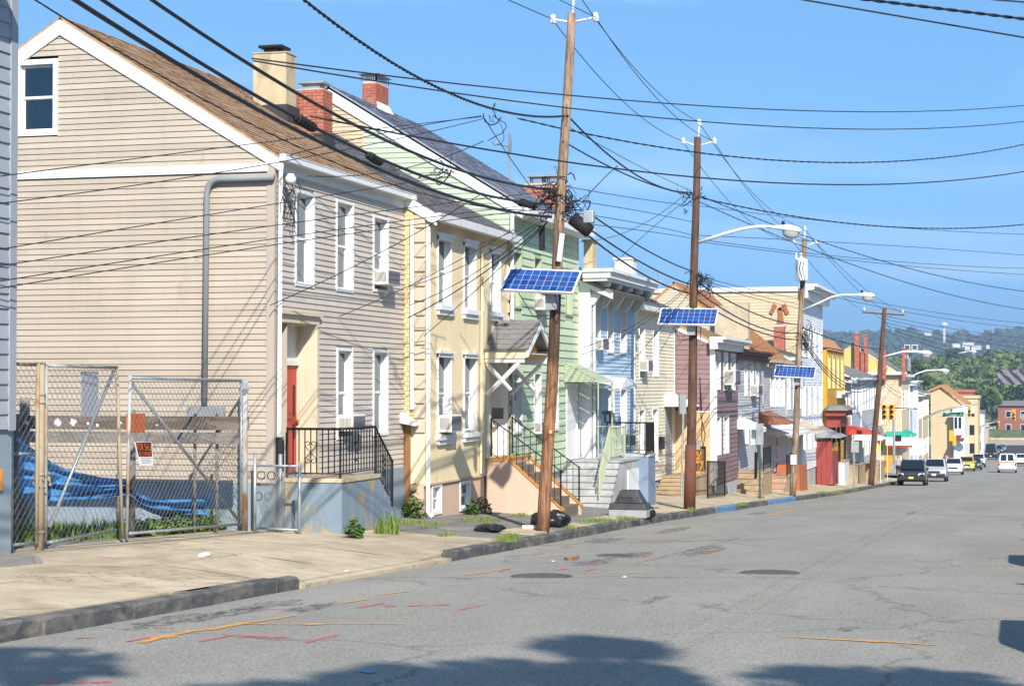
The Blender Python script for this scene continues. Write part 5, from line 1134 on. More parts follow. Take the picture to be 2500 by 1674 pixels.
railing('thin iron handrail on the far side of the cream house stairs', [(SX0 + .1, yc1 - .06, sl0 + .05), (SX1 + .0, yc1 - .06, zg + .18)], .85, M_black, 11, group='stoop railings', r=.008, hr=.014)
m = MB(); p = ax(1206, 1010, X2); bx(m, Tf(X2), d2[0] - .02, d2[0] + .02, .2, .48, p.z - .25, p.z + .2)
m = MB(); q0 = ay(1195, 995, d2[0] - .05); q1 = ay(1218, 1022, d2[0] - .05); m.box(X2 + .1, X2 + .36, d2[0] + .02, d2[0] + .14, q1.z, q0.z); mo = center(m, 'mailbox', M_black, 'black mailbox with red flag beside the cream house door', 'mailbox', (X2 + .2, d2[0], q1.z), bevel=.02)
# --- side-facing stairs (treads climb away from the camera)
def side_stairs(label, xa, xb, y0, ytop, ztop, n, mat, deep, cheek=None, zoff=0):
    t = thing('front_stairs', label, 'stairs', ((xa + xb) / 2, y0, sw(xb, y0)), 'stairs along the row')
    zg = sw(xb, y0)
    for k in range(n):
        zz = zg + (ztop - zg) * (k + 1) / n; ya = y0 + (ytop - y0) * k / n
        m = MB().box(xa, xb, ya, y0 + (ytop - y0) * (k + 1) / n - .001, zg - .4, zz - .045); m.build('step', mat, t)
        m = MB().box(xa - .0, xb + .02, ya - .03, y0 + (ytop - y0) * (k + 1) / n - .002, zz - .044, zz); m.build('tread', mat, t)
    m = MB().box(xa, xb, ytop, ytop + deep, zg - .6, ztop - .06); m.build('base', cheek or mat, t)
    m = MB().box(xa, xb + .03, ytop - .01, ytop + deep + .02, ztop - .059, ztop); m.build('landing', mat, t)
    return t, zg
gz = ax(1380, 1122, X3).z; xb = -10.25; ya = 46.9
yt = ax(1388, 1120, X3).y - .35
side_stairs('broad grey concrete stairs climbing to the green house door', X3 + .02, xb, ya - .2, yt, gz, 7, M_greystep, Y3b - yt + .9)
m = MB(); xx = xb - .38; m.box(xx, xb + .03, yt + .9, Y3b + 1.3, sw(xb, 50) - .3, gz - .3); center(m, 'stair_cheek', M_white, 'white painted block at the street end of the green house stairs', 'wall', (xb, yt + .9, sw(xb, 50)))
railing('pale green iron railing climbing the grey concrete stairs', [(xb - .3, ya - .1, sw(xb, ya) + .05), (xb - .3, yt, gz), (xb - .3, Y3b + .6, gz)], .85, M_greentrim, [14, 12], scroll={1: .4}, r=.011, hr=.02)
railing('pale green balcony rail across the back of the grey landing', [(X3 + .1, Y3b + .5, gz), (xb - .3, Y3b + .55, gz)], .85, M_greentrim, 9, r=.01)
# blue house stoop
bz = dz + .0; yb0 = Y4a + .7
BS = thing('front_stoop', 'blue grey concrete stoop with black railing by the blue house', 'stoop', (X4 + .8, yb0, sw(X4, yb0)))
yb1 = ax(1583, 1150, X4 + 1.5).y
m = MB().box(X4 + .04, X4 + 1.5, yb0 + 1.2, yb1, sw(X4, yb1) - .4, bz - .06); m.build('base', M_peelb if 'M_peelb' in globals() else paint('blue_grey_concrete', rgb(150, 170, 196, .6), var=.1), BS)
m = MB().box(X4 + .035, X4 + 1.53, yb0 + 1.17, yb1 + .02, bz - .059, bz); m.build('landing', M_greystep, BS)
for k in range(4):
    m = MB().box(X4 + .3, X4 + 1.48, yb1 + .021 + k * .3, yb1 + .02 + (k + 1) * .3, sw(X4, yb1) - .5, bz - .06 - .25 * (k + 1)); m.build('step', M_greystep, BS)
railing('black iron railing on the blue house stoop', [(X4 + .1, yb0 + 1.25, bz), (X4 + 1.45, yb0 + 1.25, bz), (X4 + 1.45, yb1 - .1, bz), (X4 + 1.45, yb1 + 1.15, bz - .95)], .86, M_black, [10, 14, 10], scroll={0: .6}, r=.01)
# pale yellow house stoop
pz = dzz; xb = ax(1712, 1180, -10.6).x
side_stairs('tan stone steps below the two orange folding chairs', X5 + .1, -10.6, 60.0, 61.6, pz, 5, M_tanstep, Y6a - 61.65, M_tanstep)
railing('black iron rail along the pale yellow house landing', [(X5 + .6, Y6a - .1, pz), (-10.65, Y6a - .1, pz)], .9, M_black, 10, r=.01)
# orange folding chairs
def fold_chair(label, c, rz):
    t = thing('folding_chair', label, 'chair', c, 'orange folding chairs', rz)
    def p(x, y, z): return (x, y, z)
    m = MB(); m.grid(lambda a, b: (-.2 + .4 * a, -.02 + .4 * b, .44 + .015 * math.sin(a * 3)), 4, 4); m.box(-.2, .2, -.02, .38, .415, .438); m.build('seat', M_orange, t, local=True)
    m = MB(); m.add([(-.19 + .38 * i / 8, .46, .66 + .0) for i in range(9)] + [(-.19 + .38 * i / 8, .50, .80 + .09 * math.sin(math.pi * i / 8)) for i in range(9)], [(i, i + 1, i + 10, i + 9) for i in range(8)]); m.build('backrest', M_orange, t, local=True)
    for s in (-1, 1):
        MB().tube([(s * .21, -.18, 0), (s * .21, .3, .44), (s * .2, .5, .82)], .013, 5).build('leg', M_orange, t, local=True)
        MB().tube([(s * .19, .42, 0), (s * .19, .0, .44)], .013, 5).build('leg', M_orange, t, local=True)
    MB().tube([(-.19, .38, .05), (.19, .38, .05)], .01, 4).build('stretcher', M_orange, t, local=True)
    return t
fold_chair('orange folding chair nearer the wall, seen from its side', (X5 + .75, 62.4, pz), R(-75))
fold_chair('orange folding chair facing the street on the tan landing', (X5 + 1.0, 63.3, pz), R(165))
# mauve house iron gate
GT = thing('iron_gate', 'tall black iron gate panel beside the tan steps', 'gate', ax(1727, 1195, -9.95)); gx0 = ax(1727, 1195, -9.9)
ya_, yb_ = 66.0, 70.6; ya_ = ax(1727, 1195, -9.9).y; yb_ = ax(1770, 1190, -9.9).y; zz = sw(-9.9, ya_)
n = 16
for k in range(n + 1):
    y = ya_ + (yb_ - ya_) * k / n; z0 = sw(-9.9, y); bar(GT, (-9.9, y, z0 + .03), (-9.9, y, z0 + 1.25), .014 if k % n else .025, M_black, 'gate_bar', 4)
for h in (.12, 1.2): bar(GT, (-9.9, ya_, sw(-9.9, ya_) + h), (-9.9, yb_, sw(-9.9, yb_) + h), .018, M_black, 'gate_rail', 4)
# steps of the following houses
side_stairs('worn tan steps under the scalloped white awning', X7 + .02, X7 + 1.05, Y7a - .3, Y7a + .9, zs7 + .1, 4, M_tanstep, 2.3, M_tanstep)
railing('black rail on the landing right of the mauve house', [(X7 + 1.0, Y7a + 1.0, zs7 + .1), (X7 + 1.0, Y7a + 3.2, zs7 + .1)], .9, M_black, 12, r=.01)
side_stairs('pale stoop with pink painted risers further down', X8 + .02, X8 + 1.1, Y7b - 1.0, Y7b + .4, zs8 + .0, 3, stained('pink_risers', rgb(230, 170, 150, .6), rgb(220, 190, 160, .6)), 2.8, M_tanstep)
railing('black rail above the pink stoop', [(X8 + 1.05, Y7b + .5, zs8), (X8 + 1.05, Y7b + 3.1, zs8)], .9, M_black, 12, r=.01)
m = MB(); p = ax(1945, 1165, -9.75); m.hexa([(X9 + .05, p.y, sw(-10, p.y) - .3), (X9 + 1.1, p.y, sw(-10, p.y) - .3), (X9 + 1.1, p.y + 3.2, sw(-10, p.y) - .4), (X9 + .05, p.y + 3.2, sw(-10, p.y) - .4)], [(X9 + .05, p.y, sw(-10, p.y) + 1.15), (X9 + 1.05, p.y, sw(-10, p.y) + 1.1), (X9 + 1.05, p.y + 3.2, sw(-10, p.y) + 1.0), (X9 + .05, p.y + 3.2, sw(-10, p.y) + 1.05)])
center(m, 'stoop_wall', paint('burnt_orange_paint', (.42, .13, .045, 1), var=.12, dirt=(.28, .1, .04, 1), dirtamt=.1), 'burnt orange stoop wall behind the third solar panel pole', 'wall', (X9 + .5, p.y, sw(-10, p.y)))
# red gate enclosure at the golden house
RG = thing('red_enclosure', 'dark red board porch enclosure left of the golden house', 'porch', (X10 + .6, Y10b - 3, sw(-10, Y10b)))
ye = Y10b - 3.4; zg = sw(-9.9, ye)
for k in range(12):
    y = ye + k * .28; z0 = sw(-9.9, y); m = MB().box(X10 + .86, X10 + .9, y + .005, y + .275, z0 + .05, z0 + 1.9); m.build('board', M_redpaint, RG)
for k in range(3):
    m = MB().box(X10 + .03 + k * .28, X10 + .29 + k * .28, ye - .04, ye - .005, zg + .05, zg + 2.5); m.build('board', M_redpaint, RG)
awning('striped red and grey tin awning over the dark red enclosure', X10, ye - .3, Y10b + .8, zg + 3.2, zg + 2.6, 1.3, M_galv, 9)
# planters, white block and steps towards the crossing
for (u, v, L, lb, mt, h) in [(2062, 1165, 3.0, 'white rendered planter wall under the red awning', M_white2, 1.3), (2095, 1160, 5.5, 'long concrete planter wall before the white corner house', M_tanstep, 1.0), (2145, 1165, 6.0, 'pale concrete wall behind the fourth utility pole', M_tanstep, 1.1)]:
    p = ax(u, v, -9.6); z0 = sw(-9.6, p.y)
    m = MB().box(-10.5, -9.6, p.y, p.y + L, z0 - .4, z0 + h); m.box(-10.52, -9.57, p.y - .03, p.y + L + .03, z0 + h + .001, z0 + h + .08)
    t = thing('planter_wall', lb, 'wall', (-10, p.y, z0)); m2 = MB().box(-10.5, -9.6, p.y, p.y + L, z0 - .4, z0 + h); m2.build('wall_block', mt, t); m2 = MB().box(-10.52, -9.57, p.y - .03, p.y + L + .03, z0 + h + .001, z0 + h + .08); m2.build('coping', M_tanstep, t)
# ================================================================== utility poles, solar panels, lamps, wires
def pole(label, bu, bv, tu, tv, r0, r1, mat, group='utility poles'):
    b = gnd(bu, bv); b.x = min(b.x, KX - .22); b = Vector((b.x, b.y, sw(b.x, b.y) - .05))
    q = ax(bu, bv, b.x); b.y = q.y; b.z = min(q.z, sw(b.x, b.y)) - .05
    t = ay(tu, tv, b.y)
    P = thing('utility_pole', label, 'utility pole', b, group)
    pts = []; rs = []; rr = random.Random(int(bu))
    for k in range(15):
        f = k / 14; p = b.lerp(t, f); p.x += .02 * math.sin(f * 9 + bu) * f * (1 - f) * 4; pts.append(p); rs.append((r0 + (r1 - r0) * f) * rr.uniform(.975, 1.025))
    MB().tube(pts, rs, 14).build('shaft', mat, P, smooth=True)
    return P, b, t
def on(b, t, v):                               # point of the pole axis seen at image row v
    lo, hi = 0.0, 1.0
    for _ in range(40):
        f = (lo + hi) / 2
        if proj(b.lerp(t, f))[1] > v: lo = f
        else: hi = f
    return b.lerp(t, f)
def insul(P, a, c, mat=None):
    MB().tube([a, c], .022, 6).build('insulator_arm', M_porc, P, smooth=True)
    m = MB(); m.lathe((c.x, c.y, c.z - .09), [(.02, 0), (.075, .03), (.045, .06), (.075, .09), (.045, .12), (.055, .16), (.02, .19)], 10); m.build('insulator', M_porc, P, smooth=True)
P1, b1, t1 = pole('leaning weathered utility pole nearest the camera, with a solar panel', 1325, 1297, 1396, 33, .125, .082, M_polenear)
P2, b2, t2 = pole('second utility pole with steel sleeve, street lamp and solar panel', 1683, 1247, 1703, 335, .135, .095, M_pole2)
P3, b3, t3 = pole('third utility pole carrying a white transformer and solar panel', 1935, 1211, 1964, 582, .135, .10, M_pole1)
P4, b4, t4 = pole('fourth utility pole with a wooden crossarm, leaning right', 2126, 1185, 2160, 752, .19, .12, M_pole2)
P5, b5, t5 = pole('fifth utility pole behind the black car, with small transformer', 2206, 1150, 2224, 842, .19, .13, M_pole2)
for P, b, t, tops in ((P1, b1, t1, [(1350, 48), (1454, 43), (1402, -28)]), (P2, b2, t2, [(1668, 345), (1744, 345), (1707, 300)]), (P3, b3, t3, [(1938, 590), (1992, 590), (1965, 558)])):
    st = on(b, t, proj(t)[1] + 22)
    for i, (u, v) in enumerate(tops):
        c = ay(u, v, b.y); insul(P, st if i < 2 else t - Vector((0, 0, .3)), c)
m = MB(); s0, s1 = on(b2, t2, 1246), on(b2, t2, 1086); m.tube([s0, s1], [.165, .155], 14); m.build('steel_sleeve', stained('sleeve_paint', (.15, .06, .04, 1), (.34, .34, .33, 1), 3, .66, (1, 1, .3)), P2, smooth=True)
# crossarm on pole four
a, c = ay(2106, 761, b4.y), ay(2208, 768, b4.y); st = on(b4, t4, 766); m = MB(); m.tube([a, c], .075, 4); m.build('crossarm', M_greywood, P4)
for q in (a.lerp(c, .25), a.lerp(c, .75)): MB().tube([q, on(b4, t4, 782)], .025, 4).build('brace', M_greywood, P4)
for f in (.04, .96): q = a.lerp(c, f); insul(P4, q, q + Vector((0, 0, .18)))
# small transformer tanks
def tank(label, P, u0, u1, vt, vb, Y, mat):
    a, b = ay(u0, vt, Y), ay(u1, vb, Y); r = abs(b.x - a.x) / 2; c = Vector(((a.x + b.x) / 2, Y - r - .12, b.z)); H = a.z - b.z
    t = thing('transformer', label, 'transformer', c, 'pole transformers')
    MB().lathe(c, [(r * .94, 0), (r, .04), (r, H - .08), (r * 1.06, H - .06), (r * 1.06, H - .02), (r * .5, H + .04)], 18).build('tank', mat, t, smooth=False)
    for k in (-1, 1): MB().lathe((c.x - .12 + k * .1, c.y, c.z + H), [(.03, 0), (.05, .06), (.03, .1), (.05, .16), (.02, .26)], 8).build('bushing', M_porc, t)
    for k in range(3): x = c.x - .12 + k * .12; MB().tube([(x, c.y - r - .02, c.z + H - .1), (x - .05, c.y - r - .06, c.z + H * .5), (x + .05, c.y - r - .03, c.z + .1), (c.x, c.y - .05, c.z - .3)], .012, 4).build('lead_wire', M_cable, t)
    return t
tank('white cylindrical transformer hung on the third pole', P3, 1945, 1975, 634, 686, b3.y, M_lampwhite)
tank('small grey transformer on the fifth pole', P5, 2211, 2224, 873, 906, b5.y, M_galv)
for k, s in enumerate((-.35, .35)):
    t = thing('pole_fixture', ('left' if s < 0 else 'right') + ' square white frame fitting at the top of the fifth pole', 'fixture', t5); 
    c = t5 + Vector((s, -.1, -.25)); m = MB()
    for (x0, x1, z0, z1) in ((-.28, .28, .22, .28), (-.28, .28, -.28, -.22), (-.28, -.22, -.219, .219), (.22, .28, -.219, .219)): m.box(c.x + x0, c.x + x1, c.y - .03, c.y + .03, c.z + z0, c.z + z1)
    m.build('frame', M_white, t)
    MB().tube([c + Vector((-s * .7, 0, 0)), c + Vector((-s, .1, 0))], .03, 4).build('bracket', M_galv, t)
# ---- solar panels
def solar(label, corners, pb, pt, ncol, tiltn, box_v):
    C = [Vector(c) for c in corners]; ctr_px = (sum(c[0] for c in corners) / 4, sum(c[1] for c in corners) / 4)
    pc = on(pb, pt, ctr_px[1]); n = Vector(tiltn).normalized(); o = pc + Vector((0, -.30, 0))
    pts = []
    for (u, v) in corners: d = ray(u, v); pts.append(EYE + d * ((o - EYE).dot(n) / d.dot(n)))
    TL, TR, BR, BL = pts; A = ((TR - TL) + (BR - BL)) / 2; B = ((BL - TL) + (BR - TR)) / 2; c = (TL + TR + BR + BL) / 4
    B = B - A * (A.dot(B) / A.dot(A)) * .55
    t = thing('solar_panel', label, 'solar panel', c, 'pole mounted solar panels')
    nn = A.cross(B).normalized(); nn = nn if nn.dot(n) > 0 else -nn
    P = lambda a, b, h=0: c + A * a + B * b + nn * h
    def hexq(m, a0, a1, b0, b1, h0, h1): return m.hexa([P(a0, b0, h0), P(a1, b0, h0), P(a1, b1, h0), P(a0, b1, h0)], [P(a0, b0, h1), P(a1, b0, h1), P(a1, b1, h1), P(a0, b1, h1)])
    fa, fb = .03 / A.length, .03 / B.length
    m = MB(); hexq(m, -.5, .5, -.5, -.5 + fb, -.04, .008); hexq(m, -.5, .5, .5 - fb, .5, -.04, .008); hexq(m, -.5, -.5 + fa, -.5 + fb, .5 - fb, -.04, .007); hexq(m, .5 - fa, .5, -.5 + fb, .5 - fb, -.04, .007); m.build('frame', M_white, t)
    m = MB(); hexq(m, -.5 + fa, .5 - fa, -.5 + fb, .5 - fb, -.03, -.004); m.build('back_sheet', M_solarb, t)
    nr = 4; wa, wb = (1 - 2 * fa) / ncol, (1 - 2 * fb) / nr; ga, gb = .0045 / A.length, .0045 / B.length
    cell = MB(); hexq(cell, -wa / 2 + ga, wa / 2 - ga, -wb / 2 + gb, wb / 2 - gb, -.004, .0); 
    cm = None
    for i in range(ncol):
        for j in range(nr):
            if cm is None:
                ob = cell.build('solar_cell', M_solar, t); cm = ob.data
            else: ob = bpy.data.objects.new('solar_cell', cm); COL.link(ob); ob.parent = t
            ob.location = A * (-.5 + fa + wa * (i + .5)) + B * (-.5 + fb + wb * (j + .5))
    m = MB(); e = P(.0, .5, -.06); q = on(pb, pt, box_v); m.tube([P(0, .4, -.05), q + Vector((0, -.1, .1))], .03, 4); m.tube([P(0, -.45, -.05), pc + Vector((0, -.05, .15))], .03, 4); m.build('mount', M_galv, t)
    m = MB(); w = .13; m.box(q.x - w, q.x + w * .7, q.y - .30, q.y - .13, q.z - .15, q.z + .17); m.build('inverter_box', M_galv, t)
    for s in (-1, 1):
        p0 = P(.25 * s, .5, -.04); MB().tube([p0, p0.lerp(q, .5) + Vector((.08 * s, 0, -.35)), q + Vector((.1 * s, -.1, -.25))], .01, 4).build('lead', M_cable, t)
    return t
tn = (.05, -.72, .70)
_n = M_solar.node_tree
_oi = _n.nodes.new('ShaderNodeObjectInfo'); _r = ramp(_n.nodes, _n.links, _oi.outputs['Random'], [(0, (.010, .040, .17)), (.7, (.016, .075, .27)), (1, (.035, .05, .17))]); _n.links.new(_r.outputs[0], _n.nodes['Principled BSDF'].inputs['Base Color'])
solar('largest solar panel, on the leaning near pole', [(1249.4, 654.7), (1424, 661), (1395.5, 715.7), (1215, 707.4)], b1, t1, 9, tn, 738)
solar('middle solar panel, on the pole with the steel sleeve', [(1616, 752), (1756, 753), (1746, 794), (1603, 790.6)], b2, t2, 10, tn, 805)
solar('smallest solar panel, on the transformer pole', [(1894.6, 891), (1994, 895), (1987, 924), (1888, 918)], b3, t3, 10, tn, 931)
# ---- street lamps
def lamp(label, pts, Y, head, r=.05, sc=1.0):
    Q = [ay(u, v, Y) for u, v in pts]; t = thing('street_lamp', label, 'street lamp', Q[0], 'street lamps on poles')
    MB().tube(Q, [r] + [r * .8] * (len(Q) - 1), 8).build('arm', M_lampwhite, t, smooth=True)
    a, b = ay(*head[0], Y), ay(*head[1], Y); d = (b - a); L = d.length; d.normalize(); s = Vector((0, 1, 0)); up = d.cross(s); up = up if up.z > 0 else -up
    m = MB(); N = 12; vs = []; prof = [(0, .05, .05), (.12, .07, .06), (.35, .12, .10), (.6, .17, .15), (.82, .17, .14), (.95, .11, .09), (1.0, .02, .02)]
    for f, w, h in prof:
        for k in range(N): an = 2 * math.pi * k / N; hh = h * (1.0 if math.sin(an) > 0 else .35); vs.append(a + d * (f * L) + s * (w * math.cos(an) * sc) + up * (hh * math.sin(an) * sc))
    m.add(vs, [(i * N + k, i * N + (k + 1) % N, (i + 1) * N + (k + 1) % N, (i + 1) * N + k) for i in range(len(prof) - 1) for k in range(N)]); m.build('housing', M_lampwhite, t, smooth=True)
    c = a + d * (.70 * L) - up * .03 * sc; m = MB(); vs = []; rings = [(1, 0), (.92, .09), (.7, .16), (.3, .2)]
    for q, h in rings:
        for k in range(N): an = 2 * math.pi * k / N; vs.append(c + d * (q * .25 * L * math.cos(an)) + s * (q * .16 * sc * math.sin(an)) - up * h * sc)
    m.add(vs, [(i * N + k, i * N + (k + 1) % N, (i + 1) * N + (k + 1) % N, (i + 1) * N + k) for i in range(3) for k in range(N)] + [tuple(3 * N + k for k in range(N))]); m.build('lens', M_lens, t, smooth=True)
    m = MB(); c = a + d * (.45 * L) + up * .12 * sc; m.lathe((c.x, c.y, c.z), [(.045, 0), (.045, .09), (.02, .1)], 8); m.build('photocell', M_rubber, t)
    return t
lamp('largest street lamp, on the pole with the steel sleeve', [(1706, 591), (1770, 570), (1815, 558), (1850, 553), (1880, 554)], b2.y, [(1872, 554), (1957, 566)], .055)
lamp('second street lamp, on the transformer pole', [(1960, 757), (2005, 737), (2030, 725), (2052, 720), (2085, 720)], b3.y, [(2078, 721), (2136, 723)], .05)
lamp('third street lamp, on the pole with the crossarm', [(2153, 872), (2185, 863), (2205, 858), (2235, 859)], b4.y, [(2228, 859), (2276, 864)], .07, 1.3)
lamp('fourth street lamp, on the pole behind the black car', [(2214, 925), (2240, 911), (2262, 904), (2290, 903)], b5.y, [(2284, 903), (2318, 907)], .09, 1.5)
lamp('far street lamp seen against the wooded hill', [(2340, 862), (2362, 858)], 240, [(2360, 858), (2384, 859)], .08, 1.6)
# ---- overhead wires
NW = [0]
def wire(P0, P1, mid, r, label, ext=1.0, ext0=0.0, twist=False, group='overhead wires', n=26, mat=None):
    P0, P1 = Vector(P0), Vector(P1); s = 0.0
    if mid:
        lo, hi = 0.0, 1.0; inc = proj(P1)[0] > proj(P0)[0]
        for _ in range(40):
            f = (lo + hi) / 2
            if (proj(P0.lerp(P1, f))[0] < mid[0]) == inc: lo = f
            else: hi = f
        q = P0.lerp(P1, f); v = proj(q)[1]; dist = (q - EYE).dot(FW); dz = (mid[1] - v) / F * dist; s = max(-.05, min(3.0, dz / (4 * f * (1 - f))))
    pts = []
    for k in range(n + 1):
        t = ext0 + (ext - ext0) * k / n; p = P0 + (P1 - P0) * t; p.z -= 4 * s * t * (1 - t); pts.append(p)
    c = pts[0]; m = MB()
    if twist:
        L = sum((b - a).length for a, b in zip(pts, pts[1:])); N = int(L / twist * 5)
        for ph in (0, 1):
            q = []
            for k in range(N + 1):
                f = k / N * n; i = min(int(f), n - 1); p = pts[i].lerp(pts[i + 1], f - i); d = (pts[i + 1] - pts[i]).normalized(); a = d.cross(Vector((0, 0, 1))).normalized(); b = d.cross(a); w = k / 5 * 2 * math.pi + ph * math.pi
                q.append(p + (a * math.cos(w) + b * math.sin(w)) * r * 1.1)
            m.tube(q, r, 4, cap=False)
    else: m.tube(pts, r, 5)
    return center(m, 'overhead_wire', mat or M_cable, label, 'wire', c, group, smooth=True)
XW = -8.45
A = lambda u, v: ax(u, v, XW)
y1 = b1.y; y2 = b2.y; y3 = b3.y; y4 = b4.y; y5 = b5.y
Q = lambda u, v, y: ay(u, v, y - .12)
a1 = Q(1345, 530, y1); a2 = Q(1350, 499, y1); a3 = Q(1345, 462, y1); a4 = Q(1378, 284, y1)
NEAR = 'cables running from the near pole towards the camera'
wire(A(183, 0), a1, (820, 366), .027, 'lowest thick black trunk cable crossing the taupe house roof', ext0=-.35, group=NEAR)
wire(A(250, 0), a2, (768, 312), .023, 'middle thick trunk cable carrying splice cases over the chimneys', ext0=-.35, group=NEAR)
wire(A(371, 0), a3, (885, 315), .023, 'upper thick trunk cable passing in front of the stucco chimney', ext0=-.35, group=NEAR)
wire(A(741, 0), a4, (1050, 206), .013, 'twisted power cable sagging down to the near pole', ext0=-.4, twist=.32, group=NEAR)
wire(A(85, 0), Q(1345, 512, y1), (972, 455), .009, 'thin wire following the taupe roof slope down to the near pole', ext0=-.25, group=NEAR)
wire(A(1240, 0), Q(1350, 48, y1), None, .009, 'top left power line leaving the near pole towards the camera', ext0=-1.2, group=NEAR)
wire(A(1365, 0), Q(1454, 43, y1), None, .009, 'top right power line leaving the near pole towards the camera', ext0=-1.2, group=NEAR)
P12 = 'wires between the first and second pole'
wire(Q(1350, 50, y1), Q(1668, 345, y2), (1515, 242), .009, 'left power line from the near pole down to the second pole', group=P12)
wire(Q(1454, 43, y1), Q(1744, 345, y2), (1610, 247), .009, 'right power line from the near pole down to the second pole', group=P12)
wire(Q(1402, -28, y1), Q(1707, 298, y2), (1530, 145), .009, 'uppermost power line between the first two pole tops', group=P12)
wire(Q(1385, 282, y1), Q(1688, 470, y2), (1510, 398), .012, 'twisted service cable from mid height of the near pole to the second', twist=.5, group=P12)
wire(Q(1375, 345, y1), Q(1690, 476, y2), (1483, 405), .010, 'second twisted cable just below the service splice', twist=.6, group=P12)
wire(Q(1380, 305, y1), Q(1688, 466, y2), (1540, 395), .008, 'thin looping cable starting below the near pole insulator', group=P12)
wire(Q(1400, 545, y1), Q(1680, 715, y2), (1551, 658), .022, 'lowest black cable between the two solar panels', group=P12)
wire(Q(1420, 545, y1), Q(1685, 694, y2), (1529, 619), .020, 'middle black cable between the two solar panels', group=P12)
wire(Q(1441, 522, y1), Q(1690, 662, y2), (1607, 626), .018, 'upper black cable leaving the grey splice box', group=P12)
for i, (v0, mv, v1) in enumerate([(452, (1500, 476), 502), (485, (1520, 508), 542), (515, (1560, 545), 574), (540, (1560, 562), 582)]):
    wire(Q(1365, v0, y1), Q(1690, v1, y2), mv, .0085, ['highest', 'second', 'third', 'lowest'][i] + ' of four thin parallel lines leaving the tangle on the near pole', group=P12)
P23 = 'wires between the second and third pole'
wire(Q(1668, 347, y2), Q(1938, 590, y3), (1783, 495), .009, 'left power line from second to third pole', group=P23)
wire(Q(1744, 347, y2), Q(1992, 590, y3), (1846, 490), .009, 'right power line from second to third pole', group=P23)
wire(Q(1707, 300, y2), Q(1965, 557, y3), (1798, 426), .009, 'centre power line from second to third pole top', group=P23)
for i, (v0, mv, v1) in enumerate([(690, (1801, 746), 792), (712, (1801, 775), 812), (733, (1801, 788), 829)]):
    wire(Q(1705, v0, y2), Q(1948, v1, y3), mv, .022, ['upper', 'middle', 'lower'][i] + ' sagging black cable above the mauve roof', group=P23)
for i, (v0, v1) in enumerate([(672, 728), (680, 742), (686, 752)]):
    wire(Q(1700, v0, y2), Q(1950, v1, y3), (1820, (v0 + v1) / 2 + 3), .010, ['highest', 'middle', 'lowest'][i] + ' thin line in front of the tall beige side wall', group=P23)
P34 = 'wires between the third and fourth pole'
for i, (p, q) in enumerate([((1938, 592), (2110, 760)), ((1965, 560), (2158, 757)), ((1992, 592), (2205, 764))]):
    wire(Q(*p, y3), Q(*q, y4), ((p[0] + q[0]) / 2, (p[1] + q[1]) / 2 + 16), .012, ['left', 'centre', 'right'][i] + ' power line from third pole to the crossarm', group=P34)
wire(Q(1960, 800, y3), Q(2150, 852, y4), (2062, 836), .028, 'taut black cable over the golden house roof', group=P34)
for i, (v0, mv, v1) in enumerate([(825, (2074, 938), 915), (832, (2070, 945), 925), (838, (2093, 957), 932)]):
    wire(Q(1962, v0, y3), Q(2142, v1, y4), mv, .022, ['upper', 'middle', 'lower'][i] + ' deeply sagging cable in front of the golden house', group=P34)
P45 = 'wires beyond the fourth pole'
for i, (v0, v1) in enumerate([(766, 850), (800, 880), (858, 905), (925, 962), (932, 975)]):
    wire(Q(2150, v0, y4), Q(2216, v1, y5), (2183, (v0 + v1) / 2 + 8), .018, ['first', 'second', 'third', 'fourth', 'fifth'][i] + ' cable from the top between the fourth and fifth poles', group=P45, ext=1.6 if i < 2 else 1.0)
CRS = 'wires crossing the street to the right'
def cross(u0, v0, y0, v1, ye, mid, r, label, twist=False): wire(Q(u0, v0, y0), ay(2500, v1, ye), mid, r, label, ext=1.55, twist=twist, group=CRS)
p615 = A(615, 143)
wire(p615, ay(2500, 258, 46), (1365, 231), .010, 'upper of two long lines crossing the whole sky from the stucco chimney', ext=1.3, group=CRS)
wire(p615 + Vector((0, .05, -.02)), ay(2500, 297, 45), (1419, 268), .010, 'lower of two long lines crossing the whole sky from the stucco chimney', ext=1.3, group=CRS)
wire(A(759, 284), ay(2500, 419, 44), (1349, 391), .013, 'thick straight line crossing the street below the twisted cable', ext=1.3, group=CRS)
cross(1263, 289, y1 - .5, 353, 50, (1800, 384), .009, 'twisted cable from the near pole over the second pole to the right', .55)
cross(1690, 478, y2, 548, 62, (2130, 551), .011, 'heavy twisted cable from the second pole crossing to the right', .6)
cross(1690, 470, y2, 711, 75, (2207, 652), .008, 'twisted service line slanting down past the transformer to the right', .7)
cross(1690, 485, y2, 755, 80, (2284, 710), .008, 'lower slanting service line past the second street lamp', .7)
cross(1690, 500, y2, 572, 60, (2100, 548), .008, 'thin line just under the heavy twisted cable')
cross(1690, 574, y2, 623, 70, (2100, 594), .009, 'thin line over the transformer pole top')
cross(1690, 582, y2, 655, 70, (2100, 631), .009, 'upper thin line behind the white transformer')
cross(1690, 588, y2, 670, 70, (2150, 643), .009, 'lower thin line behind the white transformer')
cross(1955, 700, y3, 789, 100, (2300, 765), .011, 'upper of two lines above the water tower')
cross(1955, 706, y3, 800, 100, (2250, 768), .011, 'lower of two lines above the water tower')
for i, (v1, ye, v0) in enumerate([(824, 150, 770), (838, 160, 778), (850, 170, 786), (868, 180, 793), (885, 190, 800), (905, 200, 806)]):
    cross(2156, v0, y4, v1, ye, (2330, (v0 + v1) / 2 + 6), .016, ['first', 'second', 'third', 'fourth', 'fifth', 'sixth'][i] + ' line from the top in front of the wooded hill')
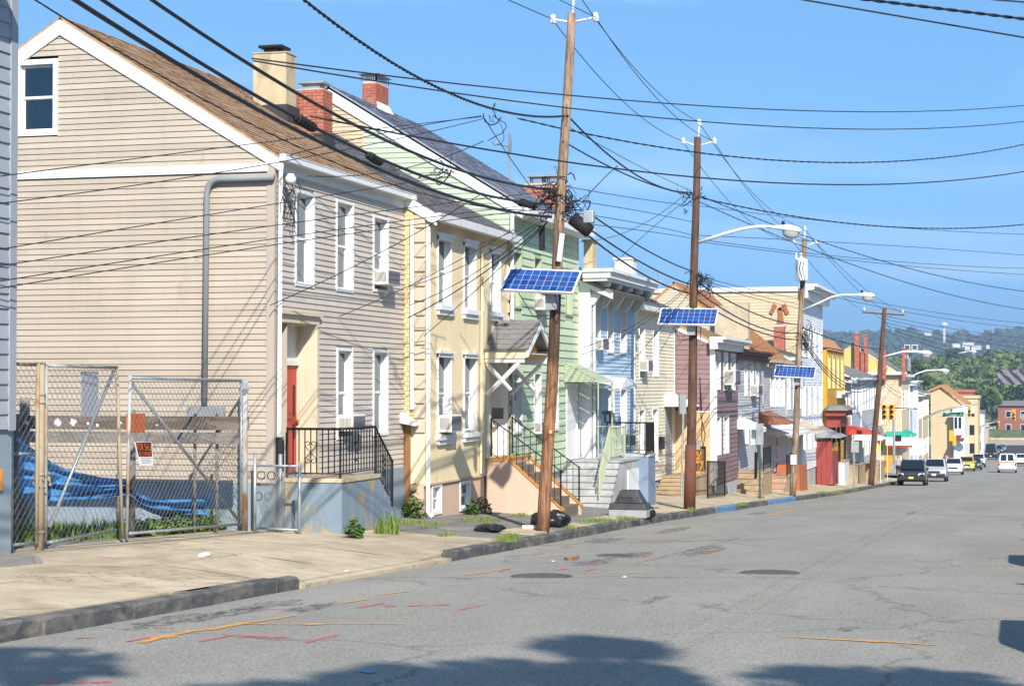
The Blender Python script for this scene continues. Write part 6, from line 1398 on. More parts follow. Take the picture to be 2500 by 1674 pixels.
for i, (u0, v1, ye) in enumerate([(1960, 92, 24), (2118, 47, 24), (2430, 6, 24)]):
    wire(ay(u0, 0, 24), ay(2500, v1, 26), None, .012, ['long', 'paired', 'short'][i] + ' dark line across the top right corner of the sky', ext=1.6, ext0=-.8 if i < 2 else -2.5, twist=.5 if i == 1 else False, group=CRS)
DR = 'service drops to the houses'
jx = Q(1180, 285, y1 - 3)
wire(Q(1330, 500, y1), jx, (1255, 400), .008, 'short jumper joining the tangle to the twisted cable', group=DR)
for i, (u0, v0, mv, end) in enumerate([(34, 424, (500, 366), (1180, 285)), (34, 490, (590, 412), (1180, 290)), (34, 603, (505, 525), (1100, 430)), (34, 643, (505, 568), (1320, 470)), (32, 681, (505, 602), (1300, 500)), (32, 698, (505, 612), (1320, 510))]):
    wire(ay(u0 - 60, v0 + 10, 19.9), Q(*end, y1), mv, .0075, ['highest', 'second', 'third', 'fourth', 'fifth', 'lowest'][i] + ' thin service wire drawn across the blank taupe side wall', group=DR)
for i, (p, mv, e, lb) in enumerate([(ax(829, 772, X1 + .05), (983, 705), (1330, 512), 'service drop ending above the taupe house door'), (ax(660, 745, X1 + .05), (960, 600), (1180, 470), 'service drop to the corner of the taupe house'), (ax(997, 775, X2), (1124, 704), (1338, 540), 'heavier service drop to the left corner of the cream house'), (ax(997, 700, X2), (1150, 640), (1338, 525), 'thin wire from the near pole to the cream quoins'), (ax(1000, 745, X2), (1150, 672), (1335, 530), 'second thin wire from the near pole to the cream quoins'), (ax(1035, 820, X2 + .1), (1160, 710), (1335, 545), 'lowest wire fanning across the cream house windows'), (ax(1178, 595, X2 + .1), (1260, 560), (1340, 515), 'short wire to the conduit head on the cream wall'), (ax(1250, 570, X2 + .2), (1290, 550), (1340, 520), 'short wire to the corner between cream and green houses'), (ax(750, 430, X1 + .2), (1050, 395), (1180, 345), 'wire from the taupe eave up to the twisted cable'), (ax(700, 380, X1 + .2), (900, 330), (1175, 283), 'wire from the floodlight corner of the taupe house up to the junction'), (ax(1416, 590, X3 + .2), (1446, 588), (1668, 478), 'service wire from the second pole to the green house corner'), (ax(1417, 850, X4 + .2), (1528, 805), (1678, 700), 'upper service drop across the blue house'), (ax(1420, 865, X4 + .2), (1540, 810), (1678, 705), 'lower service drop across the blue house'), (ax(1600, 880, X5 + .1), (1640, 810), (1690, 730), 'short drop from the second pole to the pale yellow wall'), (ax(1520, 910, X4 + .9), (1580, 840), (1685, 712), 'service drop ending at the blue house door hood'), (ay(1706, 920, Y6a), (1720, 860), (1945, 800), 'service drop from the third pole to the mauve side wall'), (ay(1720, 940, Y6a), (1800, 905), (1950, 840), 'lower service drop from the third pole to the mauve house'), (ax(1880, 940, X8), (1915, 880), (1950, 830), 'drop from the third pole to the orange roofed house')]):
    yy = y1 if i < 10 else (y2 if i < 15 else y3)
    wire(p, Q(*e, yy), mv, .0085 if i != 2 else .012, lb, group=DR)
wire(Q(1420, 495, y1), Q(1508, 405, y1 + 4), (1460, 450), .010, 'short riser from the splice box up to the service splice', group=DR)
wire(Q(1494, 650, y2 - 3), Q(1660, 500, y2), (1630, 517), .008, 'slanting tie from the blue cornice to the second pole', group=DR)
# ---- splice cases, boxes and loops on the poles
def splice(label, u0, v0, u1, v1, fn, r=.06):
    a, b = fn(u0, v0), fn(u1, v1); m = MB(); d = (b - a)
    m.tube([a, a + d * .06, a + d * .08, b - d * .08, b - d * .06, b], [r * .5, r * .6, r, r, r * .6, r * .5], 10)
    for k in range(1, 5): c = a + d * (k / 5); m.tube([c - d * .015, c + d * .015], r * 1.12, 10)
    center(m, 'splice_case', M_rubber, label, 'splice case', a, 'cable splice cases')
splice('black splice case right beside the near pole', 1266, 492, 1312, 505, lambda u, v: ay(u, v, y1 - .6), .07)
splice('splice case hanging in front of the red brick chimney', 722, 287, 768, 314, A, .06)
splice('splice case over the grey roof beside the taupe eave', 898, 378, 930, 398, A, .055)
sb = ay(1420, 548, y1 - .15); m = MB(); m.tube([sb + Vector((-.18, 0, .12)), sb + Vector((.16, 0, -.14))], .13, 12); center(m, 'splice_case', M_rubber, 'round black splice drum on the right of the near pole', 'splice case', sb, 'cable splice cases', smooth=True)
sb = ay(1437, 530, y1 - .15); m = MB().box(sb.x - .09, sb.x + .11, sb.y - .1, sb.y + .08, sb.z - .12, sb.z + .12); center(m, 'terminal_box', M_galv, 'grey terminal box beside the black splice drum', 'box', sb, bevel=.02)
sb = ay(1369, 600, y1 - .12); m = MB().tube([ay(1372, 570, y1 - .16), ay(1364, 638, y1 - .16)], .055, 6); center(m, 'cable_guard', M_white, 'white cable guard strapped to the near pole above the panel', 'cable guard', sb)
sb = ay(1328, 580, y1); m = MB().box(sb.x - .05, sb.x + .04, sb.y - .2, sb.y - .08, sb.z - .25, sb.z + .22); center(m, 'terminal_box', M_rubber, 'slim black box on the left of the near pole', 'box', sb)
def tangle(label, u, v, y, w, h, n, seed, pole_):
    c = ay(u, v, y); t = random.Random(seed); m = MB()
    for k in range(n):
        p = c + Vector((t.gauss(0, w), t.uniform(-.2, .1), t.gauss(0, h))); pts = [p]; d = Vector((t.uniform(-1, 1), t.uniform(-.3, .3), t.uniform(-1, 1))) * .07
        for q in range(9):
            d = d * .9 + Vector((t.gauss(0, .035), t.gauss(0, .015), t.gauss(0, .035))) + (c - p) * .10; p = p + d * .8; pts.append(p)
        m.tube(pts, t.choice([.006, .008, .012]), 4, cap=False)
    o = center(m, 'cable_tangle', M_cable, label, 'cables', c, 'cable tangles on poles', smooth=True); o['kind'] = 'stuff'
tangle('tangled black cables around the near pole', 1350, 480, y1, .12, .12, 40, 1, P1)
tangle('drooping cable bundle between the near pole and its splice drum', 1400, 505, y1, .08, .12, 26, 2, P1)
tangle('loose cable loops at the twisted cable junction', 1205, 287, y1 - 2.5, .10, .02, 5, 3, P1)
tangle('tangled cables on the second pole', 1712, 692, y2, .08, .2, 30, 4, P2)
tangle('small cable cluster high on the second pole', 1676, 487, y2, .12, .12, 14, 5, P2)
tangle('tangled cables on the third pole', 1968, 830, y3, .2, .4, 40, 6, P3)
tangle('knotted cables over the grey roof behind the trunk cables', 1085, 425, 31, .10, .04, 9, 7, P1)
tangle('cable bundle on the fourth pole', 2146, 930, y4, .25, .5, 26, 8, P4)
tangle('cable bundle on the fifth pole', 2214, 970, y5, .4, .7, 30, 9, P5)
# ================================================================== vehicles
def carpaint(name, col, rough=.25): 
    m = plain(name, col, rough, 0, .5); b = m.node_tree.nodes['Principled BSDF']; b.inputs['Coat Weight'].default_value = .6; b.inputs['Coat Roughness'].default_value = .08; return m
M_cglass = plain('car_glass', (.012, .018, .024, 1), .06, 0, .6)
M_chrome = plain('chrome', (.6, .6, .6, 1), .2, 1)
M_head = plain('headlamp', (.75, .77, .78, 1), .12, .2, .6)
M_tail = plain('tail_lamp', (.5, .02, .015, 1), .25)
M_plateY = plain('plate_yellow', (.72, .58, .18, 1), .5)
M_tyre = plain('tyre', (.02, .02, .02, 1), .85)
M_rim = plain('wheel_rim', (.45, .45, .46, 1), .35, .7)
M_amber = plain('amber_lens', (.8, .28, .03, 1), .3)
M_trimblk = plain('bumper_plastic', (.02, .02, .022, 1), .6)
SPEC = {  # side outline stations: (y along the length from the front, z of belt, z of roof or None), length, width, height
 'suv':   dict(L=4.7, W=1.86, H=1.78, hood=1.02, nose=.80, belt=1.08, ws=(1.15, 1.85), rear=(4.35, 4.62), tailz=1.12, clear=.26, wr=.37),
 'cross': dict(L=4.4, W=1.82, H=1.66, hood=.98, nose=.74, belt=1.04, ws=(1.0, 1.85), rear=(4.0, 4.3), tailz=1.08, clear=.22, wr=.34),
 'sedan': dict(L=4.6, W=1.78, H=1.45, hood=.90, nose=.66, belt=.95, ws=(1.25, 2.05), rear=(3.45, 4.05), tailz=1.0, clear=.18, wr=.32),
 'van':   dict(L=5.4, W=1.95, H=2.1, hood=1.1, nose=.85, belt=1.18, ws=(.75, 1.55), rear=(5.2, 5.36), tailz=1.15, clear=.25, wr=.36),
 'truck': dict(L=6.5, W=2.15, H=2.75, hood=1.45, nose=1.1, belt=1.5, ws=(.35, .75), rear=(6.3, 6.45), tailz=1.4, clear=.35, wr=.45),
}
def car(label, kind, loc, rz, paintm, cat='car', facing=1, group=None, plate=None, tail=True):
    s = SPEC[kind]; L, W, H = s['L'], s['W'], s['H']; hw = W / 2
    t = thing({'suv': 'parked_suv', 'cross': 'parked_car', 'sedan': 'parked_car', 'van': 'delivery_van', 'truck': 'box_van'}[kind], label, cat, loc, group, rz if rz else 1e-6)
    c, b = s['clear'], s['belt']
    # lower body: rings along the length (front at y=0, rear at y=L; centred later)
    st = [(0.0, .62, s['nose'] - .12, .86), (.10, .5, s['nose'], .95), (.35, c + .04, s['nose'] + .10, .99), (s['ws'][0] - .05, c, s['hood'], 1.0), (s['ws'][0] + .1, c, b, 1.0), (L * .5, c, b + .01, 1.0), (s['rear'][0], c, b + .02, 1.0), (L - .25, c + .02, s['tailz'] + .0, .99), (L - .06, c + .12, s['tailz'] - .05, .95), (L, .55, s['tailz'] - .25, .90)]
    st = [((L * .0 + y), z0 if i not in (0, 1) else c + .12 - .0 * i, z1, w) for i, (y, z0, z1, w) in enumerate(st)]
    m = MB(); vs = []; N = 10
    for y, z0, z1, w in st:
        h = z1 - z0; wd = hw * w
        ring = [(-wd * .86, z0), (-wd * .98, z0 + h * .18), (-wd, z0 + h * .55), (-wd * .97, z0 + h * .86), (-wd * .88, z1), (wd * .88, z1), (wd * .97, z0 + h * .86), (wd, z0 + h * .55), (wd * .98, z0 + h * .18), (wd * .86, z0)]
        vs += [(x, y - L / 2, z) for x, z in ring]
    fs = [(i * N + k, i * N + (k + 1) % N, (i + 1) * N + (k + 1) % N, (i + 1) * N + k) for i in range(len(st) - 1) for k in range(N)] + [tuple(range(N)), tuple(range((len(st) - 1) * N, len(st) * N))[::-1]]
    m.add(vs, fs); bo = m.build('body', paintm, t, smooth=True, local=True)
    md = bo.modifiers.new('bevel', 'BEVEL'); md.width = .03; md.segments = 2; md.limit_method = 'ANGLE'; md.angle_limit = R(35)
    # cabin
    w0, w1 = s['ws']; r0, r1 = s['rear']; wt = hw * .76; wb = hw * .90
    y = lambda q: q - L / 2
    B = [(-wb, y(w0), b), (wb, y(w0), b), (wb, y(r1), b), (-wb, y(r1), b)]; Tp = [(-wt, y(w1), H - .05), (wt, y(w1), H - .05), (wt, y(r0), H - .06), (-wt, y(r0), H - .06)]
    m = MB(); m.hexa(B, Tp); cab = m.build('cabin', paintm, t, local=True); md = cab.modifiers.new('bevel', 'BEVEL'); md.width = .06; md.segments = 3
    m = MB(); m.grid(lambda a, q: (-wt * .97 + 2 * wt * .97 * a, y(w1 + .05) + (r0 - w1 - .1) * q, H - .045 + .045 * math.sin(math.pi * a) * math.sin(math.pi * min(max(q, .05), .95)) ** .5), 6, 6); m.build('roof', paintm, t, smooth=True, local=True)
    def pane(p, name, off, mat=M_cglass):
        P = [Vector(q) for q in p]; n = (P[1] - P[0]).cross(P[3] - P[0]).normalized(); ctr = sum(P, Vector()) / 4
        n = n if n.dot(ctr - Vector((0, 0, 1.0))) > 0 else -n
        m = MB(); m.add([q + n * off for q in P], [(0, 1, 2, 3)]); return m.build(name, mat, t, local=True)
    lerp = lambda a, b_, f: tuple(a[i] + (b_[i] - a[i]) * f for i in range(3))
    def sub(c0, c1, c2, c3, u0, u1, v0, v1): f = lambda u, v: lerp(lerp(c0, c1, u), lerp(c3, c2, u), v); return [f(u0, v0), f(u1, v0), f(u1, v1), f(u0, v1)]
    pane(sub(B[0], B[1], Tp[1], Tp[0], .06, .94, .08, .92), 'windshield', .012)
    if kind == 'van':
        pane(sub(B[2], B[3], Tp[3], Tp[2], .10, .46, .12, .88), 'rear_window', .012); pane(sub(B[2], B[3], Tp[3], Tp[2], .54, .90, .12, .88), 'rear_window', .012)
    else: pane(sub(B[2], B[3], Tp[3], Tp[2], .10, .90, .15, .88), 'rear_window', .012)
    for sd in ((B[1], B[2], Tp[2], Tp[1]), (B[3], B[0], Tp[0], Tp[3])):
        ranges = [(.06, .34), (.37, .64), (.67, .93)] if kind in ('suv', 'cross') else ([(.10, .46), (.50, .88)] if kind == 'sedan' else [(.06, .24)])
        if sd[0] is B[3]: ranges = [(1 - q, 1 - p) for p, q in ranges]
        for p, q in ranges: pane(sub(*sd, p, q, .14, .88), 'side_window', .012)
    # wheels
    for sx in (-1, 1):
        for wy in (.86, L - .95):
            m = MB(); r = s['wr']; n = 18; x0, x1 = sx * (hw - .21), sx * (hw + .01)
            for rad, xx, nm, mt in ((r, (x0, x1), 'tyre', M_tyre),):
                m.tube([(x0, y(wy), r), (x1, y(wy), r)], [r, r], n); ty = m.build('wheel', mt, t, local=True, bevel=.025)
            m = MB(); m.tube([(sx * (hw + .005), y(wy), r), (sx * (hw + .018), y(wy), r)], [r * .66, r * .6], 12); m.build('rim', M_rim, ty, local=True)
            m = MB(); m.tube([(sx * (hw - .06), y(wy), r + .02), (sx * (hw + .003), y(wy), r + .02)], [r * 1.18] * 2, 16); m.build('wheel_arch', M_trimblk, t, local=True)
    # front and rear details
    nz_ = s['nose']
    for sx in (-1, 1):
        m = MB(); m.hexa([(sx * hw * .50, y(-.01), nz_ - .16), (sx * hw * .90, y(.10), nz_ - .16), (sx * hw * .90, y(.3), nz_ - .16), (sx * hw * .50, y(.2), nz_ - .16)], [(sx * hw * .52, y(.04), nz_ + .02), (sx * hw * .93, y(.16), nz_ + .03), (sx * hw * .9, y(.3), nz_ + .03), (sx * hw * .5, y(.2), nz_ + .02)]); m.build('headlight', M_head, t, local=True)
        m = MB(); m.box(sx * hw * .92, sx * hw * .985, y(.2), y(.36), nz_ - .14, nz_ - .02); m.build('turn_signal', M_amber, t, local=True)
        m = MB(); m.box(sx * hw * .78, sx * hw * .97, y(L - .09), y(L + .005), s['tailz'] - .42, s['tailz'] - .08); m.build('tail_light', M_tail, t, local=True)
        m = MB(); m.box(sx * hw * 1.0, sx * hw * 1.16, y(w0 + .32), y(w0 + .42), b - .02, b + .14); m.build('mirror', paintm, t, local=True, bevel=.02)
    m = MB(); m.box(-hw * .48, hw * .48, y(-.012), y(.1), nz_ - .17, nz_ + .0); m.build('grille', M_trimblk, t, local=True)
    m = MB(); m.box(-hw * .40, hw * .40, y(-.02), y(.0), nz_ - .02, nz_ + .01); m.build('grille_trim', M_chrome, t, local=True)
    m = MB(); m.box(-hw * .90, hw * .90, y(-.06), y(.16), c + .1, c + .34); m.build('front_bumper', M_trimblk if kind == 'suv' else paintm, t, local=True, bevel=.04)
    m = MB(); m.box(-hw * .92, hw * .92, y(L - .14), y(L + .07), c + .08, c + .30); m.build('rear_bumper', M_trimblk if kind == 'suv' else M_galv, t, local=True, bevel=.04)
    m = MB(); m.box(-.16, .16, y(-.075), y(-.062), c + .20, c + .34); m.build('number_plate', plate or M_paper, t, local=True)
    m = MB(); m.box(-.16, .16, y(L + .006), y(L + .02), s['tailz'] - .45, s['tailz'] - .32); m.build('number_plate', M_paper, t, local=True)
    if kind in ('suv', 'cross'):
        for sx in (-1, 1): MB().tube([(sx * wt * .92, y(w1 + .2), H - .01), (sx * wt * .92, y(r0 - .2), H - .01)], .02, 4).build('roof_rail', M_trimblk, t, local=True)
    return t
PARK = 'cars parked along the left kerb'
def onroad(x, Y): return (x, Y, rz(x, Y))
TILT = math.atan(.037)
def place(label, kind, u, Y, m, v=None, rzd=0, x=None, **k):
    x = ay(u, 1150, Y).x if x is None else x; s = SPEC[kind]; front = not k.pop('away', False)
    yc = Y + s['L'] / 2
    o = car(label, kind, onroad(x, yc), R(rzd) if front else R(180 + rzd), m, **k); sl_ = math.atan2(zr(yc + 2) - zr(yc - 2), 4)
    o.rotation_euler = (sl_, 0, o.rotation_euler[2]) if front else (-sl_, 0, o.rotation_euler[2])
    return o
cb = carpaint('black_car_paint', (.012, .013, .016, 1)); csil = carpaint('silver_car_paint', (.50, .52, .53, 1)); cw = carpaint('white_car_paint', (.75, .76, .76, 1)); cy = carpaint('yellow_car_paint', (.62, .50, .05, 1)); cdk = carpaint('dark_blue_car_paint', (.03, .045, .06, 1)); cgr = carpaint('green_grey_car_paint', (.10, .14, .15, 1)); cred = carpaint('red_car_paint', (.3, .02, .02, 1))
place('black four-wheel-drive car with yellow plate, first at the kerb', 'suv', 2224, 126, cb, group=PARK, plate=M_plateY)
place('silver four-wheel-drive car parked behind the black one', 'suv', 2280, 144, csil, group=PARK)
place('white crossover with dark grille, third at the kerb', 'cross', 2327, 186, cw, group=PARK)
place('yellow car parked behind the white crossover', 'cross', 2359, 212, cy, group=PARK)
place('dark car mostly hidden behind the yellow one', 'sedan', 2377, 222, cdk, group=PARK)
place('white car at the end of the parked row before the crossing', 'suv', 2388, 250, cw, group=PARK)
place('dark box van with pale sign on its front, beyond the crossing', 'truck', 2419, 330, carpaint('black_van_paint', (.016, .016, .02, 1)), cat='van')
place('green grey car beyond the dark box van', 'suv', 2438, 380, cgr)
place('grey car furthest down the left kerb', 'sedan', 2446, 410, carpaint('grey_car_paint', (.2, .22, .23, 1)))
vn = place('white delivery van driving away in the right lane', 'van', 2459, 203, cw, cat='van', away=True)
m = MB(); m.box(-.75, .75, 2.715, 2.722, 1.06, 1.15); m.build('orange_lettering_band', M_orange, vn, local=True)
place('white pickup with red lights cut by the right edge', 'suv', 2494, 262, cw, away=True)
place('second white car behind the pickup at the right edge', 'sedan', 2500, 300, cw, x=1.6, away=True)
OFF = 'cars parked along the right kerb'
for i, (Y, k, mt, lb) in enumerate([(16.5, 'suv', csil, 'first'), (23.0, 'sedan', cdk, 'second'), (29.5, 'suv', cb, 'third'), (36.5, 'sedan', cgr, 'fourth'), (45, 'sedan', cw, 'fifth')]):
    place(lb + ' car at the right kerb beside the camera, outside the frame', k, 0, Y - 2, mt, x=1.7, away=True, group=OFF)
# ================================================================== traffic signals, signs, crossing
M_signal = plain('signal_yellow', (.75, .38, .02, 1), .45)
M_redl = plain('red_signal_light', (1.0, .10, .03, 1), .4, emit=3); M_off = plain('signal_dark', (.03, .02, .015, 1), .4)
def signal(label, u, v, Y, lit=None, back=False, sc=1.0, group='traffic signals'):
    c = ay(u, v, Y); t = thing('traffic_signal', label, 'traffic light', c, group)
    w, h = .17 * sc, .52 * sc; m = MB().box(c.x - w, c.x + w, c.y - .12, c.y + .12, c.z - h, c.z + h); m.build('housing', M_signal, t, bevel=.03)
    for k in range(3):
        z = c.z + h * (.64 - .64 * k)
        m = MB(); m.tube([(c.x, c.y - .125, z), (c.x, c.y - .135, z)], .115 * sc, 12); m.build('lens', (M_redl if lit == k else M_off) if not back else M_signal, t)
        if not back: m = MB(); m.tube([(c.x, c.y - .13, z + .03), (c.x, c.y - .32, z + .01)], [.13 * sc, .12 * sc], 10, cap=False); m.build('visor', M_signal, t)
    return t
YC = 158
SPp = thing('signal_post', 'galvanised signal post at the near corner of the crossing', 'post', gnd(2182, 1132)); pb = ay(2183, 1135, YC); pb.z = sw(pb.x, YC)
SPp.location = pb; ORG[SPp.name] = pb
MB().tube([pb, ay(2182, 1015, YC)], .11, 8).build('shaft', M_galv, SPp); MB().box(pb.x - .25, pb.x + .25, pb.y - .25, pb.y + .25, pb.z, pb.z + .9).build('base', M_galv, SPp); MB().tube([ay(2166, 994, YC), ay(2240, 998, YC)], .04, 5).build('hanger', M_black, SPp)
signal('left of two yellow signals in front of the corner store', 2159, 1005, YC, back=False, sc=1.25); signal('right of two yellow signals in front of the corner store', 2177, 1005, YC, sc=1.25)
signal('left yellow pedestrian signal right of the fifth pole', 2215, 1074, YC + 6, sc=.8, back=True); signal('right yellow pedestrian signal right of the fifth pole', 2223, 1074, YC + 6, sc=.8, back=True)
c = ay(2192, 1070, YC + 3); m = MB().box(c.x - .3, c.x + .3, c.y - .12, c.y + .1, c.z - .25, c.z + .28); center(m, 'pedestrian_signal', M_black, 'black walk signal box under the green store awning', 'traffic light', c, bevel=.05)
def text(par, body, c, size, mat, extr=.004, face=True):
    cu = bpy.data.curves.new('lettering', 'FONT'); cu.body = body; cu.size = size; cu.align_x = 'CENTER'; cu.align_y = 'CENTER'; cu.extrude = extr
    o = bpy.data.objects.new('lettering', cu); COL.link(o); o.rotation_euler = (R(90), 0, 0)
    dg = bpy.context.evaluated_depsgraph_get(); me = bpy.data.meshes.new_from_object(o.evaluated_get(dg)); bpy.data.objects.remove(o)
    ob = bpy.data.objects.new('lettering', me); COL.link(ob); me.materials.append(mat); ob.rotation_euler = (R(90), 0, 0)
    ob.parent = par; ob.location = Vector(c) - org(par); return ob
M_green_sign = plain('sign_green', (.0, .16, .075, 1), .5)
YS2 = 205
def street_sign(label, u0, u1, v0, v1, Y, word, sfx, ws, group='green street name signs'):
    a, b = ay(u0, v0, Y), ay(u1, v1, Y); t = thing('street_sign', label, 'street sign', (a + b) / 2, group); cx, cz = (a.x + b.x) / 2, (a.z + b.z) / 2
    MB().box(a.x, b.x, Y - .02, Y + .02, b.z, a.z).build('plate', M_green_sign, t)
    w = .045; m = MB(); m.box(a.x, b.x, Y - .026, Y - .021, a.z - w, a.z); m.box(a.x, b.x, Y - .026, Y - .021, b.z, b.z + w); m.box(a.x, a.x + w, Y - .026, Y - .021, b.z + w, a.z - w); m.box(b.x - w, b.x, Y - .026, Y - .021, b.z + w, a.z - w); m.build('border', M_white, t)
    text(t, word, (cx - (b.x - a.x) * .07, Y - .03, cz), ws, M_white); 
    if sfx: text(t, sfx, (cx + (b.x - a.x) * .36, Y - .03, cz + .06), ws * .5, M_white)
    return t
def mast(label, pts, Y, base):
    t = thing('signal_mast', label, 'signal mast', base); MB().tube([base, Vector((base.x, base.y, ay(*pts[0], Y).z + .3))], .14, 8).build('post', M_galv, t); MB().tube([ay(u, v, Y) for u, v in pts], [.11] * (len(pts) - 1) + [.06], 8).build('arm', M_galv, t, smooth=True); return t
bb = ay(2228, 1130, YS2 - 8); bb = Vector((-8.9, YS2, sw(-8.9, YS2)))
mast('long galvanised mast arm reaching over the street', [(2226, 1036), (2290, 1004), (2330, 994), (2392, 985)], YS2, Vector((ay(2226, 1043, YS2).x, YS2, sw(-9, YS2))))
street_sign('green street sign with white lettering on the mast arm', 2300, 2354, 1005, 1017.5, YS2 + 1, 'Slater', 'St', .50)
signal('lit red signal to the right of the street name sign', 2367, 1004, YS2 + 2, lit=0, sc=1.1)
signal('tall yellow signal back beside the maroon shop awning', 2322, 1062, YS2 + 3, back=True, sc=1.25); signal('smaller yellow signal back beside the maroon shop awning', 2330, 1075, YS2 + 3.5, back=True, sc=1.1)
mast('far mast arm beyond the crossing', [(2373, 1050), (2405, 1036), (2434, 1028)], 300, Vector((ay(2373, 1050, 300).x, 300, sw(-9, 300))))
street_sign('small dark green sign on the far mast arm', 2406, 2431, 1040, 1046, 301, 'Bridge', 'St', .34)
signal('red signal beside the far green sign', 2438, 1035, 305, lit=0, sc=1.0); signal('yellow signal near the right edge in front of the brick building', 2475, 1012, 240, lit=0, sc=1.3)
street_sign('green sign cut by the right edge', 2494, 2525, 1011, 1023, 240, 'Main', None, .5)
# no parking post sign seen from behind
p = gnd(1855, 1218); NS = thing('post_sign', 'back of a tall street sign on a green post', 'street sign', p); top = ax(1852, 1035, p.x)
MB().tube([p - Vector((0, 0, .1)), Vector((p.x, p.y, top.z))], .035, 6).build('post', plain('green_post', (.04, .09, .055, 1), .6), NS); a, b = ay(1846, 1033, p.y - .04), ay(1864, 1085, p.y - .04); MB().box(a.x, b.x, p.y - .06, p.y - .045, b.z, a.z).build('plate', M_galv, NS)
p = gnd(2085, 1190); NS = thing('post_sign', 'grey signs back to back on a post before the fourth pole', 'street sign', p); top = ax(2086, 1075, p.x); MB().tube([p - Vector((0, 0, .1)), Vector((p.x, p.y, top.z))], .05, 6).build('post', M_galv, NS); a, b = ay(2078, 1077, p.y - .06), ay(2097, 1104, p.y - .06); MB().box(a.x, b.x, p.y - .08, p.y - .06, b.z, a.z).build('plate', M_galv, NS)
SG = thing('post_sign', 'grey back of a sign behind the steel sleeved pole', 'street sign', ax(1664, 1215, -9.2)); p = ax(1664, 1215, -9.2); MB().tube([p, ax(1669, 970, -9.2)], .03, 6).build('post', M_galv, SG); a, b = ay(1657, 962, p.y), ay(1676, 1010, p.y); MB().box(a.x, b.x, p.y - .05, p.y - .035, b.z, a.z).build('plate', M_galv, SG)
# ================================================================== person walking at the corner
def person(label, u, v, Y, h, shirt, trous, rzd):
    base = ay(u, v, Y); base.z = sw(base.x, Y)
    t = thing('person', label, 'person', base, None, R(rzd)); k = h / 1.75
    J = {'pel': (0, 0, .95), 'sp': (0, .01, 1.2), 'ch': (0, .0, 1.40), 'nk': (0, 0, 1.50), 'hd': (0, -.03, 1.62), 'tp': (0, -.02, 1.74),
         'ls': (-.19, 0, 1.42), 'le': (-.26, .06, 1.14), 'lw': (-.24, -.06, .90), 'lh': (-.23, -.09, .82), 'rs': (.19, 0, 1.42), 're': (.26, -.04, 1.15), 'rw': (.22, -.22, .98), 'rh': (.2, -.28, .93),
         'lhip': (-.1, 0, .90), 'lk': (-.11, -.14, .50), 'la': (-.11, -.02, .09), 'lf': (-.11, -.18, .05), 'rhip': (.1, 0, .9), 'rk': (.1, .04, .5), 'ra': (.1, .26, .12), 'rf': (.1, .14, .05)}
    rad = {'pel': .15, 'sp': .14, 'ch': .16, 'nk': .06, 'hd': .10, 'tp': .07, 'ls': .075, 'le': .05, 'lw': .035, 'lh': .04, 'rs': .075, 're': .05, 'rw': .035, 'rh': .04, 'lhip': .105, 'lk': .07, 'la': .05, 'lf': .04, 'rhip': .105, 'rk': .07, 'ra': .05, 'rf': .04}
    Ed = [('pel', 'sp'), ('sp', 'ch'), ('ch', 'nk'), ('nk', 'hd'), ('hd', 'tp'), ('ch', 'ls'), ('ls', 'le'), ('le', 'lw'), ('lw', 'lh'), ('ch', 'rs'), ('rs', 're'), ('re', 'rw'), ('rw', 'rh'), ('pel', 'lhip'), ('lhip', 'lk'), ('lk', 'la'), ('la', 'lf'), ('pel', 'rhip'), ('rhip', 'rk'), ('rk', 'ra'), ('ra', 'rf')]
    nm = list(J); me = bpy.data.meshes.new('body'); me.from_pydata([tuple(c * k for c in J[n]) for n in nm], [(nm.index(a), nm.index(b)) for a, b in Ed], [])
    o = bpy.data.objects.new('body', me); COL.link(o); o.parent = t; sk = o.modifiers.new('skin', 'SKIN')
    for i, n in enumerate(nm): me.skin_vertices[0].data[i].radius = (rad[n] * k, rad[n] * k * (.75 if n in ('pel', 'sp', 'ch') else 1)); me.skin_vertices[0].data[i].use_root = (n == 'pel')
    o.modifiers.new('sub', 'SUBSURF').levels = 2; o.modifiers['sub'].render_levels = 2
    dg = bpy.context.evaluated_depsgraph_get(); m2 = bpy.data.meshes.new_from_object(o.evaluated_get(dg)); o.modifiers.clear(); o.data = m2; m2.materials.clear()
    for mm in (M_skin, shirt, trous, M_hair, M_trimblk): m2.materials.append(mm)
    for p in m2.polygons:
        z = p.center.z / k; x = abs(p.center.x) / k; p.use_smooth = True
        p.material_index = 4 if z < .1 else 2 if z < .98 and x < .2 else 1 if (z < 1.5 and z > .98 and not (x > .2 and z < 1.18)) else (3 if z > 1.66 or (p.center.y > .02 and z > 1.56) else 0)
    return t
M_skin = plain('skin', (.42, .24, .15, 1), .55); M_hair = plain('dark_hair', (.02, .014, .01, 1), .7)
person('person in grey shirt and dark trousers walking at the corner', 2192, 1150, 150, 1.72, plain('grey_shirt', (.33, .34, .35, 1), .9), plain('dark_trousers', (.03, .03, .035, 1), .9), 20)
person('person in pale pink top on the pavement behind the white crossover', 2311, 1112, 228, 1.65, plain('pink_shirt', (.6, .42, .38, 1), .9), plain('tan_trousers', (.3, .25, .2, 1), .9), -30)
